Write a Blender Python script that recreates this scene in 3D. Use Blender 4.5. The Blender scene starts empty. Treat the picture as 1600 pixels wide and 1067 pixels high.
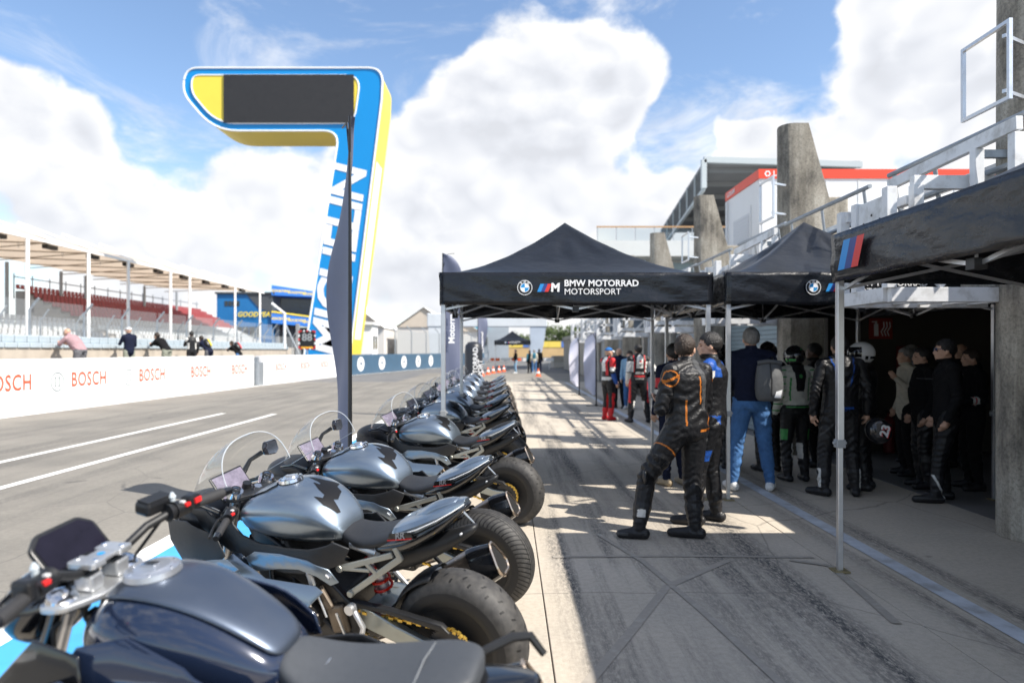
import bpy, bmesh, math, random
import numpy as np
from mathutils import Vector, Matrix, Euler
from mathutils.bvhtree import BVHTree
R = math.radians
random.seed(7)
scene = bpy.context.scene
COL = scene.collection

# ---------------------------------------------------------------- camera
cam_d = bpy.data.cameras.new('camera')
cam = bpy.data.objects.new('camera', cam_d); COL.objects.link(cam)
cam.location = (0, 0, 1.64); cam.rotation_euler = (R(90), 0, 0)
cam_d.lens = 24; cam_d.sensor_width = 36
cam_d.shift_x = 5/1600; cam_d.shift_y = 14.5/1600
cam_d.clip_start = .05; cam_d.clip_end = 4000
cam_d.dof.use_dof = True; cam_d.dof.focus_distance = 4.6; cam_d.dof.aperture_fstop = 1.6
scene.camera = cam

# ---------------------------------------------------------------- sun, sky
SUN_EL = 48.0
to_sun = Vector((.887, -.462, 0)).normalized()*math.cos(R(SUN_EL)) + Vector((0, 0, math.sin(R(SUN_EL))))
sd = bpy.data.lights.new('sun', 'SUN'); sd.energy = 5.0; sd.angle = R(.5); sd.color = (1, .94, .85)
sun = bpy.data.objects.new('sun', sd); COL.objects.link(sun)
sun.rotation_euler = (-to_sun).to_track_quat('-Z', 'Y').to_euler(); sun.location = (20, -10, 30)

def build_world():
    w = bpy.data.worlds.new('World'); scene.world = w; w.use_nodes = True
    nt = w.node_tree; N = nt.nodes; L = nt.links; N.clear()
    def nd(t, **k):
        n = N.new(t)
        for a, b in k.items(): setattr(n, a, b)
        return n
    def put(sock, v):
        if hasattr(v, 'is_linked') or isinstance(v, bpy.types.NodeSocket): L.new(v, sock)
        else: sock.default_value = v
    def math_(op, a, b=0.0, c=None, clamp=False):
        n = nd('ShaderNodeMath', operation=op, use_clamp=clamp)
        put(n.inputs[0], a); put(n.inputs[1], b)
        if c is not None: put(n.inputs[2], c)
        return n.outputs[0]
    def vmath(op, a, b):
        n = nd('ShaderNodeVectorMath', operation=op)
        put(n.inputs[0], a); put(n.inputs[1], b)
        return n
    def sstep(v, a, b, lo=0.0, hi=1.0):
        n = nd('ShaderNodeMapRange', interpolation_type='SMOOTHSTEP')
        put(n.inputs[0], v); n.inputs[1].default_value = a; n.inputs[2].default_value = b
        n.inputs[3].default_value = lo; n.inputs[4].default_value = hi
        return n.outputs[0]
    tc = nd('ShaderNodeTexCoord'); D = tc.outputs['Generated']
    sky = nd('ShaderNodeTexSky', sky_type='NISHITA'); sky.sun_disc = False
    sky.sun_elevation = R(SUN_EL); sky.sun_rotation = math.atan2(to_sun.x, to_sun.y)
    sky.air_density = 1.0; sky.dust_density = .6; sky.ozone_density = 2.2; sky.altitude = 50
    bg1 = nd('ShaderNodeBackground'); L.new(sky.outputs[0], bg1.inputs[0]); bg1.inputs[1].default_value = .135
    # where the blue shows between the clouds: (direction, angular radius, depth)
    def direc(x, y): return Vector(((x-795)/1067, 1, (548-y)/1067)).normalized()
    blobs = [(450, 30, 190, -.75), (620, 50, 110, -.6), (250, 95, 130, -.6), (255, 215, 80, -.55), (110, 0, 130, -.5), (20, 20, 60, -.4),
             (1150, 40, 130, -.7), (1230, 120, 95, -.62), (1065, 205, 70, -.65), (960, -50, 110, -.6), (760, -40, 140, -.6), (1000, 255, 45, -.45),
             (1420, 225, 42, -.4), (1180, 120, 60, -.4), (60, 150, 95, .6), (840, 130, 130, .7), (960, 110, 90, .6), (1160, 185, 45, .75), (1450, 90, 140, .55),
             (700, 150, 70, .5), (230, 20, 40, .4), (1240, 215, 60, .45), (800, 330, 260, .65), (250, 330, 170, .65), (1150, 330, 170, .6), (60, 260, 120, .55), (560, 330, 170, .6), (1500, 200, 160, .5), (1320, 60, 90, .35)]
    cover = -.04
    acc = None
    for x, y, r, a in blobs:
        dn = vmath('DOT_PRODUCT', D, (0, 0, 0)); dn.inputs[1].default_value = direc(x, y)
        ca = math.cos(r/1067*.93)
        v = sstep(dn.outputs['Value'], 1-(1-ca)*1.55, 1-(1-ca)*.25, 0, a)
        acc = v if acc is None else math_('ADD', acc, v)
    base = math_('ADD', acc, cover)
    def field(vec, det=8):
        n1 = nd('ShaderNodeTexNoise'); n1.inputs['Scale'].default_value = 4.6; n1.inputs['Detail'].default_value = det
        n1.inputs['Roughness'].default_value = .64; L.new(vec, n1.inputs['Vector'])
        n2 = nd('ShaderNodeTexNoise'); n2.inputs['Scale'].default_value = 13; n2.inputs['Detail'].default_value = 1; L.new(vec, n2.inputs['Vector'])
        a = math_('MULTIPLY', math_('SUBTRACT', n1.outputs[0], .5), 2.3)
        b = math_('MULTIPLY', math_('SUBTRACT', .12, math_('ABSOLUTE', math_('SUBTRACT', n2.outputs[0], .5))), 1.5)
        return math_('ADD', a, b)
    st = nd('ShaderNodeVectorMath', operation='MULTIPLY'); L.new(D, st.inputs[0]); st.inputs[1].default_value = (1, 1, 1.35)
    f0 = field(st.outputs[0])
    off = vmath('ADD', st.outputs[0], (.030, -.015, .045))
    f1 = field(off.outputs[0], 3)
    f = math_('ADD', base, f0)
    dens = sstep(f, -.10, .42)
    wn = nd('ShaderNodeTexNoise'); wn.inputs['Scale'].default_value = 3.4; wn.inputs['Detail'].default_value = 8; wn.inputs['Roughness'].default_value = .66; wn.inputs['Distortion'].default_value = .6
    wm = nd('ShaderNodeMapping'); wm.inputs['Scale'].default_value = (1.0, 1.0, 2.4); wm.inputs['Rotation'].default_value = (0, R(24), 0); L.new(D, wm.inputs[0]); L.new(wm.outputs[0], wn.inputs['Vector'])
    dens = math_('MAXIMUM', dens, sstep(wn.outputs[0], .47, .72, 0, .75))
    lit = math_('SUBTRACT', f0, f1)
    lum = math_('ADD', math_('MULTIPLY', lit, .20), .66)
    thick = sstep(f, .35, 1.1, 0, .08)
    lum = math_('SUBTRACT', lum, thick)
    lum = math_('MINIMUM', math_('MAXIMUM', lum, .50), .78)
    cr = nd('ShaderNodeMix', data_type='RGBA'); L.new(sstep(lum, .53, .69), cr.inputs[0])
    cr.inputs[6].default_value = (.93, .96, 1.03, 1); cr.inputs[7].default_value = (1.0, 1.0, .995, 1)
    bg2 = nd('ShaderNodeBackground'); L.new(cr.outputs[2], bg2.inputs[0]); L.new(lum, bg2.inputs[1])
    mx = nd('ShaderNodeMixShader'); L.new(dens, mx.inputs[0]); L.new(bg1.outputs[0], mx.inputs[1]); L.new(bg2.outputs[0], mx.inputs[2])
    w.cycles.sampling_method = 'MANUAL'; w.cycles.sample_map_resolution = 128
    out = nd('ShaderNodeOutputWorld'); L.new(mx.outputs[0], out.inputs[0])
build_world()
vs = scene.view_settings
vs.view_transform = 'Standard'; vs.look = 'None'; vs.exposure = .72; vs.gamma = 1; vs.use_curve_mapping = False
scene.render.engine = 'CYCLES'
try:
    scene.cycles.use_denoising = True; scene.cycles.max_bounces = 8; scene.cycles.transparent_max_bounces = 24
    scene.cycles.sample_clamp_indirect = 6
except Exception: pass

# ---------------------------------------------------------------- materials
MATS = {}
def mat(name, col, rough=.6, metal=0.0, var=0.0, scale=8.0, bump=0.0, bscale=None, spec=.5, coat=0.0, emit=None, trans=0.0, stretch=None, dirt=None):
    """procedural principled material: base colour mottled by noise, optional noise bump"""
    if name in MATS: return MATS[name]
    m = bpy.data.materials.new(name); m.use_nodes = True; MATS[name] = m
    nt = m.node_tree; b = nt.nodes['Principled BSDF']
    b.inputs['Roughness'].default_value = rough; b.inputs['Metallic'].default_value = metal
    b.inputs['Specular IOR Level'].default_value = spec
    b.inputs['Coat Weight'].default_value = coat; b.inputs['Coat Roughness'].default_value = .04
    if trans: b.inputs['Transmission Weight'].default_value = trans
    c = (*col, 1)
    b.inputs['Base Color'].default_value = c
    m.diffuse_color = c
    if emit: b.inputs['Emission Color'].default_value = (*emit[0], 1); b.inputs['Emission Strength'].default_value = emit[1]
    if var or bump:
        tc = nt.nodes.new('ShaderNodeTexCoord'); v = tc.outputs['Object']
        if stretch:
            mp = nt.nodes.new('ShaderNodeMapping'); mp.inputs['Scale'].default_value = stretch
            nt.links.new(v, mp.inputs[0]); v = mp.outputs[0]
        if var:
            n = nt.nodes.new('ShaderNodeTexNoise'); n.inputs['Scale'].default_value = scale; n.inputs['Detail'].default_value = 6; n.inputs['Roughness'].default_value = .62
            nt.links.new(v, n.inputs['Vector'])
            r = nt.nodes.new('ShaderNodeValToRGB'); nt.links.new(n.outputs[0], r.inputs[0])
            lo = dirt if dirt else tuple(x*(1-var) for x in col)
            hi = tuple(min(1, x*(1+var*.6)) for x in col)
            r.color_ramp.elements[0].position = .28; r.color_ramp.elements[0].color = (*lo, 1)
            r.color_ramp.elements[1].position = .70; r.color_ramp.elements[1].color = (*hi, 1)
            e = r.color_ramp.elements.new(.5); e.color = c
            nt.links.new(r.outputs[0], b.inputs['Base Color'])
            mr = nt.nodes.new('ShaderNodeMapRange'); nt.links.new(n.outputs[0], mr.inputs[0])
            mr.inputs[3].default_value = max(.02, rough-.08); mr.inputs[4].default_value = min(1, rough+.1)
            nt.links.new(mr.outputs[0], b.inputs['Roughness'])
        if bump:
            n2 = nt.nodes.new('ShaderNodeTexNoise'); n2.inputs['Scale'].default_value = bscale or scale*3; n2.inputs['Detail'].default_value = 5
            nt.links.new(v, n2.inputs['Vector'])
            bp = nt.nodes.new('ShaderNodeBump'); bp.inputs['Strength'].default_value = bump; bp.inputs['Distance'].default_value = .02
            nt.links.new(n2.outputs[0], bp.inputs['Height']); nt.links.new(bp.outputs[0], b.inputs['Normal'])
    return m

def glass_mat(name, tint=(1, 1, 1), refl=.9, rough=.02, opac=0.0, ocol=(.5, .5, .5)):
    """thin clear sheet: see-through with fresnel reflections"""
    if name in MATS: return MATS[name]
    m = bpy.data.materials.new(name); m.use_nodes = True; MATS[name] = m
    nt = m.node_tree; N = nt.nodes; L = nt.links
    for n in list(N): N.remove(n)
    tr = N.new('ShaderNodeBsdfTransparent'); tr.inputs[0].default_value = (*tint, 1)
    gl = N.new('ShaderNodeBsdfGlossy'); gl.inputs['Roughness'].default_value = rough
    fr = N.new('ShaderNodeLayerWeight'); fr.inputs[0].default_value = .5
    pw = N.new('ShaderNodeMath'); pw.operation = 'POWER'; L.new(fr.outputs['Facing'], pw.inputs[0]); pw.inputs[1].default_value = 4.0
    mu = N.new('ShaderNodeMath'); mu.operation = 'MULTIPLY_ADD'; L.new(pw.outputs[0], mu.inputs[0]); mu.inputs[1].default_value = refl*.7; mu.inputs[2].default_value = .045*refl
    mx = N.new('ShaderNodeMixShader'); L.new(mu.outputs[0], mx.inputs[0]); L.new(tr.outputs[0], mx.inputs[1]); L.new(gl.outputs[0], mx.inputs[2])
    last = mx
    if opac:
        di = N.new('ShaderNodeBsdfDiffuse'); di.inputs[0].default_value = (*ocol, 1)
        m2 = N.new('ShaderNodeMixShader'); m2.inputs[0].default_value = opac; L.new(mx.outputs[0], m2.inputs[1]); L.new(di.outputs[0], m2.inputs[2]); last = m2
    o = N.new('ShaderNodeOutputMaterial'); L.new(last.outputs[0], o.inputs[0])
    return m

# ---------------------------------------------------------------- mesh builder
class MB:
    def __init__(s): s.v = []; s.f = []; s.mi = []; s.cur = 0
    def add(s, vs, fs):
        o = len(s.v); s.v += [tuple(p) for p in vs]
        for f in fs: s.f.append(tuple(i+o for i in f)); s.mi.append(s.cur)
        return s
    def box(s, c, d, rot=None):
        x, y, z = d[0]/2, d[1]/2, d[2]/2
        p = [Vector(q) for q in ((-x, -y, -z), (x, -y, -z), (x, y, -z), (-x, y, -z), (-x, -y, z), (x, -y, z), (x, y, z), (-x, y, z))]
        if rot is not None:
            m = rot if isinstance(rot, Matrix) else Euler(rot).to_matrix()
            p = [m @ q for q in p]
        c = Vector(c)
        return s.add([q+c for q in p], [(0, 3, 2, 1), (4, 5, 6, 7), (0, 1, 5, 4), (1, 2, 6, 5), (2, 3, 7, 6), (3, 0, 4, 7)])
    def box2(s, a, b):
        return s.box([(a[i]+b[i])/2 for i in range(3)], [abs(b[i]-a[i]) for i in range(3)])
    @staticmethod
    def frame(d, up=None):
        d = Vector(d).normalized()
        u = Vector(up) if up is not None else (Vector((0, 0, 1)) if abs(d.z) < .95 else Vector((0, 1, 0)))
        x = u.cross(d)
        if x.length < 1e-6: x = Vector((1, 0, 0)).cross(d)
        x.normalize(); y = d.cross(x); return x, y, d
    def bar(s, p, q, w, h, up=None):
        p = Vector(p); q = Vector(q); x, y, d = s.frame(q-p, up)
        vs = []
        for e in (p, q):
            for a, b in ((-1, -1), (1, -1), (1, 1), (-1, 1)): vs.append(e+x*a*w/2+y*b*h/2)
        return s.add(vs, [(3, 2, 1, 0), (4, 5, 6, 7), (0, 1, 5, 4), (1, 2, 6, 5), (2, 3, 7, 6), (3, 0, 4, 7)])
    def tube(s, pts, r, n=10, cap=True, closed=False):
        pts = [Vector(p) for p in pts]; m = len(pts)
        rs = r if isinstance(r, (list, tuple)) else [r]*m
        vs = []; prev = None
        for i, p in enumerate(pts):
            if closed: t = pts[(i+1) % m]-pts[i-1]
            else: t = pts[min(i+1, m-1)]-pts[max(i-1, 0)]
            t = t.normalized() if t.length > 1e-9 else Vector((0, 0, 1))
            if prev is None: x, y, _ = s.frame(t)
            else:
                x = prev-t*prev.dot(t)
                if x.length < 1e-6: x, y, _ = s.frame(t)
                x.normalize(); y = t.cross(x)
            prev = x
            for k in range(n):
                a = 2*math.pi*k/n; vs.append(p+(x*math.cos(a)+y*math.sin(a))*rs[i])
        fs = []
        for i in range(m if closed else m-1):
            j = (i+1) % m
            for k in range(n): fs.append((i*n+k, i*n+(k+1) % n, j*n+(k+1) % n, j*n+k))
        if cap and not closed: fs += [tuple(range(n-1, -1, -1)), tuple(range((m-1)*n, m*n))]
        return s.add(vs, fs)
    def cyl(s, p, q, r0, r1=None, n=16): return s.tube([p, q], [r0, r0 if r1 is None else r1], n)
    def lathe(s, prof, p, axis, n=32, closed=False):
        """prof: (radius, along axis)"""
        x, y, d = s.frame(axis); p = Vector(p); m = len(prof); vs = []
        for r, h in prof:
            for k in range(n):
                a = 2*math.pi*k/n; vs.append(p+d*h+(x*math.cos(a)+y*math.sin(a))*r)
        fs = []
        for i in range(m if closed else m-1):
            j = (i+1) % m
            for k in range(n): fs.append((i*n+k, i*n+(k+1) % n, j*n+(k+1) % n, j*n+k))
        if not closed:
            if prof[0][0] > 1e-6: fs.append(tuple(range(n-1, -1, -1)))
            if prof[-1][0] > 1e-6: fs.append(tuple(range((m-1)*n, m*n)))
        return s.add(vs, fs)
    def rings(s, rings, cap=True):
        n = len(rings[0]); m = len(rings); vs = [p for r in rings for p in r]; fs = []
        for i in range(m-1):
            for k in range(n): fs.append((i*n+k, i*n+(k+1) % n, (i+1)*n+(k+1) % n, (i+1)*n+k))
        if cap: fs += [tuple(range(n-1, -1, -1)), tuple(range((m-1)*n, m*n))]
        return s.add(vs, fs)
    def sym(s, secs, cap=True):
        """loft of mirrored sections along x; each (x, [(y,z) top..bottom])"""
        rr = []
        for x, pts in secs:
            full = [(x, y, z) for y, z in pts]
            full += [(x, -y, z) for y, z in reversed(pts) if y > 1e-6]
            rr.append(full)
        return s.rings(rr, cap)
    def prism(s, poly, a, b, plane='xz'):
        """polygon in a plane extruded from a to b along the third axis"""
        def P(u, v, w): return {'xz': (u, w, v), 'xy': (u, v, w), 'yz': (w, u, v)}[plane]
        n = len(poly); vs = [P(u, v, a) for u, v in poly]+[P(u, v, b) for u, v in poly]
        fs = [tuple(range(n)), tuple(range(2*n-1, n-1, -1))]+[(i, n+i, n+(i+1) % n, (i+1) % n) for i in range(n)]
        return s.add(vs, fs)
    def grid(s, fn, nu, nv):
        vs = [fn(i/nu, j/nv) for i in range(nu+1) for j in range(nv+1)]
        w = nv+1
        return s.add(vs, [(i*w+j, (i+1)*w+j, (i+1)*w+j+1, i*w+j+1) for i in range(nu) for j in range(nv)])
    def ell(s, c, r, rot=None, nu=16, nv=10):
        m = Euler(rot).to_matrix() if rot is not None and not isinstance(rot, Matrix) else rot
        vs = []; c = Vector(c)
        def P(x, y, z):
            q = Vector((x*r[0], y*r[1], z*r[2]))
            return (m @ q if m else q)+c
        vs.append(P(0, 0, -1))
        for j in range(1, nv):
            t = -math.pi/2+math.pi*j/nv
            for i in range(nu):
                a = 2*math.pi*i/nu; vs.append(P(math.cos(t)*math.cos(a), math.cos(t)*math.sin(a), math.sin(t)))
        vs.append(P(0, 0, 1)); fs = []
        for i in range(nu): fs.append((0, 1+(i+1) % nu, 1+i))
        for j in range(nv-2):
            for i in range(nu): fs.append((1+j*nu+i, 1+j*nu+(i+1) % nu, 1+(j+1)*nu+(i+1) % nu, 1+(j+1)*nu+i))
        l = len(vs)-1
        for i in range(nu): fs.append((l, 1+(nv-2)*nu+i, 1+(nv-2)*nu+(i+1) % nu))
        return s.add(vs, fs)
    def build(s, name, m, parent=None, smooth=True, sub=0, bevel=0.0, solid=0.0, angle=38, loc=None, fix=True):
        me = bpy.data.meshes.new(name); me.from_pydata(s.v, [], s.f)
        ms = m if isinstance(m, (list, tuple)) else [m]
        for q in ms: me.materials.append(q)
        if len(ms) > 1: me.polygons.foreach_set('material_index', s.mi)
        if fix:
            bm = bmesh.new(); bm.from_mesh(me); bmesh.ops.recalc_face_normals(bm, faces=bm.faces); bm.to_mesh(me); bm.free()
        o = bpy.data.objects.new(name, me); COL.objects.link(o)
        if parent is not None: o.parent = parent
        if loc is not None: o.location = loc
        if smooth:
            me.polygons.foreach_set('use_smooth', [True]*len(me.polygons))
            if not sub and angle < 180: me.set_sharp_from_angle(angle=R(angle))
        if solid:
            d = o.modifiers.new('solid', 'SOLIDIFY'); d.thickness = solid; d.offset = -1
        if bevel:
            d = o.modifiers.new('bevel', 'BEVEL'); d.width = bevel; d.segments = 2; d.limit_method = 'ANGLE'; d.angle_limit = R(35)
        if sub:
            d = o.modifiers.new('sub', 'SUBSURF'); d.levels = sub; d.render_levels = sub
        return o

def tag(o, label, cat, group=None):
    o['label'] = label; o['category'] = cat
    if group: o['group'] = group
    return o
def struct(o): o['kind'] = 'structure'; return o
def thing(name, label, cat, loc=(0, 0, 0), rz=0.0, group=None, rx=0.0):
    o = bpy.data.objects.new(name, None); COL.objects.link(o); o.empty_display_size = .2
    o.location = loc; o.rotation_euler = (rx, 0, rz)
    return tag(o, label, cat, group)
def copy_tree(o, parent=None):
    c = o.copy(); COL.objects.link(c)
    if parent is not None: c.parent = parent
    for ch in list(o.children): copy_tree(ch, c)
    return c
def box(name, m, a, b, parent=None, bevel=0.0):
    return MB().box2(a, b).build(name, m, parent, smooth=False, bevel=bevel)
_text_cache = {}
def text_mb(txt, size, bold=0.0, shear=0.0, spacing=1.0, align='CENTER'):
    """flat lettering outline as a mesh builder in the xy plane"""
    k = (txt, size, bold, shear, spacing, align)
    if k not in _text_cache:
        cu = bpy.data.curves.new('t', 'FONT'); cu.body = txt; cu.size = size; cu.offset = bold*size; cu.shear = shear; cu.space_character = spacing
        cu.align_x = align; cu.align_y = 'CENTER'; cu.resolution_u = 3; cu.fill_mode = 'BOTH'; cu.extrude = .0008
        o = bpy.data.objects.new('t', cu); COL.objects.link(o); bpy.context.view_layer.update()
        me = bpy.data.meshes.new_from_object(o.evaluated_get(bpy.context.evaluated_depsgraph_get()))
        _text_cache[k] = ([tuple(v.co) for v in me.vertices], [tuple(p.vertices) for p in me.polygons])
        bpy.data.objects.remove(o); bpy.data.curves.remove(cu); bpy.data.meshes.remove(me)
    m = MB(); m.add(*_text_cache[k]); return m
def place(mb, M):
    mb.v = [tuple(M @ Vector(p)) for p in mb.v]; return mb
def face_matrix(loc, right, up):
    r = Vector(right).normalized(); n = r.cross(Vector(up)).normalized(); u = n.cross(r)
    return Matrix(((r.x, u.x, n.x, loc[0]), (r.y, u.y, n.y, loc[1]), (r.z, u.z, n.z, loc[2]), (0, 0, 0, 1)))
def letters(txt, size, m, loc, right, up, parent=None, bold=0.0, shear=0.0, spacing=1.0, name='lettering', align='CENTER', sx=1.0):
    b = text_mb(txt, size, bold, shear, spacing, align)
    if sx != 1: b.v = [(p[0]*sx, p[1], p[2]) for p in b.v]
    return place(b, face_matrix(loc, right, up)).build(name, m, parent, smooth=False, fix=False)
def disc_mb(r, n=28, r0=0.0, a0=0, a1=2*math.pi):
    m = MB(); vs = []; st = n
    for i in range(st+1):
        a = a0+(a1-a0)*i/st; vs += [(math.cos(a)*r, math.sin(a)*r, 0), (math.cos(a)*r0, math.sin(a)*r0, 0)]
    m.add(vs, [(2*i+1, 2*i, 2*i+2, 2*i+3) for i in range(st)]); return m

# shared materials
ALU = mat('brushed_aluminium', (.62, .63, .65), .34, .85, .08, 20)
STEEL_W = mat('white_painted_steel', (.72, .73, .74), .5, 0, .14, 5, .05, 40, dirt=(.42, .41, .39))
STEEL_G = mat('galvanised_steel', (.33, .36, .39), .48, .55, .2, 9)
BLACK = mat('black_plastic', (.008, .0085, .010), .38, 0, .2, 30)
RUBBER = mat('black_rubber', (.022, .022, .024), .72, 0, .25, 40, .1, 90)
WHITE = mat('white_paint', (.82, .82, .82), .45, 0, .05, 3)
CHROME = mat('polished_metal', (.75, .75, .76), .16, 1.0)
RED = mat('red_paint', (.62, .02, .02), .4, 0, .1, 6)
# ================================================================ ground
def ground_mat(name, base, lo, hi, spots, marks=None, rough=.85, grain=220, crack=False):
    """base colour with broad patches, fine aggregate grain, rubber streaks running along the lane (world y)"""
    m = bpy.data.materials.new(name); m.use_nodes = True; MATS[name] = m
    nt = m.node_tree; N = nt.nodes; L = nt.links; b = N['Principled BSDF']; b.inputs['Roughness'].default_value = rough
    b.inputs['Specular IOR Level'].default_value = .3
    g = N.new('ShaderNodeNewGeometry'); P = g.outputs['Position']
    def noise(scale, detail=5, st=None, rough=.6):
        v = P
        if st:
            mp = N.new('ShaderNodeMapping'); mp.inputs['Scale'].default_value = st; L.new(P, mp.inputs[0]); v = mp.outputs[0]
        n = N.new('ShaderNodeTexNoise'); n.inputs['Scale'].default_value = scale; n.inputs['Detail'].default_value = detail; n.inputs['Roughness'].default_value = rough
        L.new(v, n.inputs['Vector']); return n.outputs[0]
    def ramp(v, stops):
        r = N.new('ShaderNodeValToRGB'); L.new(v, r.inputs[0]); e = r.color_ramp.elements
        e[0].position, e[0].color = stops[0][0], (*stops[0][1], 1); e[1].position, e[1].color = stops[-1][0], (*stops[-1][1], 1)
        for p, c in stops[1:-1]: q = e.new(p); q.color = (*c, 1)
        return r.outputs[0]
    def mix(f, a, c, mode='MIX'):
        n = N.new('ShaderNodeMix'); n.data_type = 'RGBA'; n.blend_type = mode
        if isinstance(f, float): n.inputs[0].default_value = f
        else: L.new(f, n.inputs[0])
        for i, x in ((6, a), (7, c)):
            if isinstance(x, tuple): n.inputs[i].default_value = (*x, 1)
            else: L.new(x, n.inputs[i])
        return n.outputs[2]
    col = ramp(noise(.55, 6), [(.3, lo), (.5, base), (.72, hi)])
    gr = noise(grain, 3)
    col = mix(.5, col, ramp(gr, [(.25, tuple([spots[0]]*3)), (.55, (1, 1, 1)), (.8, tuple([spots[1]]*3))]), 'MULTIPLY')
    g2 = noise(grain*.16, 4)
    col = mix(.45, col, ramp(g2, [(.3, (.72,)*3), (.6, (1.04,)*3)]), 'MULTIPLY')
    if marks:
        streak = noise(1.0, 7, (2.6, .14, 1), .68)
        fine = noise(1.0, 6, (48, 14, 1), .8)
        sx = N.new('ShaderNodeSeparateXYZ'); L.new(P, sx.inputs[0])
        zone = None
        for a, c in marks['zones']:
            m1 = N.new('ShaderNodeMapRange'); m1.interpolation_type = 'SMOOTHSTEP'; L.new(sx.outputs[0], m1.inputs[0])
            m1.inputs[1].default_value = a; m1.inputs[2].default_value = a+(c-a)*.3
            m2 = N.new('ShaderNodeMapRange'); m2.interpolation_type = 'SMOOTHSTEP'; L.new(sx.outputs[0], m2.inputs[0])
            m2.inputs[1].default_value = c; m2.inputs[2].default_value = c-(c-a)*.3
            mm = N.new('ShaderNodeMath'); mm.operation = 'MULTIPLY'; L.new(m1.outputs[0], mm.inputs[0]); L.new(m2.outputs[0], mm.inputs[1])
            if zone is None: zone = mm.outputs[0]
            else:
                ad = N.new('ShaderNodeMath'); ad.operation = 'MAXIMUM'; L.new(zone, ad.inputs[0]); L.new(mm.outputs[0], ad.inputs[1]); zone = ad.outputs[0]
        s1 = N.new('ShaderNodeMapRange'); L.new(streak, s1.inputs[0]); s1.inputs[1].default_value = .44; s1.inputs[2].default_value = .62
        s2 = N.new('ShaderNodeMapRange'); L.new(fine, s2.inputs[0]); s2.inputs[1].default_value = .38; s2.inputs[2].default_value = .54
        k = N.new('ShaderNodeMath'); k.operation = 'MULTIPLY'; L.new(s1.outputs[0], k.inputs[0]); L.new(s2.outputs[0], k.inputs[1])
        k2 = N.new('ShaderNodeMath'); k2.operation = 'MULTIPLY'; L.new(k.outputs[0], k2.inputs[0]); L.new(zone, k2.inputs[1])
        k3 = N.new('ShaderNodeMath'); k3.operation = 'MULTIPLY'; L.new(k2.outputs[0], k3.inputs[0]); k3.inputs[1].default_value = marks['amt']
        col = mix(k3.outputs[0], col, marks['col'])
    sp = noise(2.3, 3, None, .5); m3 = N.new('ShaderNodeMapRange'); L.new(sp, m3.inputs[0]); m3.inputs[1].default_value = .68; m3.inputs[2].default_value = .74; m3.inputs[4].default_value = .55
    col = mix(m3.outputs[0], col, (.07, .068, .064))
    vo = N.new('ShaderNodeTexVoronoi'); vo.feature = 'DISTANCE_TO_EDGE'; vo.inputs['Scale'].default_value = .42
    wv = N.new('ShaderNodeMix'); wv.data_type = 'VECTOR'; wv.inputs[0].default_value = .12; L.new(P, wv.inputs[4]); nn = N.new('ShaderNodeTexNoise'); nn.inputs['Scale'].default_value = 1.6; nn.inputs['Detail'].default_value = 5; L.new(P, nn.inputs['Vector']); L.new(nn.outputs['Color'], wv.inputs[5]); L.new(wv.outputs[1], vo.inputs['Vector'])
    m4 = N.new('ShaderNodeMapRange'); L.new(vo.outputs['Distance'], m4.inputs[0]); m4.inputs[1].default_value = .0; m4.inputs[2].default_value = .004; m4.inputs[3].default_value = .5; m4.inputs[4].default_value = 0
    col = mix(m4.outputs[0], col, (.09, .085, .08))
    L.new(col, b.inputs['Base Color'])
    bp = N.new('ShaderNodeBump'); bp.inputs['Strength'].default_value = .35; bp.inputs['Distance'].default_value = .004
    L.new(gr, bp.inputs['Height']); L.new(bp.outputs[0], b.inputs['Normal'])
    return m
ASPHALT = ground_mat('asphalt', (.222, .207, .181), (.172, .162, .144), (.258, .241, .21), (.5, 1.5),
                     dict(zones=[(-12, -3.2)], amt=.55, col=(.07, .068, .065)), grain=120)
ASPHALT2 = ground_mat('far_asphalt', (.15, .15, .15), (.11, .11, .115), (.18, .178, .172), (.6, 1.4), grain=60)
CONCRETE = ground_mat('apron_concrete', (.475, .42, .345), (.40, .36, .303), (.54, .482, .405), (.72, 1.18),
                      dict(zones=[(.15, 1.25), (1.1, 2.35), (2.6, 3.4)], amt=.95, col=(.05, .052, .056)), grain=170)
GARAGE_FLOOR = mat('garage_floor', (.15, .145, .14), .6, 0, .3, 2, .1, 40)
PAINT_W = mat('road_paint_white', (.74, .73, .70), .7, 0, .12, 6, .05, 80)
PAINT_B = mat('road_paint_blue', (.055, .33, .66), .6, 0, .16, 3, .08, 60)
PAINT_LB = mat('road_paint_pale_blue', (.46, .49, .53), .7, 0, .4, 5, dirt=(.30, .30, .30))
SEAL = mat('joint_sealant', (.29, .26, .22), .75, 0, .3, 7)

struct(MB().grid(lambda u, v: (-1500+3000*u, -300+2800*v, -.03), 4, 4).build('ground', ASPHALT2, smooth=False))
lane = struct(MB().grid(lambda u, v: (-12.9+10.9*u, -4+40*v, 0), 2, 4).build('pit_lane', ASPHALT, smooth=False))
apron = struct(MB().grid(lambda u, v: (-2+16*u, -4+40.2*v, -.022), 2, 2).build('pit_apron', SEAL, smooth=False))
xs = [-2.0, .23, 2.48, 4.73, 9.0, 14.0]; ys = [-3.84, 1.16, 6.16, 11.16, 16.16, 21.16, 26.16, 31.16, 36.16]
rs = random.Random(3)
for i in range(len(xs)-1):
    for j in range(len(ys)-1):
        z = -.001-.0025*rs.random(); q = .004
        MB().box2((xs[i]+q, ys[j]+q, -.02), (xs[i+1]-q, ys[j+1]-q, z)).build('concrete_slab', CONCRETE if i < 3 else GARAGE_FLOOR, apron, smooth=False, bevel=.004)
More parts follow.
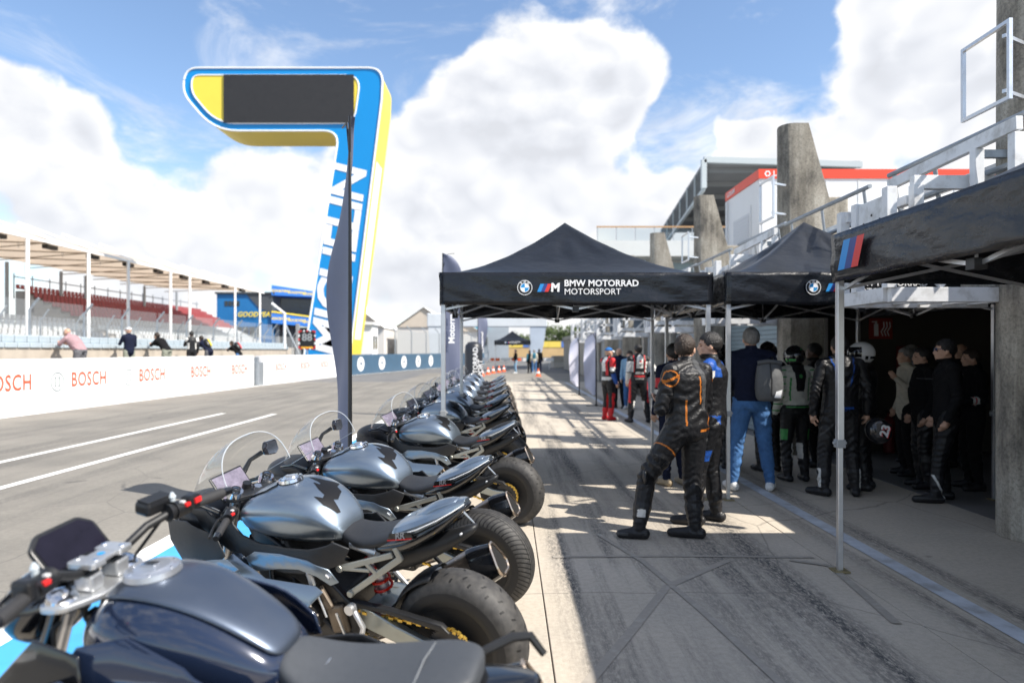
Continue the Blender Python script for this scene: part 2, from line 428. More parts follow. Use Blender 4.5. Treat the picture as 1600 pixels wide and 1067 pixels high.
def sheet(name, m, x0, x1, y0, y1, z=.004, parent=None):
    return MB().grid(lambda u, v: (x0+(x1-x0)*u, y0+(y1-y0)*v, z), 1, max(1, int((y1-y0)/4))).build(name, m, parent, smooth=False)
sheet('painted_line', PAINT_W, -3.02, -2.82, -3, 34, .004, lane)
sheet('blue_strip', PAINT_B, -2.82, -2.06, -3, 34, .004, lane)
sheet('painted_line', PAINT_W, -7.55, -7.41, 0, 17.9, .004, lane)
sheet('painted_line', PAINT_W, -6.14, -6.0, 0, 17.7, .004, lane)
sheet('painted_line', PAINT_LB, 2.88, 3.02, -3, 35.5, .003, apron)
def strip(pts, w, zz):
    b = MB(); vs = []
    for i, p in enumerate(pts):
        a = Vector(pts[max(i-1, 0)]); c = Vector(pts[min(i+1, len(pts)-1)]); d = (c-a).normalized(); n = Vector((-d.y, d.x))
        vs += [(p[0]+n.x*w/2, p[1]+n.y*w/2, zz), (p[0]-n.x*w/2, p[1]-n.y*w/2, zz)]
    b.add(vs, [(2*i, 2*i+1, 2*i+3, 2*i+2) for i in range(len(pts)-1)])
    return b.build('sealant_strip', mat('old_sealant', (.30, .27, .23), .8, 0, .35, 9, dirt=(.40, .365, .31)), apron, smooth=False)
strip([(.3, 3.2), (.72, 4.0), (1.1, 4.75), (1.72, 5.35)], .06, 0.0022)
strip([(.35, 5.43), (1.3, 5.46), (2.42, 5.42)], .045, 0.0034)
strip([(1.35, 3.3), (1.22, 4.3), (1.05, 5.3), (.8, 6.1)], .05, 0.0046)
strip([(2.33, 4.1), (2.4, 4.7), (2.45, 5.2), (2.2, 5.35)], .06, 0.0058)
# pale far paving seen past the apron
struct(MB().grid(lambda u, v: (-6+60*u, 36.3+14*v, -.014), 2, 2).build('far_paving', ASPHALT, smooth=False))
sheet('painted_line', PAINT_W, -3.2, 3.0, 37.0, 37.2, .0, lane)

# ================================================================ pit wall on the left
WALLW = mat('wall_white_paint', (.80, .80, .80), .55, 0, .04, 1.2)
WALLB = mat('wall_navy_paint', (.045, .10, .165), .5, 0, .15, 1.5)
BEIGE = mat('beige_concrete', (.42, .37, .31), .85, 0, .18, 2, .1, 20)
ORANGE_T = mat('red_orange_print', (.80, .09, .035), .5)
GREY_T = mat('grey_print', (.20, .24, .25), .5)
path = [(-12.62, -6.0), (-12.62, 17.0), (-12.3, 24.0), (-11.95, 32.0)]
path2 = [(-11.9, 32.9), (-11.4, 38.5), (-10.95, 44.4)]
path3 = [(-10.9, 44.5), (-9.9, 50.0), (-8.7, 56), (-7.1, 64), (-5.2, 73), (-3.0, 84)]
def wall_run(pts, z0, z1, th):
    b = MB(); rr = []
    for i, p in enumerate(pts):
        a = Vector(pts[max(i-1, 0)]); c = Vector(pts[min(i+1, len(pts)-1)]); d = (c-a).normalized(); n = Vector((-d.y, d.x))
        x, y = p; rr.append([(x, y, z0), (x, y, z1), (x+n.x*th, y+n.y*th, z1), (x+n.x*th, y+n.y*th, z0)])
    b.rings(rr); return b
def along(pts, s):
    for a, c in zip(pts, pts[1:]):
        a = Vector(a); c = Vector(c); l = (c-a).length
        if s <= l: d = (c-a)/l; return a+d*s, d
        s -= l
    return Vector(pts[-1]), (Vector(pts[-1])-Vector(pts[-2])).normalized()
def bosch(parent, s, pts, k=1.0, grey=GREY_T):
    p, d = along(pts, s); n = Vector((d.y, -d.x)); q = p+n*.006
    letters('BOSCH', .58*k, ORANGE_T, (q.x, q.y, .80), (d.x, d.y, 0), (0, 0, 1), parent, bold=.016, spacing=1.08, sx=.80)
    p, d = along(pts, s-1.35*k); q = p+n*.006
    M = face_matrix((q.x, q.y, .78), (d.x, d.y, 0), (0, 0, 1)); r = .27*k
    b = disc_mb(r, 30, r*.86)
    for ux in (-.34, .34): b.add([((ux-.08)*r, -.55*r, 0), ((ux+.08)*r, -.55*r, 0), ((ux+.08)*r, .55*r, 0), ((ux-.08)*r, .55*r, 0)], [(0, 1, 2, 3)])
    for uy in (-.42, .42): b.add([(-.34*r, (uy-.04)*r, 0), (.34*r, (uy-.04)*r, 0), (.34*r, (uy+.04)*r, 0), (-.34*r, (uy+.04)*r, 0)], [(0, 1, 2, 3)])
    place(b, M).build('emblem', grey, parent, smooth=False, fix=False)
w1 = tag(wall_run(path, 0, 1.42, .35).build('pit_wall', WALLW, smooth=False), 'long white pit wall printed with repeated red lettering and round grey emblems', 'wall')
for s in (16.6, 19.8, 23.2, 26.3, 29.6, 33.0, 36.5): bosch(w1, s, path)
w2 = tag(wall_run(path2, 0, 1.40, .35).build('pit_wall', WALLW, smooth=False), 'shorter white pit wall section past the gap, faint red lettering', 'wall')
for s in (2.2, 5.4, 8.6): bosch(w2, s, path2, .85)
w3 = tag(wall_run(path3, 0, 1.38, .35).build('pit_wall', WALLB, smooth=False), 'dark navy pit wall with white oval emblems curving into the distance', 'wall')
for s in (3.2, 7.2, 12.0, 15.6, 19.2, 23.0, 27.0):
    p, d = along(path3, s); n = Vector((d.y, -d.x)); q = p+n*.006
    M = face_matrix((q.x, q.y, .72), (d.x, d.y, 0), (0, 0, 1)) @ Matrix.Diagonal((.62, .5, 1, 1))
    place(disc_mb(1, 28), M).build('emblem', WHITE, w3, smooth=False, fix=False)
    letters('FIM', .36, WALLB, (q.x+n.x*.006, q.y+n.y*.006, .72), (d.x, d.y, 0), (0, 0, 1), w3, bold=.02)
sheetw = MB(); vs = []
for p in path+path2+path3: vs += [(p[0]+.12, p[1], .004), (p[0]+.34, p[1], .004)]
sheetw.add(vs, [(2*i, 2*i+1, 2*i+3, 2*i+2) for i in range(len(vs)//2-1)]).build('painted_line', PAINT_W, lane, smooth=False)
tag(MB().box2((-12.15, 32.15, 0), (-11.75, 32.75, 1.1)).box2((-12.2, 32.35, 1.1), (-11.9, 32.55, 1.35)).build('gate_post', STEEL_G, smooth=False, bevel=.02), 'dark gate post standing in the gap of the white pit wall', 'post')

# raised platform behind the wall, outer wall with grey plastic blocks
struct(MB().box2((-14.1, -6, 0), (-12.98, 31.5, .66)).build('platform', BEIGE, smooth=False))
ow = tag(wall_run([(-14.15, -6), (-14.05, 24), (-13.6, 42.5)], 0, 1.72, .4).build('outer_wall', BEIGE, smooth=False), 'low beige concrete wall topped with grey blue plastic blocks behind the leaning people', 'wall')
BLOCK = mat('grey_blue_plastic', (.36, .42, .46), .55, 0, .1, 5)
opath = [(-14.12, 10), (-14.02, 24), (-13.58, 42.3)]
bk = None
for i in range(64):
    p, d = along(opath, .25+i*.5)
    if bk is None:
        b = MB().box2((-.20, -.235, 0), (.24, .235, .16)).box2((-.17, -.225, .16), (.15, .225, .37)); bk = b.build('block', BLOCK, ow, smooth=False, bevel=.025)
    else: bk = bk.copy(); COL.objects.link(bk)
    bk.location = (p.x-.2, p.y, 1.722); bk.rotation_euler = (0, 0, math.atan2(-d.x, d.y))
# debris fence standing on the outer wall
fence = thing('debris_fence', 'tall debris fence with bent grey posts and clear panels on the pit wall', 'fence', (-14.5, 10, 1.7))
FGL = glass_mat('fence_sheet', (.93, .95, .96), .5, .1, .13, (.55, .58, .60))
fpath = [(-14.36, 12), (-14.3, 24), (-13.86, 41.8)]
def post_mb(h): return MB().tube([(0, 0, 0), (0, 0, h), (.28, 0, h+.34)], .04, 8)
ps = [2, 5.2, 8.4, 11.0, 13.2, 15.6, 18.0, 20.6, 23.2, 25.8, 28.2]
for k, s in enumerate(ps):
    p, d = along(fpath, s)
    o = post_mb(1.15).build('post', STEEL_G, fence); o.location = Vector((p.x, p.y, 1.72))-fence.location
    if k:
        q0, _ = along(fpath, ps[k-1]+.06); q1, _ = along(fpath, s-.06)
        g = MB().grid(lambda u, v: (q0.x+(q1.x-q0.x)*u+14.5, q0.y+(q1.y-q0.y)*u-10, .62+.85*v), 1, 1); g.build('panel', FGL, fence, smooth=False)
o = MB().tube([(0, 0, 0), (0, 0, 2.15), (-.75, -.1, 2.75)], .09, 8).build('end_post', STEEL_W, fence); o.location = Vector((-13.6, 41.4, 1.75))-fence.location
o = MB().tube([(0, 0, 1.6), (1.1, .3, -1.0)], .05, 8).build('brace', STEEL_G, fence); o.location = Vector((-13.6, 41.4, 1.75))-fence.location

# ================================================================ lap-count board
sb = thing('signal_board', 'black digital count board framed in red and white squares on a pole', 'sign', (-11.95, 40.5, 0))
MB().cyl((0, 0, 0), (0, 0, 1.75), .04).build('pole', STEEL_G, sb)
MB().box2((-.48, -.06, 1.72), (.48, .06, 2.85)).build('case', BLACK, sb, smooth=False, bevel=.02)
for k in range(5):
    for side in (-1, 1):
        MB().box((side*.47, -.068, 1.86+k*.225), (.085, .01, .11)).build('marker', RED if k % 2 == 0 else WHITE, sb, smooth=False)
        MB().box((-.36+k*.18, -.068, 2.29+side*.52), (.09, .01, .085)).build('marker', RED if k % 2 == 0 else WHITE, sb, smooth=False)
letters('88', .62, mat('grey_segments', (.30, .32, .33), .5), (0, -.075, 2.42), (1, 0, 0), (0, 0, 1), sb, bold=.015)
MB().box((0, -.07, 1.83), (.7, .01, .1)).build('amber_strip', mat('amber', (.8, .38, .02), .5), sb, smooth=False)

# ================================================================ giant "7"-shaped screen tower
GBLUE = mat('sign_blue', (.0, .24, .60), .35, 0, .03, .3)
GYEL = mat('sign_yellow', (.80, .62, .07), .45, 0, .05, .4)
GDARK = mat('led_panel', (.020, .019, .020), .5, 0, .2, 3)
gt = thing('screen_tower', 'giant blue and yellow tower shaped like a seven with a black screen and white lettering', 'sign tower', (-12.5, 51, 0))
def rnd(poly, rad, n=7):
    out = []; m = len(poly)
    for i in range(m):
        p = Vector(poly[i]); a = Vector(poly[i-1]); c = Vector(poly[(i+1) % m]); r = rad[i] if isinstance(rad, (list, tuple)) else rad
        if r <= 0: out.append(tuple(p)); continue
        u = (a-p); v = (c-p); r1 = min(r, u.length*.48, v.length*.48); u.normalize(); v.normalize()
        for k in range(n+1):
            t = k/n; out.append(tuple((p+u*r1)*(1-t)**2+p*2*t*(1-t)+(p+v*r1)*t**2))
    return out
# outline in local x (right) and z
seven = [(-11.6, 22.75), (3.1, 22.75), (3.0, 20.4), (.45, 0), (-3.0, 0), (-.15, 18.05), (-9.5, 18.05), (-11.9, 20.9)]
out7 = rnd(seven, [2.1, 1.9, 0, 0, 0, 1.2, 2.2, 2.0])
MB().prism(out7, 0, .12).build('front_face', GBLUE, gt, smooth=False)
ctr = Vector((-3, 15))
MB().prism(out7, .14, 3.9).build('body', GYEL, gt, smooth=False)
edge = MB(); n = len(out7)
edge.tube([(p[0], -.02, p[1]) for p in out7], .075, 6, closed=True).build('white_edge', WHITE, gt)
MB().prism(rnd([(-11.15, 22.2), (1.45, 22.2), (.95, 18.6), (-9.3, 18.6), (-11.2, 20.9)], [1.6, 1.2, 1.0, 1.6, 1.4]), -.05, -.004).build('inner_panel', GYEL, gt, smooth=False)
MB().tube([(p[0], -.05, p[1]) for p in rnd([(-11.15, 22.2), (1.45, 22.2), (.95, 18.6), (-9.3, 18.6), (-11.2, 20.9)], [1.6, 1.2, 1.0, 1.6, 1.4])], .06, 6, closed=True).build('white_edge', WHITE, gt)
MB().box2((-8.75, -.16, 18.62), (.95, -.06, 22.2)).build('screen', GDARK, gt, smooth=False)
ang = math.atan2(20.4, 2.7)
letters('MICHELIN', 3.4, WHITE, (-.12, -.03, 8.3), (math.cos(ang), 0, math.sin(ang)), (-math.sin(ang), 0, math.cos(ang)), gt, bold=.028, shear=.12, spacing=.92)
# white print on the side face, left plain
sf = MB()
def side(u, v):
    z = 2.5+13.5*u; x = .45+2.55*z/20.4+.016
    return (x, .8+2.2*v, z)
sf.grid(side, 10, 1).build('side_print', WHITE, gt, smooth=False)
MB().box2((-3.6, .1, 0), (.6, 4.2, .5)).build('plinth', BEIGE, gt, smooth=False)

# ================================================================ grandstand on the far left
gs = thing('grandstand', 'long open grandstand with tan canopy roof, white columns and red seats', 'grandstand', (-33, 40, 0))
TAN = mat('canopy_underside', (.60, .45, .32), .8, 0, .12, .6)
TRANSL = bpy.data.materials.new('translucent_membrane'); TRANSL.use_nodes = True
_n = TRANSL.node_tree.nodes; _l = TRANSL.node_tree.links
_d = _n.new('ShaderNodeBsdfDiffuse'); _d.inputs[0].default_value = (.72, .68, .63, 1); _t = _n.new('ShaderNodeBsdfTranslucent'); _t.inputs[0].default_value = (.74, .60, .46, 1)
_m = _n.new('ShaderNodeMixShader'); _m.inputs[0].default_value = .5; _l.new(_d.outputs[0], _m.inputs[1]); _l.new(_t.outputs[0], _m.inputs[2]); _l.new(_m.outputs[0], _n['Material Output'].inputs[0])
MEMB = mat('white_membrane', (.82, .82, .80), .6, 0, .04, .5)

cys = [33.5, 40.2, 46.8, 53.6, 59.2, 66.6, 70.6, 82.3, 90.5]
for k in range(11):
    y0 = -6+k*5.2; 
    b = MB().add([(0, y0, 9.45), (0, y0+5.2, 9.45), (-13, y0+5.2, 10.0), (-13, y0, 10.0), (-4.5, y0+2.6, 11.1)], [(0, 1, 4), (1, 2, 4), (2, 3, 4), (3, 0, 4)])
    b.build('membrane', TRANSL, gs, smooth=False)
    MB().bar((0, y0, 9.42), (-13, y0, 9.9), .07, .1).build('rafter', mat('dark_rafter', (.30, .25, .20), .7), gs, smooth=False)
    MB().bar((-4.5, y0+2.6, 9.5), (-4.5, y0+2.6, 11.5), .09, .09).build('mast', WHITE, gs, smooth=False)
    MB().tube([(0, y0, 9.6), (-4.5, y0+2.6, 11.45), (0, y0+5.2, 9.6)], .05, 5).build('cable', WHITE, gs)
    MB().bar((-1, y0+.4, 9.3), (-1, y0+1.6, 9.3), .4, .3).build('floodlight', BLACK, gs, smooth=False)
    MB().tube([(0, y0, 9.52), (-13, y0+5.2, 9.52)], .05, 5).build('brace', mat('dark_rafter', (.30, .25, .20), .7), gs)
for y in cys:
    MB().cyl((0, y-40, 0), (0, y-40, 9.5), .13, .13, 10).build('column', WHITE, gs)
    MB().cyl((-12, y-40+2, 0), (-12, y-40+2, 9.6), .16, .16, 8).build('back_column', STEEL_G, gs)
MB().bar((0, -8, 9.42), (0, 52, 9.42), .14, .16).build('eave_beam', WHITE, gs, smooth=False)
SEATR = mat('red_seats', (.33, .07, .075), .55, 0, .1, 3); SEATG = mat('pale_grey_seats', (.55, .56, .57), .55, 0, .1, 3)
tier = MB()
for r in range(13): tier.box2((-2.2-r*.85, 24 if r > 4 else -6, 1.2), (-2.2-(r+1)*.85, 62, 2.2+r*.42))
tier.build('terrace', mat('terrace_concrete', (.36, .34, .32), .85, 0, .15, 1), gs, smooth=False)
for nm, m, r0, r1, ya, yb in (('red_seating', SEATR, 6, 13, 24, 62), ('grey_seating', SEATG, 0, 5, -4, 22), ('lower_seating', SEATG, 0, 6, 24, 60)):
    b = MB()
    for r in range(r0, r1):
        y = ya
        while y < yb:
            b.box((-2.65-r*.85, y, 2.42+r*.42+.02), (.42, .42, .1)); b.box((-2.83-r*.85, y, 2.42+r*.42+.2), (.08, .42, .4)); y += .62
    o = b.build(nm, m, gs, smooth=False, fix=False); o['kind'] = 'stuff'
MB().tube([(-13.4, 24, 8.6), (-13.4, 62, 8.6)], .06, 6).build('rail', STEEL_G, gs)
for k in range(16): MB().cyl((-13.4, 24+k*2.5, 6.5), (-13.4, 24+k*2.5, 8.9), .06, .06, 6).build('rail_post', STEEL_G, gs)
MB().box2((.5, -6, 0), (.9, 62, 2.1)).build('front_wall', BEIGE, gs, smooth=False)
# second fence in front of the stand
f2 = thing('safety_fence', 'grey mesh safety fence with cranked posts in front of the grandstand', 'fence', (-28, 40, 0))
for k in range(18):
    o = MB().tube([(0, 0, 0), (0, 0, 3.4), (.5, 0, 4.1)], .055, 6).build('post', STEEL_G, f2); o.location = (0, -6+k*3.4, 0)
MB().grid(lambda u, v: (0, -6+58*u, 1.1+2.3*v), 1, 1).build('mesh_sheet', glass_mat('mesh_sheet', (.86, .88, .89), .1, .3, .22, (.42, .44, .46)), f2, smooth=False)
MB().box2((-.2, -6, 0), (.2, 52, 1.0)).build('base_wall', mat('navy_band', (.12, .16, .21), .6, 0, .2, 2), f2, smooth=False)

# ================================================================ blue building behind the tower
GB = mat('building_blue', (.012, .155, .40), .5, 0, .08, .4); GB2 = mat('fascia_blue', (.02, .14, .50), .45)
DGL = mat('dark_glazing', (.03, .04, .05), .12, 0, .3, 1); YT = mat('yellow_print', (.85, .66, .06), .5)
gb = thing('race_control_building', 'bright blue building with yellow lettering and open balcony behind the tower', 'building', (-41, 108, 0))
MB().box2((-5.2, 0, 0), (3.5, 14, 10.6)).build('wall', GB, gb, smooth=False)
MB().prism([(3.6, 10.9), (3.6, 7.6), (1.5, 8.4), (-.5, 10.6)], -.12, 8, 'xz').build('louvre_wall', mat('louvre_grey', (.07, .08, .09), .6, 0, .3, 4), gb, smooth=False)
MB().box2((-5.4, -.3, 10.62), (4.0, 14, 10.9)).build('roof', mat('roof_dark', (.05, .055, .06), .6), gb, smooth=False)
b = MB().add([(3.6, -.4, 10.4), (10.2, 4, 10.4), (10.2, 14, 10.4), (3.6, 14, 10.4), (3.6, -.4, 12.0), (10.2, 4, 11.2), (10.2, 14, 11.2), (3.6, 14, 12.0)], [(0, 1, 2, 3), (4, 7, 6, 5), (0, 4, 5, 1), (1, 5, 6, 2), (2, 6, 7, 3), (3, 7, 4, 0)])
b.build('roof_fascia', GB2, gb, smooth=False)
b = MB().add([(3.6, -.4, 6.0), (10.2, 4, 5.4), (10.2, 14, 5.4), (3.6, 14, 6.0), (3.6, -.4, 7.7), (10.2, 4, 6.9), (10.2, 14, 6.9), (3.6, 14, 7.7)], [(0, 1, 2, 3), (4, 7, 6, 5), (0, 4, 5, 1), (1, 5, 6, 2), (2, 6, 7, 3), (3, 7, 4, 0)])
b.build('balcony', GB2, gb, smooth=False)
MB().bar((3.62, -.45, 7.8), (10.2, 3.95, 7.0), .15, .18).build('balcony_rail', YT, gb, smooth=False)
MB().add([(3.8, 3.5, 6.2), (10, 7, 6.2), (10, 7, 10.5), (3.8, 3.5, 10.5)], [(0, 1, 2, 3)]).build('balcony_glass', DGL, gb, smooth=False)
MB().box2((3.5, 2, 0), (10, 12, 5.4)).build('lower_storey', DGL, gb, smooth=False)
for x in (3.6, 6.8): MB().box2((x, 1.6, 0), (x+.5, 2.1, 6)).build('column', mat('grey_column', (.3, .3, .3), .7), gb, smooth=False)
d2 = Vector((6.6, 4.4, 0)).normalized()
for k, t in enumerate((.18, .5, .8)):
    for z in (11.2-.8*t*.6, 6.85-.7*t): letters('GOODYEAR', .52, YT, (3.6+6.6*t, -.4+4.4*t-.03, z), d2, (0, 0, 1), gb, bold=.02, shear=.25)
letters('GOODYEAR', 1.05, YT, (1.0, -.2, 7.35), (1, 0, 0), (0, 0, 1), gb, bold=.03, shear=.25)
for k in range(4): MB().box((-3.7+k*.62, -.02, 9.1), (.5, .08, .8)).build('window', DGL, gb, smooth=False)
for k in range(6): MB().box((-3.6+k*1.0, -.02, 4.6), (.86, .08, 1.7)).build('window', DGL, gb, smooth=False)
MB().prism([(-5.2, 6.6), (-8.6, 5.2), (-9.2, 4.4), (-5.2, 3.6)], .5, 4).build('stair_wing', GB, gb, smooth=False)
MB().bar((-9.2, .3, 5.2), (-4.2, .3, 1.8), .2, .7).build('stair_stringer', YT, gb, smooth=False)

# ================================================================ hut, marquees, far gantry, far bank
ht = thing('marshal_hut', 'small white hut with dark windows behind the navy wall', 'hut', (-13.6, 62, 0))
MB().box2((-1.8, 0, 0), (1.2, 2.6, 4.0)).build('wall', WHITE, ht, smooth=False)
MB().box2((-2.0, -.25, 4.0), (1.4, 2.8, 4.25)).build('roof', WHITE, ht, smooth=False)
MB().box((-.7, -.02, 2.4), (1.3, .06, 1.0)).build('window', DGL, ht, smooth=False)
for y in (.7, 1.8): MB().box((1.21, y, 2.4), (.06, .6, 1.2)).build('window', DGL, ht, smooth=False)
def marquee(x, y, w, h0, h1, d, label):
    t = thing('marquee', label, 'marquee', (x, y, 0), 0, 'white marquees beyond the pit wall')
    MB().prism([(-w/2, h0), (0, h1), (w/2, h0)], 0, d, 'xz').build('gable', mat('marquee_gable', (.55, .48, .40), .8, 0, .1, 1), t, smooth=False)
    b = MB().add([(0, -.3, h1+.1), (w/2+.2, -.3, h0), (w/2+.2, d, h0), (0, d, h1+.1)], [(0, 1, 2, 3)])
    b.add([(0, -.3, h1+.1), (-w/2-.2, -.3, h0), (-w/2-.2, d, h0), (0, d, h1+.1)], [(0, 1, 2, 3)])
    b.build('roof', MEMB, t, smooth=False, solid=.1)
    MB().box2((-w/2, .2, 0), (w/2, d, h0)).build('wall', mat('marquee_wall', (.6, .58, .55), .8), t, smooth=False)
    return t
marquee(-26, 112, 11, 5.4, 9.8, 16, 'white marquee with beige gable partly hidden by the tower')
marquee(-14.2, 114, 9, 5.6, 8.8, 16, 'middle white marquee right of the small hut')
marquee(-8.2, 118, 6.5, 5.0, 6.8, 16, 'low white marquee nearest the far white gantry')
f3 = thing('far_fence', 'grey cranked fence posts behind the navy pit wall', 'fence', (-11, 66, 0))
for k in range(9):
    MB().tube([(k*1.0, k*4.2, 0), (k*1.0, k*4.2, 3.6), (k*1.0-.5, k*4.2, 4.2)], .06, 6).build('post', STEEL_G, f3)
MB().add([(0, 0, 1.2), (8, 33.6, 1.2), (8, 33.6, 3.6), (0, 0, 3.6)], [(0, 1, 2, 3)]).build('mesh_sheet', MATS['mesh_sheet'], f3, smooth=False)
fg = thing('overhead_gantry', 'large pale gantry spanning the far end of the pit lane', 'gantry', (-2, 96, 0))
GW = mat('gantry_white', (.62, .66, .70), .5, 0, .08, .5); GWL = mat('gantry_leg', (.45, .52, .62), .5, 0, .1, .5)
MB().box2((-9.5, 0, 5.0), (7.4, 1.4, 6.9)).build('beam', GW, fg, smooth=False, bevel=.1)
MB().prism([(5.0, 5.2), (7.5, 6.9), (6.9, 2.5), (6.3, 0), (5.2, 0), (5.0, 2)], .1, 1.3).build('leg', GWL, fg, smooth=False)
MB().prism([(-9.5, 6.9), (-7.2, 5.2), (-7.4, 0), (-9.0, 0)], .1, 1.3).build('leg', GW, fg, smooth=False)
fb = thing('far_building', 'low grey building with turquoise band seen under the gantry', 'building', (-9, 140, 0))
MB().box2((-5, 0, 0), (9, 8, 6.5)).build('wall', mat('far_grey', (.32, .36, .40), .7, 0, .1, .4), fb, smooth=False)
MB().box2((-6, -1, 5.9), (4.5, 0, 7.8)).build('band', mat('turquoise', (.02, .38, .55), .5), fb, smooth=False)
for k in range(4): MB().box((-3.5+k*2.4, -.1, 3.6), (1.9, .1, 1.6)).build('window', DGL, fb, smooth=False)
tw = thing('tyre_barrier', 'far tyre barrier of yellow and blue segments above a tan bank', 'barrier', (0, 172, 0))
YB = mat('barrier_yellow', (.72, .55, .10), .6); BB = mat('barrier_blue', (.08, .17, .45), .6)
for k in range(26): MB().box2((-22+k*3.2, 0, 2.5), (-22+k*3.2+3.15, 1.2, 4.0)).build('segment', BB if k % 3 == 2 else YB, tw, smooth=False)
MB().box2((-22, .1, 0), (61.2, 1.1, 2.5)).build('bank', mat('tan_bank', (.52, .36, .18), .8, 0, .15, .3), tw, smooth=False)
bar_ = thing('concrete_barrier', 'pale concrete barrier on the far right of the pit exit', 'barrier', (4.2, 66, 0))
for k in range(10):
    o = MB().prism([(-.3, 0), (.3, 0), (.12, .5), (.1, 1.15), (-.1, 1.15), (-.12, .5)], 0, 2.9).build('segment', mat('pale_concrete', (.5, .47, .43), .8, 0, .12, 1), bar_, smooth=False)
    o.location = (k*1.25, k*2.6, 0); o.rotation_euler = (0, 0, -R(25))

# trees beyond the track
LEAF = mat('foliage', (.085, .125, .035), .6, 0, .55, .5)
TRUNK = mat('bark', (.10, .07, .05), .9, 0, .3, 4)
def tree(x, y, h, w, seed, label):
    r = random.Random(seed); t = thing('tree', label, 'tree', (x, y, 0), 0, 'trees beyond the far barrier')
    tr = MB().tube([(0, 0, 0), (.1, 0, h*.3), (0, .1, h*.6)], [.35, .26, .12], 8)
    for k in range(6):
        a = r.random()*6.28; z = h*(.25+.08*k); tr.tube([(0, 0, z), (math.cos(a)*w*.3, math.sin(a)*w*.3, z+h*.18)], [.12, .04], 5)
    tr.build('trunk', TRUNK, t)
    b = MB(); lobes = [(r.uniform(-.33, .33)*w, r.uniform(-.33, .33)*w, h*r.uniform(.38, .84), w*r.uniform(.16, .30)) for _ in range(16)]
    for lx, ly, lz, lr in lobes:
        for k in range(170):
            d = Vector((r.gauss(0, 1), r.gauss(0, 1), r.gauss(0, 1))).normalized()*lr*(r.random()**.4)
            c = Vector((lx, ly, lz))+d; s = r.uniform(.18, .38)
            n = Vector((r.gauss(0, 1), r.gauss(0, 1), r.gauss(0, 1)+.4)); X, Y, _ = MB.frame(n)
            b.add([c-X*s, c-Y*s*.6, c+X*s, c+Y*s*.6], [(0, 1, 2, 3)])
    b.build('crown', LEAF, t, smooth=False, fix=False); return t
tl = ['leftmost tree above the far barrier', 'low round tree second from left above the far barrier', 'tallest tree above the far barrier', 'broad tree right of the tallest one by the pit building', 'tree partly hidden behind the steel balconies', 'small tree at the left under the far gantry']
for k, (x, y, h, w) in enumerate([(13.5, 205, 10.0, 9), (18, 208, 9.0, 9), (22, 204, 11.2, 10), (28, 207, 11.5, 12), (35, 205, 10.5, 11), (5, 210, 6.5, 9)]): tree(x, y, h, w, k+5, tl[k])
# ================================================================ pit building on the right
def weathered(name, base, dark, light, scale=2.2):
    m = bpy.data.materials.new(name); m.use_nodes = True; MATS[name] = m
    nt = m.node_tree; N = nt.nodes; L = nt.links; b = N['Principled BSDF']; b.inputs['Roughness'].default_value = .88
    tc = N.new('ShaderNodeNewGeometry')
    def noise(sc, st=(1, 1, 1), det=8):
        mp = N.new('ShaderNodeMapping'); mp.inputs['Scale'].default_value = st; L.new(tc.outputs['Position'], mp.inputs[0])
        n = N.new('ShaderNodeTexNoise'); n.inputs['Scale'].default_value = sc; n.inputs['Detail'].default_value = det; n.inputs['Roughness'].default_value = .7; L.new(mp.outputs[0], n.inputs['Vector']); return n.outputs[0]
    r = N.new('ShaderNodeValToRGB'); L.new(noise(scale, (1, 1, .45)), r.inputs[0])
    e = r.color_ramp.elements; e[0].position = .36; e[0].color = (*dark, 1); e[1].position = .66; e[1].color = (*light, 1); q = e.new(.5); q.color = (*base, 1)
    r2 = N.new('ShaderNodeValToRGB'); L.new(noise(38, (1, 1, 1), 4), r2.inputs[0]); e = r2.color_ramp.elements; e[0].position = .3; e[0].color = (.45, .45, .45, 1); e[1].position = .55; e[1].color = (1, 1, 1, 1)
    mx = N.new('ShaderNodeMix'); mx.data_type = 'RGBA'; mx.blend_type = 'MULTIPLY'; mx.inputs[0].default_value = .8; L.new(r.outputs[0], mx.inputs[6]); L.new(r2.outputs[0], mx.inputs[7])
    # rain streaks
    r3 = N.new('ShaderNodeValToRGB'); L.new(noise(7, (1, 1, .06), 5), r3.inputs[0]); e = r3.color_ramp.elements; e[0].position = .40; e[0].color = (.5, .49, .47, 1); e[1].position = .56; e[1].color = (1, 1, 1, 1)
    m2 = N.new('ShaderNodeMix'); m2.data_type = 'RGBA'; m2.blend_type = 'MULTIPLY'; m2.inputs[0].default_value = .6; L.new(mx.outputs[2], m2.inputs[6]); L.new(r3.outputs[0], m2.inputs[7])
    L.new(m2.outputs[2], b.inputs['Base Color'])
    bp = N.new('ShaderNodeBump'); bp.inputs['Strength'].default_value = .4; bp.inputs['Distance'].default_value = .01; L.new(noise(60, (1, 1, 1), 5), bp.inputs['Height']); L.new(bp.outputs[0], b.inputs['Normal'])
    return m
OLDC = weathered('weathered_concrete', (.33, .30, .25), (.13, .12, .105), (.46, .43, .37))
OLDC2 = weathered('panel_concrete', (.40, .38, .34), (.28, .27, .25), (.47, .45, .41), 1.2)
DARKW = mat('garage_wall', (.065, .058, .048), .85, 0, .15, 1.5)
pb = thing('pit_building', 'long concrete pit garage building under a roof terrace', 'building', (4.7, 0, 0))
def PB(a, b): return (a[0]-4.7, a[1], a[2]), (b[0]-4.7, b[1], b[2])
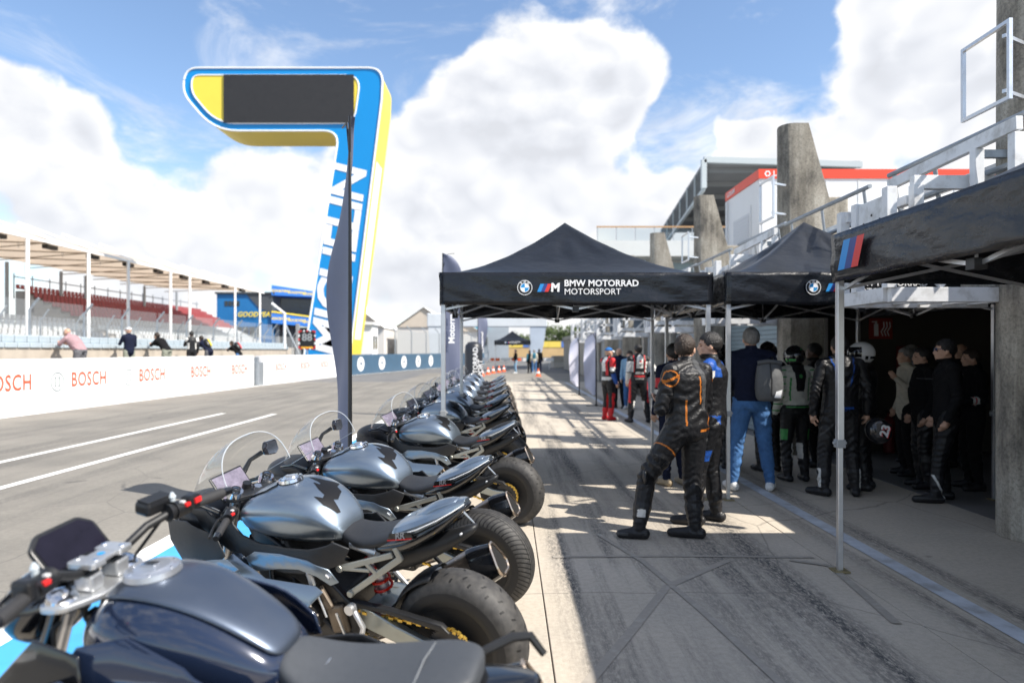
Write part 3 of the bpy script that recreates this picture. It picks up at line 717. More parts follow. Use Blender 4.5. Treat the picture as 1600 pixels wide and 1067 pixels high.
# terrace slab, garage back wall, partitions and floor-to-slab panels
box('terrace_slab', OLDC2, *PB((4.86, -3, 2.55), (15, 62, 2.85)), pb)
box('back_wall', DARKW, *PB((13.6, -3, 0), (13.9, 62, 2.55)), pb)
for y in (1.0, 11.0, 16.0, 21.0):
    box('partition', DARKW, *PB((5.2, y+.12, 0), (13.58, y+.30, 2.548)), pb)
box('lintel', OLDC2, *PB((4.95, -3, 2.30), (5.15, 62, 2.548)), pb)
RIB = mat('shutter_blue_grey', (.20, .26, .29), .5, .2, .1, 6)
sh = MB()
for k in range(26): sh.box2((.32, 11.5, .02+k*.088), (.345+.012*(k % 2), 15.7, .02+k*.088+.08))
sh.build('roller_shutter', RIB, pb, smooth=False)
box('garage_panel', OLDC2, *PB((4.98, 16.5, 0), (5.12, 62, 2.298)), pb)
# doors and grey posts along the far garages
for k, y in enumerate((18.2, 22.3, 26.5, 30, 34.5, 39)):
    box('door', mat('grey_door', (.24, .27, .30), .5, 0, .1, 3), *PB((4.93, y, .02), (4.976, y+1.9, 2.1)), pb)
    box('door_jamb', OLDC2, *PB((4.80, y+2.0, .0), (4.97, y+2.3, 2.25)), pb)
# fins: tapering concrete buttress standing on each column
fin = None
fl = ['tall weathered concrete fin cut by the right picture edge', 'big weathered concrete fin behind the middle tent peak', 'concrete fin in front of the white cabin', 'small concrete fin under the glass terrace railing', 'distant concrete fin behind the first tent roof', 'farthest concrete fin along the pit building']
FIN_Y = [6, 11, 16, 21, 26, 31]
def fin_mesh():
    b = MB(); rr = []
    # plan ring, rounded on the lane side; x0 fixed, right side grows toward the base
    for z, wx, wy in ((0, .62, .52), (2.3, .62, .52), (2.5, .80, .5), (3.0, .88, .5), (4.1, .70, .48), (4.7, .54, .45), (5.24, .40, .42)):
        ring = []; r = min(wx, wy)*.42
        for k in range(7):
            a = math.pi/2+math.pi*k/6; ring.append((r+math.cos(a)*r, math.sin(a)*wy/2, z))
        ring += [(wx, -wy/2, z), (wx, wy/2, z)]
        rr.append(ring)
    b.rings(rr); return b.build('column', OLDC, None, angle=30)
for k, y in enumerate(FIN_Y):
    t = thing('concrete_fin', fl[k], 'pillar', (4.34, y, 0), 0, 'concrete fins of the pit building')
    if fin is None: fin = fin_mesh(); fin.parent = t; foot = MB().box2((.3, -.2, 2.86), (1.04, .2, 4.08)).build('shoulder_block', OLDC, t, smooth=False, bevel=.03)
    else:
        for src in (fin, foot):
            c = src.copy(); COL.objects.link(c); c.parent = t
    # open sign frame bolted to the fin
    fr = MB()
    x = -.25; y0, y1, z0, z1 = -.42, .18, 3.7, 4.36; w = .03
    fr.box2((x, y0, z0), (x+w, y1, z0+w)).box2((x, y0, z1-w), (x+w, y1, z1)).box2((x, y0, z0+w), (x+w, y0+w, z1-w)).box2((x, y1-w, z0+w), (x+w, y1, z1-w))
    fr.bar((x+w, y0+.1, z1-.1), (.05, y0+.25, z1-.1), .03, .03).bar((x+w, y0+.1, z0+.1), (.05, y0+.25, z0+.1), .03, .03)
    fr.build('sign_frame', ALU, t, smooth=False)
# steel signalling platforms, one per bay
HZ_O = mat('hazard_orange', (.80, .20, .03), .5)
pl_lab = ['white steel platform above the crowd, nearest the camera', 'white steel platform and rails behind the middle tent', 'grey steel platform next to the white cabin fin', 'fourth steel platform from the camera, with striped post', 'fifth steel platform from the camera under the first tent', 'sixth steel platform from the camera under the first tent', 'farthest steel platform with orange striped posts']
def platform(y0, label, idx):
    t = thing('steel_platform', label, 'platform', (3.4, y0, 0), 0, 'steel signalling platforms')
    W = STEEL_W; A = dict(smooth=False, bevel=.004)
    X1, Y1 = 1.45, .84
    # lower deck ring and joists
    MB().bar((0, 0, 2.14), (X1, 0, 2.14), .07, .13).build('deck_beam', W, t, **A)
    MB().bar((0, Y1, 2.14), (X1, Y1, 2.14), .07, .13).build('deck_beam', W, t, **A)
    MB().bar((0, .04, 2.145), (0, Y1-.04, 2.145), .07, .13).build('deck_beam', W, t, **A)
    for k in range(1, 6): MB().bar((k*.25, .04, 2.15), (k*.25, Y1-.04, 2.15), .05, .10).build('joist', W, t, **A)
    MB().bar((-.01, .02, 2.30), (X1, .02, 2.30), .06, .09).build('deck_rail', W, t, **A)
    # posts
    for (x, y, z0, z1) in ((.0, .0, 2.2, 3.10), (0, .55, 2.2, 3.06), (0, Y1, 2.2, 3.04), (.24, .0, 2.35, 3.12)):
        MB().box2((x-.045, y-.045, z0), (x+.045, y+.045, z1)).build('post', W, t, **A)
    # side plate with bolt holes
    pl = MB().box2((-.02, .05, 2.76), (.0, .5, 3.04)).build('side_plate', W, t, **A)
    for k in range(3): MB().cyl((-.025, .12+k*.14, 2.84+.06*(k % 2)), (-.019, .12+k*.14, 2.84+.06*(k % 2)), .012, None, 8).build('bolt', BLACK, pl)
    # upper beams
    MB().bar((.2, 0, 3.14), (1.3, 0, 3.14), .07, .12).build('upper_beam', W, t, **A)
    MB().bar((0, .78, 2.98), (1.3, .78, 2.98), .06, .10).build('upper_beam', W, t, **A)
    MB().bar((.2, .05, 3.0), (.2, Y1, 3.0), .05, .08).build('upper_beam', W, t, **A)
    MB().bar((.7, -.62, 3.47), (.7, 1.25, 3.42), .06, .11).build('hand_beam', W, t, **A)
    for y in (-.58, -.12, 1.2): MB().box2((.66, y-.04, 2.86), (.74, y+.04, 3.40)).build('post', W, t, **A)
    MB().bar((.70, -.12, 3.36), (1.3, -.12, 3.36), .05, .07).build('upper_beam', STEEL_G, t, **A)
    # extra guard frame on the terrace edge
    MB().bar((1.05, -1.0, 3.30), (1.05, 3.9, 3.30), .05, .09).build('guard_beam', W, t, **A)
    for y in (-.95, .35, 1.65, 2.95): MB().box2((1.01, y-.04, 2.86), (1.09, y+.04, 3.25)).build('post', W, t, **A)
    MB().bar((.02, -.02, 2.62), (1.3, -.02, 2.62), .05, .08).build('upper_beam', W, t, **A)
    MB().bar((.45, .02, 2.22), (1.3, .02, 3.05), .05, .06).build('diagonal_brace', W, t, **A)
    # hazard striped post
    for k in range(6): MB().box2((.255, .06, 2.36+k*.11), (.285, .10, 2.36+k*.11+.108)).build('stripe', HZ_O if k % 2 else W, t, smooth=False)
    # grey tube handrails along the terrace
    for z in (3.60, 3.22):
        MB().tube([(.86, -.6, z), (.86, 1.55, z)], .028, 8).build('handrail', STEEL_G, t)
        MB().tube([(.86, 1.95, z-.02), (.86, 4.4, z-.02)], .028, 8).build('handrail', STEEL_G, t)
    for y in (-.3, .75, 1.45, 2.1, 3.2, 4.2): MB().bar((.95, y, 2.86), (.86, y, 3.6), .012, .06).build('rail_bracket', STEEL_G, t, smooth=False)
    # grey side screen / cabinet on the far bays
    if idx >= 2:
        MB().box2((.5, .2, 2.36), (1.1, .24, 3.0)).build('screen_plate', mat('blue_grey_plate', (.19, .23, .28), .5, .2, .1, 4), t, smooth=False)
    return t
for k, y in enumerate((6.1, 11.1, 16.1, 21.1, 26.1, 31.1, 36.1)): platform(y, pl_lab[k], k)
# white cabin with a red band on the terrace
cab = thing('site_cabin', 'white portable cabin with red top band on the roof terrace', 'cabin', (5.95, 16.2, 2.86))
CABW = mat('cabin_white', (.72, .73, .74), .45, 0, .05, 1); CABR = mat('cabin_red', (.72, .055, .02), .45)
MB().box2((0, 0, .12), (6.1, 2.44, 2.86)).build('wall', CABW, cab, smooth=False)
MB().box2((-.03, -.03, 2.86), (6.13, 2.47, 3.08)).build('roof_band', CABR, cab, smooth=False)
for k in range(8): MB().box2((.05+k*.76, -.012, .12), (.08+k*.76, -.001, 2.86)).build('panel_joint', mat('cabin_joint', (.6, .61, .62), .5), cab, smooth=False)
wi = MB().box2((-.02, .55, .5), (-.001, 1.9, 2.35)).build('window', CABW, cab, smooth=False)
for k in range(18): MB().box2((-.03, .65, .6+k*.088), (-.021, 1.8, .6+k*.088+.08)).build('slat', mat('shutter_slat', (.58, .60, .63), .5), wi, smooth=False)
wf = MB().box2((1.35, -.03, 1.2), (2.55, -.002, 2.25)).build('window', CABW, cab, smooth=False)
for k in range(10): MB().box2((1.45, -.04, 1.25+k*.09), (2.45, -.031, 1.25+k*.09+.082)).build('slat', MATS['shutter_slat'], wf, smooth=False)
letters('LOXAM', .17, WHITE, (.62, -.034, 2.97), (1, 0, 0), (0, 0, 1), cab, bold=.02, spacing=1.1)
letters('LOXAM', .17, WHITE, (-.034, 2.0, 2.97), (0, -1, 0), (0, 0, 1), cab, bold=.02, spacing=1.1)
place(disc_mb(.075, 6, .045), face_matrix((.18, -.034, 2.97), (1, 0, 0), (0, 0, 1))).build('emblem', WHITE, cab, smooth=False, fix=False)
MB().cyl((-.05, 2.3, 0), (-.05, 2.3, 2.8), .03).build('downpipe', CABW, cab)
# terrace building with glass railing, further down
tb = thing('terrace_building', 'modern building with glazed front and glass terrace railing beyond the first tent', 'building', (8.4, 58, 0))
MB().box2((0, 1.0, 3), (14, 14, 9.4)).build('wall', mat('grey_cladding', (.40, .43, .44), .6, 0, .08, .5), tb, smooth=False)
for k in range(7): MB().box2((.2+k*1.8, .9, 5.0), (1.9+k*1.8, .995, 9.2)).build('window', mat('green_glazing', (.17, .22, .23), .1, 0, .2, .5), tb, smooth=False)
for z in (7.6,): MB().box2((0, .84, z), (14, .9, z+.12)).build('transom', STEEL_G, tb, smooth=False)
MB().box2((-1.2, -.6, 9.6), (15, 14, 10.9)).build('terrace_slab', mat('pale_slab', (.55, .57, .57), .6, 0, .06, .5), tb, smooth=False)
MB().box2((-.6, 0, 9.4), (15, 14, 9.6)).build('soffit', mat('soffit_grey', (.25, .27, .28), .7), tb, smooth=False)
TR = glass_mat('railing_glass', (.90, .93, .93), .6)
for k in range(7):
    MB().box2((-.9+k*1.6, -.42, 10.92), (-.9+k*1.6+1.5, -.40, 11.95)).build('glass_panel', TR, tb, smooth=False)
    MB().box2((-.96+k*1.6, -.46, 10.92), (-.90+k*1.6, -.38, 12.02)).build('post', STEEL_G, tb, smooth=False)
MB().box2((-1.0, -.48, 12.02), (11, -.36, 12.14)).build('handrail', mat('wood_rail', (.42, .25, .12), .6), tb, smooth=False)
# cantilevered grandstand canopy behind
gc = thing('grandstand_canopy', 'big cantilevered grey canopy with louvred edge behind the white cabin', 'canopy', (20, 70, 0))
CG = mat('canopy_grey', (.24, .25, .26), .7, 0, .1, .4); CGL = mat('canopy_fascia', (.45, .50, .52), .5)
def cz(y): return 21.0-.18*y
MB().rings([[(0, y, cz(y)-.2), (16, y, cz(y)-.2), (16, y, cz(y)+.1), (0, y, cz(y)+.1)] for y in (0, 20)]).build('roof_deck', CG, gc, smooth=False)
MB().bar((-.1, -.3, 21.1), (16, -.3, 20.6), .5, .6).build('front_fascia', CGL, gc, smooth=False)
MB().bar((-.1, -.3, 21.1), (-.1, -.3, 18.2), .5, .5).build('corner_post', CGL, gc, smooth=False)
for k in range(7):
    y = k*3.2; MB().bar((-.05, y, cz(y)), (-.05, y, cz(y)-2.6), .16, .16).build('louvre_post', CGL, gc, smooth=False)
for k in range(9): MB().bar((0, 0, 20.7-k*.28), (0, 20, 17.1-k*.28), .05, .15).build('louvre', mat('louvre_dark', (.10, .11, .115), .6), gc, smooth=False)
MB().bar((-.1, -.3, 18.1), (-.1, 20, 14.6), .3, .3).build('lower_rail', CGL, gc, smooth=False)
for k in range(6): MB().bar((0, 1+k*3.4, cz(1+k*3.4)-.45), (16, 1+k*3.4, cz(1+k*3.4)-.45), .3, .5).build('rafter', CG, gc, smooth=False)
MB().box2((3, 3, 3), (16, 20, 15)).build('stand_back', mat('stand_dark', (.08, .08, .085), .8), gc, smooth=False)
# garage fittings on the partition wall
sg = thing('fire_sign', 'red fire extinguisher sign on the dark garage wall', 'sign', (6.05, 11.10, 2.0))
MB().box2((-.19, 0, -.17), (.19, .012, .17)).build('plate', mat('sign_red', (.28, .03, .02), .6), sg, smooth=False)
b = MB().box((-.08, -.006, -.02), (.07, .006, .2)).box((-.08, -.006, .1), (.03, .006, .05)).box((-.11, -.006, .11), (.08, .006, .02)); b.build('pictogram', WHITE, sg, smooth=False)
b = MB()
for k in range(3): b.tube([(.03+.05*k, -.006, -.12), (.0+.05*k, -.006, -.05), (.05+.05*k, -.006, .03), (.04+.05*k, -.006, .11)], .009, 4)
b.build('flames', WHITE, sg)
tag(MB().box2((6.3, 11.0, 1.22), (6.62, 11.11, 1.72)).build('fire_hose_box', mat('box_red', (.14, .012, .012), .6), smooth=False, bevel=.01), 'dull red wall box below the fire sign in the garage', 'box')
fe = thing('fire_extinguisher', 'dark red fire extinguisher standing by the garage wall', 'extinguisher', (6.1, 10.95, 0))
MB().lathe([(.001, 0), (.085, .01), (.085, .5), (.06, .57), (.03, .6), (.03, .64), (.001, .65)], (0, 0, .0), (0, 0, 1), 18).build('cylinder', mat('box_red', (.14, .012, .012), .6), fe)
MB().box((0, 0, .67), (.04, .14, .04)).tube([(0, -.05, .63), (.1, -.08, .55), (.1, -.08, .25)], .012, 6).build('handle', BLACK, fe)
mq = thing('display_panel', 'black panel with yellow mark at the back of the garage', 'panel', (8.2, 10.4, 0))
MB().box2((-.5, -.1, 0), (.7, .1, 1.0)).box2((-.6, -.14, 1.0), (.8, .14, 1.95)).build('panel', BLACK, mq, smooth=False, bevel=.02)
letters('SPORT', .22, YT, (.1, -.16, 1.7), (1, 0, 0), (0, 0, 1), mq, bold=.02)
# ================================================================ canopy tents
VINYL = mat('black_vinyl', (.006, .0075, .011), .36, 0, .3, 3, .6, 5.5, spec=.36)
VAL = mat('valance_vinyl', (.006, .007, .010), .26, 0, .3, 3, .7, 4.5, spec=.5, stretch=(1, 1, 2.2))
VINYL_IN = mat('tent_lining', (.010, .010, .012), .8)
M_LB = mat('stripe_light_blue', (.02, .25, .62), .4); M_DB = mat('stripe_dark_blue', (.022, .05, .22), .4); M_RD = mat('stripe_red', (.62, .035, .03), .4)
PRINT_W = mat('white_print', (.82, .82, .82), .45)
LOGO_B = mat('roundel_blue', (.01, .25, .58), .4)
def roundel(parent, M, r, ring=None, name='roundel'):
    """round emblem: black ring edged white, quartered blue and white centre"""
    e = thing_part(name, parent)
    ring = ring or BLACK
    place(disc_mb(r, 32, r*.93), M @ Matrix.Translation((0, 0, .002))).build('rim', PRINT_W, e, smooth=False, fix=False)
    place(disc_mb(r*.93, 32, r*.60), M @ Matrix.Translation((0, 0, .001))).build('ring', ring, e, smooth=False, fix=False)
    place(disc_mb(r*.62, 32, r*.55), M @ Matrix.Translation((0, 0, .003))).build('rim', PRINT_W, e, smooth=False, fix=False)
    for k in range(4):
        place(disc_mb(r*.56, 8, 0, k*math.pi/2, (k+1)*math.pi/2), M @ Matrix.Translation((0, 0, .002))).build('quarter', LOGO_B if k % 2 else PRINT_W, e, smooth=False, fix=False)
    for ch, a in (('B', 128), ('M', 90), ('W', 52)):
        c, s = math.cos(R(a)), math.sin(R(a))
        place(text_mb(ch, r*.36, .02), M @ Matrix.Translation((c*r*.765, s*r*.765, .0035)) @ Matrix.Rotation(R(a-90), 4, 'Z')).build('letter', PRINT_W, e, smooth=False, fix=False)
    return e
def thing_part(name, parent):
    o = bpy.data.objects.new(name, None); COL.objects.link(o); o.parent = parent; o.empty_display_size = .05; return o
def m_stripes(parent, M, h, withM=True):
    sl = .42*h
    for k, m in enumerate((M_LB, M_DB, M_RD)):
        x0 = k*.46*h
        place(MB().add([(x0, -h/2, 0), (x0+.46*h, -h/2, 0), (x0+.46*h+sl, h/2, 0), (x0+sl, h/2, 0)], [(0, 1, 2, 3)]), M).build('stripe', m, parent, smooth=False, fix=False)
    if withM: place(text_mb('M', h*1.42, .045, .05), M @ Matrix.Translation((2.25*h, 0, 0))).build('lettering', PRINT_W, parent, smooth=False, fix=False)
S = 3.0; ZE, ZV, ZP = 2.49, 2.15, 3.33
def tent(loc, label, seed, print_front=False, print_left=False, bump=.0):
    t = thing('canopy_tent', label, 'tent', loc, 0, 'black canopy tents along the garages')
    h = S/2; ph = seed*1.7
    def roof(u, v):
        x = -h+S*u; y = -h+S*v; r = max(abs(x), abs(y))/h
        z = ZE+(ZP-ZE)*((1-r)**1.55*.93+.07*(1-r))
        # folds running from peak to eaves, slack between ridges
        a = math.atan2(y, x); rr = math.hypot(x, y)
        z += (.020*math.sin(a*13+ph)+.012*math.sin(a*23+2*ph+rr*3))*math.sin(min(1, rr/.85)*math.pi)*(1 if rr > .06 else 0)*min(1, abs(abs(x)-abs(y))/h*5)+.006*math.sin(rr*14+a*5+ph)*min(1, rr)*(1-r)
        dia = abs(abs(x)-abs(y))/h; z -= .05*math.sin(r*math.pi)*min(1, dia*1.3)
        if r > .9: z -= .006*math.sin(9*a)
        return (x, y, z)
    rb = MB().grid(roof, 44, 44); tri = []
    for f in rb.f:   # split each quad along the ridge direction of its quarter
        cx = sum(rb.v[i][0] for i in f); cy = sum(rb.v[i][1] for i in f); a, b_, c_, d_ = f
        tri += [(a, b_, c_), (a, c_, d_)] if cx*cy > 0 else [(a, b_, d_), (b_, c_, d_)]
    rb.f = tri; rb.mi = [0]*len(tri); rb.build('roof', VINYL, t, angle=180, solid=.004)
    def val(i):
        c = [(-h, -h), (h, -h), (h, h), (-h, h)]; a = c[i]; b = c[(i+1) % 4]
        def f(u, v):
            x = a[0]+(b[0]-a[0])*u; y = a[1]+(b[1]-a[1])*u
            n = (0, -1) if i == 0 else (1, 0) if i == 1 else (0, 1) if i == 2 else (-1, 0)
            w = .016*math.sin(u*9.0+i*2+ph)*(1-v)+.009*math.sin(u*23+v*9+ph)*math.sin(v*3)+.016*math.sin(u*3.1+v*3)*(1-v*.5)+.006*math.sin(u*41+7*v)*(1-v)
            sag = -.012*math.sin(u*math.pi)
            return (x+n[0]*(.012+w*.7), y+n[1]*(.012+w*.7), ZV+(ZE-ZV)*v+sag*(1-v)+.012*v)
        return f
    for i in range(4): MB().grid(val(i), 48, 8).build('valance', VAL, t, angle=180, solid=.003)
    for sx in (-1, 1):
        for sy in (-1, 1):
            x, y = sx*(h-.035), sy*(h-.035)
            lg = MB().box2((x-.024, y-.024, .95), (x+.024, y+.024, ZE-.02)).box2((x-.019, y-.019, .01), (x+.019, y+.019, .95)).build('leg', ALU, t, smooth=False, bevel=.004)
            MB().box2((x-.032, y-.032, .92), (x+.032, y+.032, .98)).box2((x-.05, y-.012, .945), (x+.05, y+.012, .965)).build('clamp', mat('grey_plastic', (.28, .29, .30), .5), lg, smooth=False, bevel=.004)
            MB().box2((x-.055, y-.055, .001), (x+.055, y+.055, .012)).build('foot_plate', mat('brass_plate', (.30, .25, .14), .5, .6), lg, smooth=False)
    # scissor trusses
    c = [(-h+.05, -h+.05), (h-.05, -h+.05), (h-.05, h-.05), (-h+.05, h-.05)]
    za, zb = 2.40, 2.10
    for i in range(4):
        a = Vector((*c[i], 0)); b = Vector((*c[(i+1) % 4], 0))
        for k in range(2):
            p = a+(b-a)*(k/2); q = a+(b-a)*((k+1)/2); n = (b-a).normalized().cross(Vector((0, 0, 1)))*.012
            MB().bar(p+Vector((0, 0, za))+n, q+Vector((0, 0, zb))+n, .012, .024).build('strut', ALU, t, smooth=False)
            MB().bar(p+Vector((0, 0, zb))-n, q+Vector((0, 0, za))-n, .012, .024).build('strut', ALU, t, smooth=False)
        mid = (a+b)/2; MB().box(mid+Vector((0, 0, zb)), (.07, .07, .06)).build('joint', BLACK, t, smooth=False); MB().box(mid+Vector((0, 0, za)), (.06, .06, .06)).build('joint', BLACK, t, smooth=False)
        MB().bar(mid+Vector((0, 0, zb)), mid+Vector((0, 0, za)), .012, .012).build('strut', ALU, t, smooth=False)
    for i in range(4):
        m1 = (Vector((*c[i], 0))+Vector((*c[(i+1) % 4], 0)))/2
        MB().bar(m1+Vector((0, 0, zb)), (0, 0, 2.62), .012, .024).build('strut', ALU, t, smooth=False)
        MB().bar(m1+Vector((0, 0, za)), (0, 0, 2.36), .012, .024).build('strut', ALU, t, smooth=False)
    MB().cyl((0, 0, 2.30), (0, 0, ZP-.03), .02).build('mast', ALU, t)
    if print_front:
        zc = (ZE+ZV)/2+.01; y = -h-.05
        roundel(t, face_matrix((-.565, y, zc), (1, 0, 0), (0, 0, 1)), .082)
        m_stripes(t, face_matrix((-.43, y, zc-.002), (1, 0, 0), (0, 0, 1)), .088)
        letters('BMW MOTORRAD', .097, PRINT_W, (-.135, y, zc+.046), (1, 0, 0), (0, 0, 1), t, bold=.022, align='LEFT', spacing=1.02)
        letters('MOTORSPORT', .094, PRINT_W, (-.135, y, zc-.046), (1, 0, 0), (0, 0, 1), t, align='LEFT', spacing=1.0)
    if print_left:
        zc = (ZE+ZV)/2; x = -h-.055
        # the left side faces -x: text runs from far (+y) to near (-y)
        M = face_matrix((x, h-.19, zc), (0, -1, 0), (0, 0, 1))
        m_stripes(t, M, .205, False)
    return t
tent((.74, 9.02, 0), 'black canopy tent over the row of motorcycles with white lettering on its front', 1, True)
tent((3.88, 8.98, 0), 'black canopy tent in the middle, sheltering the crowd by the garage door', 2, True)
tent((3.93, 3.62, 0), 'nearest black canopy tent cut by the right picture edge, with tricolour stripes', 3, False, True)
t4 = tent((.3, 58, 0), 'small far black canopy tent at the end of the pit lane', 5, True)

# ================================================================ feather flags
FLAG = mat('navy_flag_cloth', (.11, .125, .19), .62, 0, .12, 2, .1, 5)
FLAGW = mat('white_flag_cloth', (.60, .60, .70), .7, 0, .1, 2)
def feather(loc, H, w, rz, label, m, group, base=True, seed=0, txt=None, twist=.5):
    t = thing('feather_flag', label, 'flag', loc, rz, group)
    MB().tube([(0, 0, .02), (0, 0, H*.6), (.01, 0, H*.9), (w*.25, 0, H*.985), (w*.6, 0, H*.99)], [.022, .018, .014, .01, .008], 8).build('pole', BLACK, t)
    def f(u, v):
        z = H*.15+(H*.84)*v
        top = 1 if v < .82 else math.sqrt(max(0, 1-((v-.82)/.18)**2))
        wid = w*(.86+.14*math.sin(v*3.0))*(.35+.65*min(1, v/.12)) * max(.05, top)
        a = twist*math.sin(v*4.2+seed)
        x = u*wid; y = .07*u*math.sin(v*9+u*2.5+seed)+x*math.sin(a)
        return (.012+x*math.cos(a), y, z)
    MB().grid(f, 10, 50).build('cloth', m, t, angle=180)
    MB().tube([f(0, k/24) for k in range(25)], .013, 6).build('sleeve', BLACK, t)
    b = MB().cyl((0, 0, .0), (0, 0, .05), .05)
    for k in range(2): b.bar((-.3, -.06+.12*k, .008), (.3, .06-.12*k, .008), .05, .012)
    b.build('base', BLACK, t)
    if txt:
        letters(txt, w*.42, PRINT_W, (w*.45, -.12, H*.55), (0, 0, 1), (-1, 0, 0), t, bold=.02)
    return t
feather((-1.5, 6.45, 0), 3.9, .66, R(114), 'tall navy feather flag in front of the screen tower', FLAG, 'navy feather flags', seed=.4, twist=.13)
feather((-1.62, 16.6, 0), 4.05, .5, R(10), 'navy feather flag behind the left leg of the first canopy tent', FLAG, 'navy feather flags', seed=1.2, txt='Motorrad', twist=.15)
feather((-1.5, 33, 0), 3.9, .5, R(60), 'distant navy feather flag beside the black inflatable column', FLAG, 'navy feather flags', seed=2.0, txt='Motorrad')
feather((2.6, 25.2, 0), 2.15, .36, R(170), 'farther small white feather flag beside the blue line', FLAGW, 'small white feather flags', seed=.3, twist=.2)
feather((2.6, 20.3, 0), 2.2, .36, R(172), 'nearer small white feather flag left of the rider in red boots', FLAGW, 'small white feather flags', seed=.9, twist=.2)
inf = thing('inflatable_column', 'black inflatable column with white lettering at the end of the bike row', 'inflatable', (-1.42, 27.5, 0))
MB().lathe([(.001, 0), (.36, .02), (.37, .3), (.36, 1.6), (.34, 1.85), (.22, 1.98), (.001, 2.02)], (0, 0, 0), (0, 0, 1), 24).build('body', mat('inflatable_black', (.02, .022, .028), .4), inf)
letters('MOTORRAD', .26, PRINT_W, (.1, -.375, 1.05), (0, 0, 1), (-1, 0, 0), inf, bold=.02)
letters('SPORT', .26, PRINT_W, (.3, -.34, .9), (0, 0, 1), (-1, 0, 0), inf, bold=.02)
# traffic cones
CONE = mat('cone_orange', (.80, .13, .03), .5)
cn = None
cone_pos = [(-1.75, 44.5, 'leftmost orange cone behind the bikes'), (-1.45, 47.5, 'second orange cone from the left behind the bikes'), (-1.15, 50, 'middle orange cone of the row behind the bikes'), (-.75, 52, 'fourth orange cone behind the bikes'), (-.4, 54, 'orange cone nearest the lone person on the far lane'), (1.9, 44, 'orange cone at the feet of the distant group')]
for x, y, lb in cone_pos:
    if cn is None:
        cn = thing('traffic_cone', lb, 'cone', (x, y, -.014), 0, 'traffic cones')
        MB().lathe([(.15, .03), (.03, .5), (.02, .52)], (0, 0, 0), (0, 0, 1), 14).box2((-.2, -.2, 0), (.2, .2, .035)).build('body', CONE, cn)
        MB().lathe([(.112, .2), (.077, .33)], (0, 0, 0), (0, 0, 1), 14).build('white_band', WHITE, cn)
        c = cn
    else:
        c = copy_tree(cn); c.location = (x, y, -.014); c['label'] = lb
fb2 = thing('barrier_tape', 'row of orange and white barrier boards across the far lane', 'barrier', (-2.5, 60, 0))
for k in range(8): MB().box2((k*.95-1, 0, .75), (k*.95-.2, .05, 1.0)).box2((k*.95-.62, 0, 0), (k*.95-.58, .05, .75)).build('board', CONE if k % 2 == 0 else WHITE, fb2, smooth=False)
# ================================================================ motorcycles
def paint(name, col, rough=.3, metal=.75, coat=1.0, flake=0.0):
    m = mat(name, col, rough, metal, .04, 4, coat=coat); return m
SILVER = mat('silver_blue_paint', (.235, .285, .34), .33, .88, coat=.5)
MATS['silver_blue_paint'].node_tree.nodes['Principled BSDF'].inputs['Coat Roughness'].default_value = .10
NAVY = paint('navy_gloss_paint', (.012, .020, .045), .12, .2)
SATIN = mat('satin_grey_paint', (.11, .135, .18), .32, .8, .03, 5, coat=.15)
GLOSSK = mat('gloss_black', (.006, .0065, .008), .14, 0, .1, 10, coat=.8)
MATTEK = mat('matt_black', (.010, .0105, .012), .5, 0, .15, 30)
SEATM = mat('seat_leather', (.014, .015, .018), .56, 0, .15, 60, .12, 240)
SEATG_ = mat('grey_seat_leather', (.045, .050, .058), .6, 0, .1, 60, .12, 300)
ENG = mat('engine_dark', (.045, .043, .042), .42, .6, .4, 25)
ENG2 = mat('engine_bronze', (.16, .13, .10), .42, .8, .3, 20)
TITAN = mat('titanium', (.34, .29, .25), .30, .95, .25, 9)
FRAMEG = mat('subframe_grey', (.40, .40, .36), .42, .7, .08, 20)
SWING = mat('swingarm_alu', (.33, .35, .33), .36, .85, .1, 12)
GOLD = mat('gold_chain', (.62, .42, .09), .35, .9, .3, 50)
REDG = mat('red_gloss', (.62, .025, .012), .25, .1, coat=.5)
SCREEN = glass_mat('windscreen_clear', (.95, .96, .96), 1.0, .02, .03, (.8, .82, .85))
SEDGE = mat('screen_edge', (.62, .66, .70), .15, 0, trans=.4)
TFT = mat('tft_glass', (.008, .007, .014), .22, 0, .3, 14, spec=.22)
TFT2 = mat('tft_film', (.17, .15, .20), .25, 0, .4, 22, .1, 60)

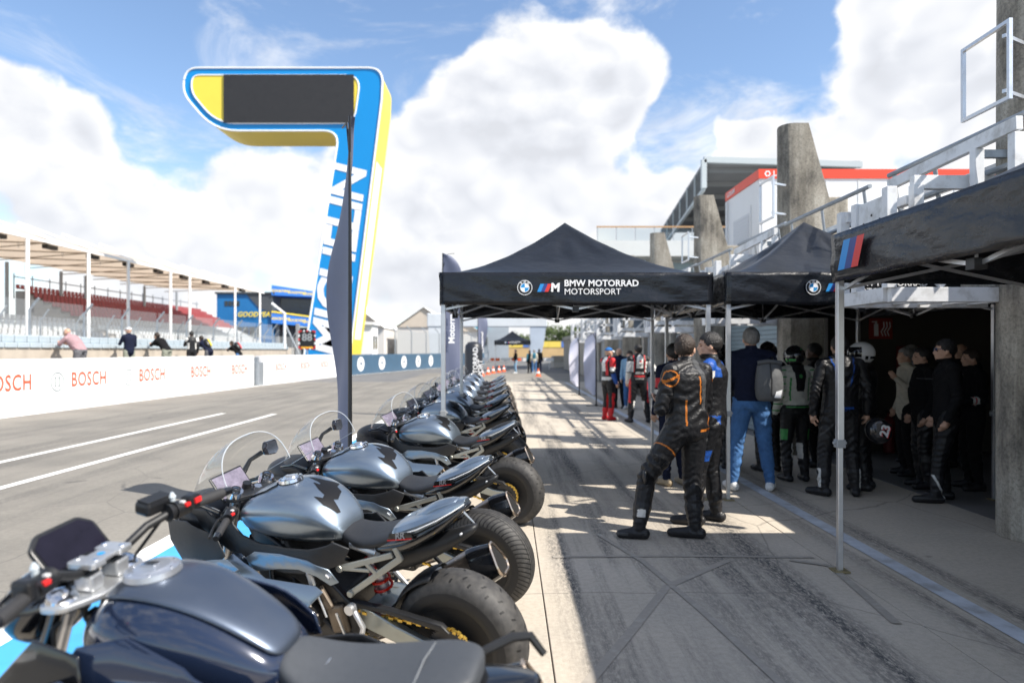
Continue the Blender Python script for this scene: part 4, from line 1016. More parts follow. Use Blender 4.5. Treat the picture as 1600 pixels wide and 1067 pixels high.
def tyre_mat(name, kind):
    """rubber with moulded tread pattern; axle along local y"""
    m = bpy.data.materials.new(name); m.use_nodes = True; MATS[name] = m
    nt = m.node_tree; N = nt.nodes; L = nt.links; b = N['Principled BSDF']; b.inputs['Roughness'].default_value = .62; b.inputs['Specular IOR Level'].default_value = .45
    tc = N.new('ShaderNodeTexCoord'); sx = N.new('ShaderNodeSeparateXYZ'); L.new(tc.outputs['Object'], sx.inputs[0])
    def mt(op, a, c=0.0, d=None):
        n = N.new('ShaderNodeMath'); n.operation = op
        for i, v in enumerate((a, c, d)):
            if v is None: continue
            if isinstance(v, (int, float)): n.inputs[i].default_value = v
            else: L.new(v, n.inputs[i])
        return n.outputs[0]
    x, y, z = sx.outputs[0], sx.outputs[1], sx.outputs[2]
    th = mt('DIVIDE', mt('ARCTAN2', z, x), 2*math.pi); ay = mt('ABSOLUTE', y)
    rad = mt('SQRT', mt('ADD', mt('MULTIPLY', x, x), mt('MULTIPLY', z, z)))
    tread = mt('GREATER_THAN', rad, .262 if kind != 'front' else .25)
    if kind == 'wet':
        w = mt('FRACT', mt('ADD', mt('MULTIPLY', th, 62), mt('MULTIPLY', ay, 22)))
        g = mt('LESS_THAN', w, .30); g = mt('MULTIPLY', g, mt('GREATER_THAN', ay, .028))
        rings = None
        for c in (.0, .018, .036):
            q = mt('LESS_THAN', mt('ABSOLUTE', mt('SUBTRACT', ay, c)), .0028); rings = q if rings is None else mt('MAXIMUM', rings, q)
        g = mt('MULTIPLY', mt('MAXIMUM', g, rings), tread)
    else:
        g = None
        for off, y0, y1, sl in ((0, .018, .040, 6.0), (.33, -.040, -.018, -6.0), (.62, .048, .066, 3.0), (.8, -.066, -.048, -3.0)):
            w = mt('FRACT', mt('ADD', mt('ADD', mt('MULTIPLY', th, 21), off), mt('MULTIPLY', y, sl)))
            q = mt('LESS_THAN', w, .11); q = mt('MULTIPLY', q, mt('GREATER_THAN', y, y0)); q = mt('MULTIPLY', q, mt('LESS_THAN', y, y1))
            g = q if g is None else mt('MAXIMUM', g, q)
        g = mt('MULTIPLY', g, tread)
    n1 = N.new('ShaderNodeTexNoise'); n1.inputs['Scale'].default_value = 30; n1.inputs['Detail'].default_value = 6; L.new(tc.outputs['Object'], n1.inputs['Vector'])
    r = N.new('ShaderNodeValToRGB'); L.new(n1.outputs[0], r.inputs[0]); e = r.color_ramp.elements
    e[0].position = .3; e[0].color = (.028, .027, .027, 1); e[1].position = .72; e[1].color = (.062, .059, .055, 1)
    mx = N.new('ShaderNodeMix'); mx.data_type = 'RGBA'; L.new(g, mx.inputs[0]); L.new(r.outputs[0], mx.inputs[6]); mx.inputs[7].default_value = (.004, .004, .004, 1)
    mx2 = N.new('ShaderNodeMix'); mx2.data_type = 'RGBA'; L.new(tread, mx2.inputs[0]); mx2.inputs[6].default_value = (.016, .016, .017, 1); L.new(mx.outputs[2], mx2.inputs[7])
    L.new(mx2.outputs[2], b.inputs['Base Color'])
    n2 = N.new('ShaderNodeTexNoise'); n2.inputs['Scale'].default_value = 160; n2.inputs['Detail'].default_value = 4; L.new(tc.outputs['Object'], n2.inputs['Vector'])
    h = mt('SUBTRACT', mt('MULTIPLY', n2.outputs[0], .35), g)
    bp = N.new('ShaderNodeBump'); bp.inputs['Strength'].default_value = .55; bp.inputs['Distance'].default_value = .003; L.new(h, bp.inputs['Height']); L.new(bp.outputs[0], b.inputs['Normal'])
    return m
T_SLICK = tyre_mat('slick_tyre', 'slick'); T_WET = tyre_mat('wet_tyre', 'wet'); T_FRONT = tyre_mat('front_tyre', 'front')

def wheel(parent, name, loc, r, w, rimr, tm, spokes=6):
    t = thing_part(name, parent); t.location = loc
    prof = []
    for k in range(15):
        a = -1+2*k/14; prof.append((rimr+.012+(r-rimr-.012)*math.sqrt(max(0, 1-(abs(a)**2.3)))**.9 if abs(a) < 1 else rimr+.012, a*w/2))
    prof = [(rimr-.008, -w*.40)]+prof+[(rimr-.008, w*.40)]
    MB().lathe(prof, (0, 0, 0), (0, 1, 0), 72).build('tyre', tm, t, angle=60)
    rim = MB().lathe([(rimr-.02, -w*.42), (rimr+.013, -w*.45), (rimr+.013, -w*.41), (rimr-.022, -w*.30), (rimr-.04, 0), (rimr-.022, w*.30), (rimr+.013, w*.41), (rimr+.013, w*.45), (rimr-.02, w*.42), (rimr-.06, 0)], (0, 0, 0), (0, 1, 0), 56, closed=True)
    rim.cyl((0, -.055, 0), (0, .055, 0), .042, None, 18)
    for k in range(spokes):
        a = 2*math.pi*k/spokes+.2
        for da in (-.16, .16):
            p0 = Vector((math.cos(a)*.035, 0, math.sin(a)*.035)); p1 = Vector((math.cos(a+da)*(rimr-.025), 0, math.sin(a+da)*(rimr-.025)))
            rim.bar(p0, p1, .022, .034, up=(0, 1, 0))
    rim.build('rim', MATTEK, t, angle=40)
    return t
def disc(parent, y, r0, r1, m, name='brake_disc'):
    b = MB().lathe([(r0, -.0025), (r1, -.0025), (r1, .0025), (r0, .0025)], (0, y, 0), (0, 1, 0), 40, closed=True)
    for k in range(6):
        a = k*math.pi/3; b.bar((math.cos(a)*.03, y, math.sin(a)*.03), (math.cos(a)*(r0+.005), y, math.sin(a)*(r0+.005)), .012, .004, up=(0, 1, 0))
    return b.build(name, m, parent)
def sec(x, zt, w, zm, zb, k=.5, sh=.86, lo=.95):
    return (x, [(0, zt), (w*k, zt-.006), (w*sh, zt-(zt-zm)*.42), (w, zm), (w*lo, zm-(zm-zb)*(.6 if lo > .9 else .42)), (w*(.72 if lo > .9 else .80), zb), (0, zb-.004)])
def tsec(x, zt, w, zm, zb): return sec(x, zt, w, zm, zb, .55, .88, .88)
def hull(parent, name, m, secs, sub=2):
    return MB().sym(secs).build(name, m, parent, sub=sub)
def panel(parent, name, m, poly, yf, th=.006, sub=1, bevel=.003):
    """body panel: outline in x-z laid on the surface y=yf(x,z)"""
    bm = bmesh.new(); vs = [bm.verts.new((x, 0, z)) for x, z in poly]; bm.faces.new(vs)
    bmesh.ops.triangulate(bm, faces=bm.faces[:])
    for _ in range(2): bmesh.ops.subdivide_edges(bm, edges=[e for e in bm.edges if e.calc_length() > .06], cuts=1, use_grid_fill=False); bmesh.ops.triangulate(bm, faces=bm.faces[:])
    for v in bm.verts: v.co.y = yf(v.co.x, v.co.z)
    me = bpy.data.meshes.new(name); bm.to_mesh(me); bm.free(); me.materials.append(m)
    me.polygons.foreach_set('use_smooth', [True]*len(me.polygons))
    o = bpy.data.objects.new(name, me); COL.objects.link(o); o.parent = parent
    d = o.modifiers.new('s', 'SOLIDIFY'); d.thickness = th; d.offset = 0; d.use_quality_normals = True
    if bevel: d = o.modifiers.new('b', 'BEVEL'); d.width = bevel; d.segments = 2; d.limit_method = 'ANGLE'; d.angle_limit = R(50)
    return o
def decal(parent, name, m, poly, target, zray=True, off=.0022):
    bpy.context.view_layer.update(); dg = bpy.context.evaluated_depsgraph_get()
    ev = target.evaluated_get(dg); me0 = ev.to_mesh(); bt = BVHTree.FromPolygons([v.co.copy() for v in me0.vertices], [tuple(p.vertices) for p in me0.polygons]); ev.to_mesh_clear()
    bm = bmesh.new(); bm.faces.new([bm.verts.new((x, y, 0)) for x, y in poly]); bmesh.ops.triangulate(bm, faces=bm.faces[:])
    for _ in range(3): bmesh.ops.subdivide_edges(bm, edges=[e for e in bm.edges if e.calc_length() > .012], cuts=1); bmesh.ops.triangulate(bm, faces=bm.faces[:])
    for v in bm.verts:
        if zray: hit = bt.ray_cast(Vector((v.co.x, v.co.y, 2)), Vector((0, 0, -1)))
        else: hit = bt.ray_cast(Vector((v.co.x, 1, v.co.y)), Vector((0, -1, 0)))
        if hit[0] is not None: v.co = hit[0]+hit[1]*off
    me = bpy.data.meshes.new(name); bm.to_mesh(me); bm.free(); me.materials.append(m); me.polygons.foreach_set('use_smooth', [True]*len(me.polygons))
    o = bpy.data.objects.new(name, me); COL.objects.link(o); o.parent = parent; return o
def mirror_y(mb):
    c = MB(); c.v = [(x, -y, z) for x, y, z in mb.v]; c.f = [tuple(reversed(f)) for f in mb.f]; c.mi = list(mb.mi); return c

def running_gear(t, rt, front_turn=0.0):
    """wheels, swingarm, chain, fork, engine: shared by both kinds"""
    rw = wheel(t, 'rear_wheel', (0, 0, .325), .325, .20, .215, rt, 5)
    disc(rw, -.075, .06, .11, ALU)
    sp = MB().lathe([(.05, -.003), (.105, -.003), (.105, .003), (.05, .003)], (0, .122, 0), (0, 1, 0), 44, closed=True)
    for k in range(44):
        a = 2*math.pi*k/44; sp.box((math.cos(a)*.108, .122, math.sin(a)*.108), (.008, .006, .008), (0, -a, 0))
    for k in range(5):
        a = 2*math.pi*k/5; sp.bar((math.cos(a)*.03, .122, math.sin(a)*.03), (math.cos(a)*.06, .122, math.sin(a)*.06), .02, .006, up=(0, 1, 0))
    sp.build('sprocket', ENG, rw)
    fw = wheel(t, 'front_wheel', (1.44, 0, .30), .30, .12, .215, T_FRONT, 5)
    for y in (-.07, .07): disc(fw, y, .115, .16, ALU)
    # swingarm
    sw = MB()
    for s in (-1, 1):
        sw.rings([[(x, s*y-wd/2, z-h/2), (x, s*y+wd/2, z-h/2), (x, s*y+wd/2, z+h/2), (x, s*y-wd/2, z+h/2)] for x, y, z, wd, h in ((-.05, .135, .325, .03, .05), (.0, .137, .328, .034, .075), (.12, .14, .345, .035, .07), (.26, .135, .38, .04, .085), (.40, .11, .41, .05, .11), (.52, .09, .42, .05, .09))])
    sw.box((.40, 0, .42), (.14, .22, .08)); sw.build('swingarm', SWING, t, angle=45, bevel=.006)
    MB().cyl((0, -.165, .325), (0, .165, .325), .016, None, 12).cyl((0, .150, .325), (0, .172, .325), .028, None, 6).build('axle', CHROME, t)
    # chain
    pts = []; R1, R2 = .112, .045; fx, fz = .53, .40; rz_ = .325
    th0 = math.atan2(fz-rz_, fx)
    for k in range(23): a = th0+math.pi/2+math.pi*k/22; pts.append((math.cos(a)*R1, rz_+math.sin(a)*R1))
    for k in range(1, 22): u = k/22; pts.append((pts[22][0]*(1-u)+(fx+math.cos(th0-math.pi/2)*R2)*u, pts[22][1]*(1-u)+(fz+math.sin(th0-math.pi/2)*R2)*u-.018*math.sin(u*math.pi)))
    for k in range(7): a = th0-math.pi/2+math.pi*k/6; pts.append((fx+math.cos(a)*R2, fz+math.sin(a)*R2))
    e = pts[-1]
    for k in range(1, 22): u = k/22; pts.append((e[0]*(1-u)+pts[0][0]*u, e[1]*(1-u)+pts[0][1]*u))
    ch = MB()
    for i in range(len(pts)):
        p, q = pts[i], pts[(i+1) % len(pts)]
        ch.bar((p[0], .122+(.004 if i % 2 else -.004), p[1]), (q[0], .122+(.004 if i % 2 else -.004), q[1]), .014, .016 if i % 2 else .012, up=(0, 1, 0))
    ch.build('chain', GOLD, t, smooth=False)
    panel(t, 'chain_guard', MATTEK, [(.02, .462), (.30, .495), (.50, .50), (.50, .475), (.30, .468), (.1, .44), (-.02, .425)], lambda x, z: .13, .03, bevel=.004)
    # hugger over the tyre
    MB().grid(lambda u, v: (math.cos(R(12+62*u))*.347, (-.085+.17*v), .325+math.sin(R(12+62*u))*.347-.03*(2*v-1)**4), 10, 8).build('hugger', MATTEK, t, solid=.004, angle=60)
    # shock with red spring
    sk = MB().cyl((.40, 0, .48), (.47, 0, .76), .028, .030, 14).cyl((.455, 0, .70), (.475, 0, .78), .042, None, 14).cyl((.36, .08, .735), (.50, .08, .765), .026, None, 12).cyl((.455, .0, .70), (.36, .09, .74), .02, None, 10).build('shock_absorber', ALU, t, angle=40)
    MB().tube([(.405+.05*u+.045*math.cos(u*31)*.95, .045*math.sin(u*31), .50+.19*u+.0*math.cos(u)) for u in [k/70 for k in range(71)]], .0075, 6).build('spring', REDG, sk)
    # engine
    en = MB().box((.78, 0, .42), (.42, .34, .26), (0, R(-8), 0)).box((.92, 0, .60), (.26, .30, .26), (0, R(25), 0)).box((.70, 0, .28), (.46, .24, .12))
    en.build('engine_block', ENG, t, smooth=False, bevel=.02)
    MB().cyl((.72, .165, .42), (.72, .205, .42), .085, .075, 24).cyl((.72, .205, .42), (.72, .215, .42), .05, .045, 18).cyl((.93, .15, .44), (.93, .195, .44), .07, .06, 22).build('engine_cover', ENG, t, angle=40)
    MB().box((.56, .17, .42), (.10, .03, .14), (0, R(12), 0)).box((.62, .18, .52), (.05, .03, .12), (0, R(30), 0)).build('sprocket_cover', ENG2, t, smooth=False, bevel=.012)
    for k in range(9):
        a = k*2*math.pi/9; MB().cyl((.72+math.cos(a)*.078, .204, .42+math.sin(a)*.078), (.72+math.cos(a)*.078, .212, .42+math.sin(a)*.078), .006, None, 6).build('cover_bolt', CHROME, t)
    MB().tube([(.86, .10, .62), (.80, .17, .55), (.74, .185, .50), (.60, .17, .36), (.52, .16, .30)], .011, 8).build('hose', RUBBER, t)
    MB().tube([(.98, .12, .66), (.92, .19, .56), (.86, .19, .40), (.80, .17, .26)], .012, 8).build('hose', BLACK, t)
    MB().tube([(.66, .20, .60), (.60, .205, .44)], .006, 8).tube([(.675, .20, .66), (.66, .20, .59)], .016, 8).build('quickshifter_rod', ALU, t)
    hd = MB()
    for y in (-.12, -.04, .04, .12): hd.tube([(1.05, y, .58), (1.16, y, .46), (1.10, y*.7, .26), (.92, y*.35-.03, .17), (.6, -.05, .16)], .021, 8)
    hd.build('exhaust_header', TITAN, t)
    # rearset on the left
    rs_ = MB().tube([(.46, .185, .50), (.40, .20, .42), (.42, .205, .35)], .014, 8).cyl((.46, .18, .50), (.46, .215, .50), .024, None, 16).cyl((.41, .20, .37), (.39, .29, .36), .013, .012, 10).tube([(.42, .2, .35), (.50, .215, .31), (.575, .22, .315)], .009, 8).cyl((.575, .2, .315), (.575, .255, .315), .011, None, 8).cyl((.50, .195, .315), (.54, .205, .47), .007, None, 8)
    rs_.build('footrest', ALU, t, angle=45)
    place_m = mirror_y(MB().tube([(.46, .17, .50), (.40, .185, .42), (.42, .19, .35)], .014, 8).cyl((.41, .185, .37), (.39, .27, .36), .013, .012, 10)); place_m.build('footrest', ALU, t)
    # forks
    fk = MB()
    for s in (-1, 1): fk.cyl((1.44, s*.1, .30), (1.30, s*.1, .62), .030, .030, 14)
    fk.build('fork_slider', GLOSSK, t)
    fk = MB()
    for s in (-1, 1): fk.cyl((1.30, s*.105, .60), (1.165, s*.105, .945), .026, .026, 14)
    fk.build('fork_tube', ALU, t)
    MB().cyl((1.44, -.12, .30), (1.44, .12, .30), .014).build('front_axle', CHROME, t)
    MB().grid(lambda u, v: (1.44+math.cos(R(20+110*u))*.318, -.075+.15*v, .30+math.sin(R(20+110*u))*.318-.035*abs(2*v-1)**3), 12, 8).build('front_mudguard', SILVER, t, solid=.004)
    # side stand
    MB().tube([(.62, .10, .22), (.58, .20, .11), (.56, .265, .055)], .012, 8).box((.555, .272, .052), (.07, .05, .012)).build('side_stand', BLACK, t)
    return rw

def cowl_hull(t, secs):
    out = []
    for x, pts in secs:
        w = pts[3][0]; zt = pts[0][1]; zb = pts[5][1]
        out.append((x, [(0, zt), (w*.5, zt-.001), (w*.86, zt-.010), (w, zt-.030), (w*.99, zb)]))
    return MB().sym(out).build('tail_cowl', SILVER, t, bevel=.006, angle=28)
def silencer(t):
    """tapered three-cornered can on the right side, dark tip with bright ring"""
    a = Vector((.30, -.17, .40)); b = Vector((-.11, -.235, .605)); d = (b-a).normalized(); X, Y, _ = MB.frame(d, (0, 0, 1))
    def ring(c, sx, sy, n=18):
        out = []
        for k in range(n):
            th = 2*math.pi*k/n; r = 1+.16*math.cos(3*th+math.pi/2)
            out.append(c+X*math.cos(th)*sx*r+Y*math.sin(th)*sy*r)
        return out
    L_ = (b-a).length
    MB().rings([ring(a, .030, .030), ring(a+d*.05, .045, .050), ring(a+d*.13, .062, .078), ring(a+d*(L_*.72), .072, .096)]).build('silencer', TITAN, t, angle=50)
    q = a+d*(L_*.72)
    MB().rings([ring(q-d*.004, .074, .098), ring(q+d*.03, .075, .098), ring(q+d*.125, .058, .082)]).build('silencer_tip', GLOSSK, t, angle=50)
    e = q+d*.125
    MB().tube([p for p in ring(e+d*.002, .057, .080)], .0085, 6, closed=True).build('silencer_ring', mat('tan_metal', (.52, .42, .33), .25, .95), t)
    MB().rings([ring(e+d*.0025, .048, .070), ring(e+d*.001, .02, .03)]).build('silencer_core', mat('core_black', (.005, .005, .005), .9), t)  # flat near-black disc filling the silencer mouth
    MB().tube([(.62, -.03, .17), (.45, -.10, .22), (.31, -.168, .39)], [.03, .03, .03], 10).build('link_pipe', TITAN, t)
    MB().bar((.12, -.2, .48), (.24, -.15, .66), .02, .012).build('silencer_hanger', BLACK, t, smooth=False)

def grip_set(t, s, a, b, rs=.0165, lever=True, switch=True):
    """handlebar half: bar, grip, bar end, switch block with red buttons, lever"""
    a = Vector(a); b = Vector(b); d = (b-a).normalized(); L_ = (b-a).length
    MB().cyl(a, a+d*L_*.98, .011, None, 10).build('handlebar', BLACK, t)
    g = MB(); n = 14
    g.tube([a+d*(L_-.145+.125*k/n) for k in range(n+1)], [rs+(.0012 if k % 2 else 0) for k in range(n+1)], 14); g.build('grip', RUBBER, t)
    MB().cyl(a+d*(L_-.018), a+d*(L_+.012), .017, .014, 14).build('bar_end', GLOSSK, t)
    if switch:
        c = a+d*(L_-.185); X, Y, _ = MB.frame(d)
        sw = MB().cyl(c-d*.028, c+d*.026, .030, .026, 14).build('switch_block', BLACK, t)
        MB().box(c+Vector((-.026, 0, .014)), (.012, .02, .012)).build('button', RED, sw, smooth=False, bevel=.002)
        MB().box(c+Vector((-.020, 0, .026))-d*.012, (.016, .014, .008)).build('button', mat('grey_button', (.5, .5, .5), .5), sw, smooth=False, bevel=.002)
        MB().cyl(c-d*.028, c-d*.05, .024, .03, 12).build('clamp_ring', MATTEK, t)
    if lever:
        c = a+d*(L_-.19)
        MB().tube([c+Vector((.03, 0, -.004)), c+Vector((.065, 0, -.012))+d*.03, c+Vector((.07, 0, -.02))+d*.10, c+Vector((.055, 0, -.02))+d*.175], [.009, .007, .006, .007], 8).build('lever', BLACK, t)

EMBLEM = [(.0, .31), (.37, .215), (.56, .0), (.63, .215), (.75, .26), (.84, .55), (.80, .67), (1.0, .76), (.985, .86), (.77, 1.0), (.55, .975), (.675, .86), (.65, .74), (.49, .69), (.26, .52), (.40, .50), (.375, .43)]
def sport_bike(rt, seat_pad=True, mirror=True):
    t = thing('motorcycle', '', 'motorcycle', (0, 0, 0), 0, 'silver sport motorcycles parked in a row')
    running_gear(t, rt); silencer(t)
    # main frame spars (black) and pivot plate
    fr = MB()
    for s in (-1, 1):
        fr.rings([[(x, s*(y-wd/2), z-h/2), (x, s*(y+wd/2), z-h/2), (x, s*(y+wd/2), z+h/2), (x, s*(y-wd/2), z+h/2)] for x, y, z, wd, h in ((1.16, .05, .84, .05, .12), (1.02, .135, .76, .03, .13), (.80, .165, .66, .03, .12), (.62, .15, .56, .035, .13), (.50, .135, .42, .04, .16), (.47, .12, .32, .035, .10))])
    fr.build('frame', BLACK, t, bevel=.008, angle=40)
    # bodywork
    tank = hull(t, 'tank', SILVER, [
        sec(.535, .815, .075, .80, .775), tsec(.56, .875, .120, .83, .765), tsec(.625, .95, .156, .868, .76), tsec(.71, 1.0, .186, .892, .755), tsec(.81, 1.022, .206, .905, .757),
        tsec(.92, 1.014, .214, .905, .765), tsec(1.02, .985, .206, .895, .775), tsec(1.09, .945, .18, .88, .79), sec(1.125, .90, .14, .865, .80)])
    # black surround: runs down the front edge and along the lower edge of the tank
    for s in (1, -1):
        panel(t, 'tank_surround', MATTEK, [(1.15, .93), (1.19, .885), (1.17, .80), (1.10, .715), (1.00, .66), (.82, .635), (.66, .65), (.50, .70), (.46, .775), (.53, .81), (.56, .795), (.66, .772), (.80, .764), (.95, .772), (1.05, .80), (1.10, .85), (1.115, .90)], lambda x, z, s=s: s*(.207-.35*max(0, .62-x)-.05*max(0, x-1.08)-.25*max(0, z-.85)), .012, bevel=.004)
        panel(t, 'frame_cover', SILVER, [(1.04, .69), (.98, .727), (.82, .735), (.66, .722), (.56, .68), (.52, .615), (.56, .60), (.62, .648), (.72, .668), (.84, .655), (.95, .63), (1.02, .62)], lambda x, z, s=s: s*(.214-.32*max(0, .62-x)), .008, bevel=.003)
        FY = lambda x, z, s=s: s*(.30-.45*max(0, x-1.32)**1.3-.10*max(0, .9-x)-.62*max(0, z-.53)*(1 if x < 1.05 else max(.25, 1-(x-1.05)*3))-.25*max(0, .52-z))
        panel(t, 'side_fairing', SILVER, [(1.12, .70), (1.06, .665), (.90, .615), (.62, .605), (.575, .585), (.66, .50), (.86, .47), (1.02, .47), (1.08, .40), (1.24, .46), (1.34, .53)], FY, .007, bevel=.003)
        panel(t, 'upper_fairing', MATTEK, [(1.62, .80), (1.40, .845), (1.18, .80), (1.125, .705), (1.34, .54), (1.44, .60), (1.60, .70)], lambda x, z, s=s: s*(.262-.45*max(0, x-1.32)**1.3-.12*max(0, z-.7)), .007, bevel=.003)
        panel(t, 'lower_fairing', GLOSSK, [(1.09, .40), (1.23, .45), (1.20, .30), (1.05, .17), (.62, .15), (.60, .24), (.86, .27), (1.0, .33)], lambda x, z, s=s: s*(.215-.3*max(0, .42-z)), .006, bevel=.003)
        panel(t, 'fairing_wing', SILVER, [(1.30, .66), (1.10, .70), (1.02, .665), (1.12, .60), (1.28, .60)], lambda x, z, s=s: s*(.285+.02*math.sin(x*9)), .006)
        panel(t, 'inner_fairing', MATTEK, [(1.46, .87), (1.28, .90), (1.17, .84), (1.06, .70), (1.14, .70), (1.30, .78), (1.44, .83)], lambda x, z, s=s: s*(.205-.25*max(0, x-1.25)), .008)
    # tank top panel and filler cap
    decal(t, 'tank_top_panel', SILVER, [(1.11, -.08), (1.11, .08), (1.03, .12), (.955, .11), (.93, .06), (.975, 0), (.93, -.06), (.955, -.11), (1.03, -.12)], tank, off=.008)
    cp = thing_part('filler_cap', t); cp.location = (.895, 0, 1.024); cp.rotation_euler = (0, R(6), 0)
    MB().lathe([(.001, .012), (.036, .012), (.04, .006), (.058, .005), (.062, -.01)], (0, 0, 0), (0, 0, 1), 30).build('cap_ring', CHROME, cp)
    MB().box((0, 0, .015), (.05, .02, .006)).build('cap_lever', ALU, cp, smooth=False, bevel=.002)
    b = MB()
    for k in range(7): a = k*2*math.pi/7; b.cyl((math.cos(a)*.049, math.sin(a)*.049, .003), (math.cos(a)*.049, math.sin(a)*.049, .008), .004, None, 6)
    b.build('cap_screw', BLACK, cp)
    # black torn-shape print on the rear of the tank
    decal(t, 'emblem', mat('print_black', (.006, .006, .007), .45, 0, spec=.25), [(.83-.25*u, -.115+.20*v) for u, v in EMBLEM], tank)
    # seat and tail
    hull(t, 'seat', SEATM, [sec(.20, .865, .10, .84, .80), sec(.23, .872, .125, .84, .79), sec(.32, .835, .137, .81, .77), sec(.42, .808, .128, .785, .745), sec(.52, .815, .098, .79, .735), sec(.60, .855, .07, .82, .75), sec(.625, .865, .05, .82, .77)])
    cowl = cowl_hull(t, [sec(.245, .885, .112, .862, .845, .6, .94), sec(.20, .905, .134, .875, .85, .6, .94), sec(.10, .945, .130, .912, .885, .6, .94), sec(.01, .980, .104, .950, .928, .6, .94), sec(-.055, 1.004, .066, .982, .967, .6, .92), sec(-.09, 1.012, .03, 1.000, .988)])
    ts = hull(t, 'tail_side', GLOSSK, [sec(.40, .775, .10, .755, .735), sec(.30, .845, .136, .79, .735), sec(.18, .875, .142, .82, .765), sec(.08, .92, .132, .87, .825), sec(-.01, .956, .106, .92, .885), sec(-.065, .985, .068, .962, .942), sec(-.105, .998, .03, .986, .976)])
    if seat_pad:
        hull(t, 'passenger_pad', SEATM, [sec(.19, .905, .05, .89, .87), sec(.14, .945, .085, .92, .88), sec(.07, .976, .084, .955, .91), sec(-.01, 1.004, .062, .985, .95), sec(-.055, 1.010, .036, .998, .97)])
    else:
        hull(t, 'seat_hump', SILVER, [sec(.19, .915, .05, .89, .87), sec(.12, .955, .075, .92, .88), sec(.07, .984, .070, .955, .91), sec(-.01, 1.008, .05, .985, .95), sec(-.055, 1.012, .028, .998, .97)])
    for s in (1, -1):
        pts = [(.255, s*.122, .868), (.18, s*.139, .872), (.10, s*.134, .900), (.01, s*.108, .940), (-.055, s*.07, .974), (-.092, s*.03, .995)]
        MB().tube(pts[1:], [.0024]*5, 6).build('edge_stripe', WHITE, t)
    pl = MB().add([(.25, .1445, .838), (.115, .1445, .862), (.125, .1455, .892), (.235, .1455, .872)], [(0, 1, 2, 3)]).build('name_plate', GLOSSK, t, smooth=False, solid=.002)
    MB().add([(.25, .1475, .836), (.12, .1475, .860), (.12, .1475, .866), (.25, .1475, .842)], [(0, 1, 2, 3)]).build('red_underline', RED, t, smooth=False)
    letters('RR', .042, mat('badge_grey', (.34, .35, .37), .4, .6), (.183, .1475, .868), (-1, 0, .19), (.19, 0, 1), t, bold=.03, shear=.3)
    # undertail
    hull(t, 'undertail', MATTEK, [sec(.44, .74, .07, .70, .60), sec(.30, .775, .085, .73, .62), sec(.14, .80, .08, .76, .69), sec(-.02, .86, .06, .82, .78), sec(-.14, .91, .035, .89, .87)], sub=1)
    MB().tube([(-.04, -.04, .93), (-.10, -.05, .86), (-.07, .05, .86)], .006, 6).build('tail_bracket', ALU, t)
    # subframe
    sf = MB()
    for s in (1, -1):
        sf.bar((.535, s*.145, .665), (.24, s*.132, .765), .016, .028).bar((.49, s*.142, .545), (.20, s*.128, .752), .016, .03).bar((.39, s*.14, .712), (.33, s*.136, .655), .014, .022).bar((.535, s*.145, .665), (.37, s*.14, .675), .014, .018).bar((.225, s*.13, .80), (.20, s*.128, .74), .016, .026)
        sf.cyl((.535, s*.135, .665), (.535, s*.158, .665), .018, None, 12).cyl((.49, s*.132, .545), (.49, s*.158, .545), .018, None, 12)
    sf.build('subframe', FRAMEG, t, smooth=False, bevel=.004)
    MB().cyl((.60, .16, .655), (.585, .195, .65), .012, None, 8).cyl((.59, .19, .66), (.55, .20, .645), .010, .012, 8).build('adjuster', CHROME, t)
    # nose, screen, cockpit
    hull(t, 'nose_fairing', MATTEK, [sec(1.28, .85, .12, .82, .76), sec(1.36, .885, .205, .82, .72), sec(1.48, .905, .19, .83, .70), sec(1.60, .895, .14, .81, .69), sec(1.68, .85, .075, .79, .71), sec(1.70, .82, .03, .79, .74)])
    for s in (1, -1): panel(t, 'headlight', DGL, [(1.66, .80), (1.58, .83), (1.50, .80), (1.60, .765)], lambda x, z, s=s: s*(.18-.6*(x-1.5)), .006)
    def scr(u, v):
        tt = 2*v-1; a = abs(tt); B = [(1-u)**3, 3*u*(1-u)**2, 3*u*u*(1-u), u**3]
        cx = B[0]*1.46+B[1]*1.41+B[2]*1.30+B[3]*1.155; cz = B[0]*.925+B[1]*1.08+B[2]*1.19+B[3]*1.235
        sx = 1.36-.27*u; sy = .185+.035*u; sz = .905+.14*u; k = a**2.1
        return (cx+(sx-cx)*k, sy*math.copysign(math.sin(a*math.pi/2)**.9 if a > 0 else 0, tt), cz+(sz-cz)*k)
    MB().grid(scr, 14, 18).build('windscreen', SCREEN, t, angle=180)
    MB().tube([scr(1, k/24) for k in range(25)], .0028, 6).tube([scr(k/12, 0) for k in range(13)], .0025, 6).tube([scr(k/12, 1) for k in range(13)], .0025, 6).build('screen_rim', SEDGE, t)
    for s in (1, -1):
        MB().tube([(1.44, s*.17, .885), (1.30, s*.195, .92), (1.18, s*.205, .90)], [.008, .011, .010], 8).build('cockpit_edge', GLOSSK, t)
    ds = MB().box((0, 0, 0), (.012, .215, .15)).build('display', BLACK, t, smooth=False, bevel=.008); ds.location = (1.285, .01, .965); ds.rotation_euler = (0, R(34), 0)
    MB().box((-.0075, 0, .0), (.003, .195, .13)).build('display_glass', TFT2, ds, smooth=False, bevel=.004)
    # triple clamp
    tc_ = MB().prism(rnd([(1.20, .15), (1.20, -.15), (1.15, -.15), (1.09, -.05), (1.09, .05), (1.15, .15)], .02), .928, .948, 'xy'); tc_.build('triple_clamp', MATTEK, t, smooth=False, bevel=.003)
    for s in (1, -1):
        MB().lathe([(.001, .026), (.014, .026), (.017, .018), (.036, .017), (.040, .0), (.040, -.02)], (1.165, s*.108, .962), (-.36, 0, .93), 22).build('fork_cap', CHROME, t)
        MB().lathe([(.014, .0265), (.024, .022), (.024, .028), (.014, .031)], (1.165, s*.108, .965), (-.36, 0, .93), 18, closed=True).build('fork_adjuster', BLACK, t)
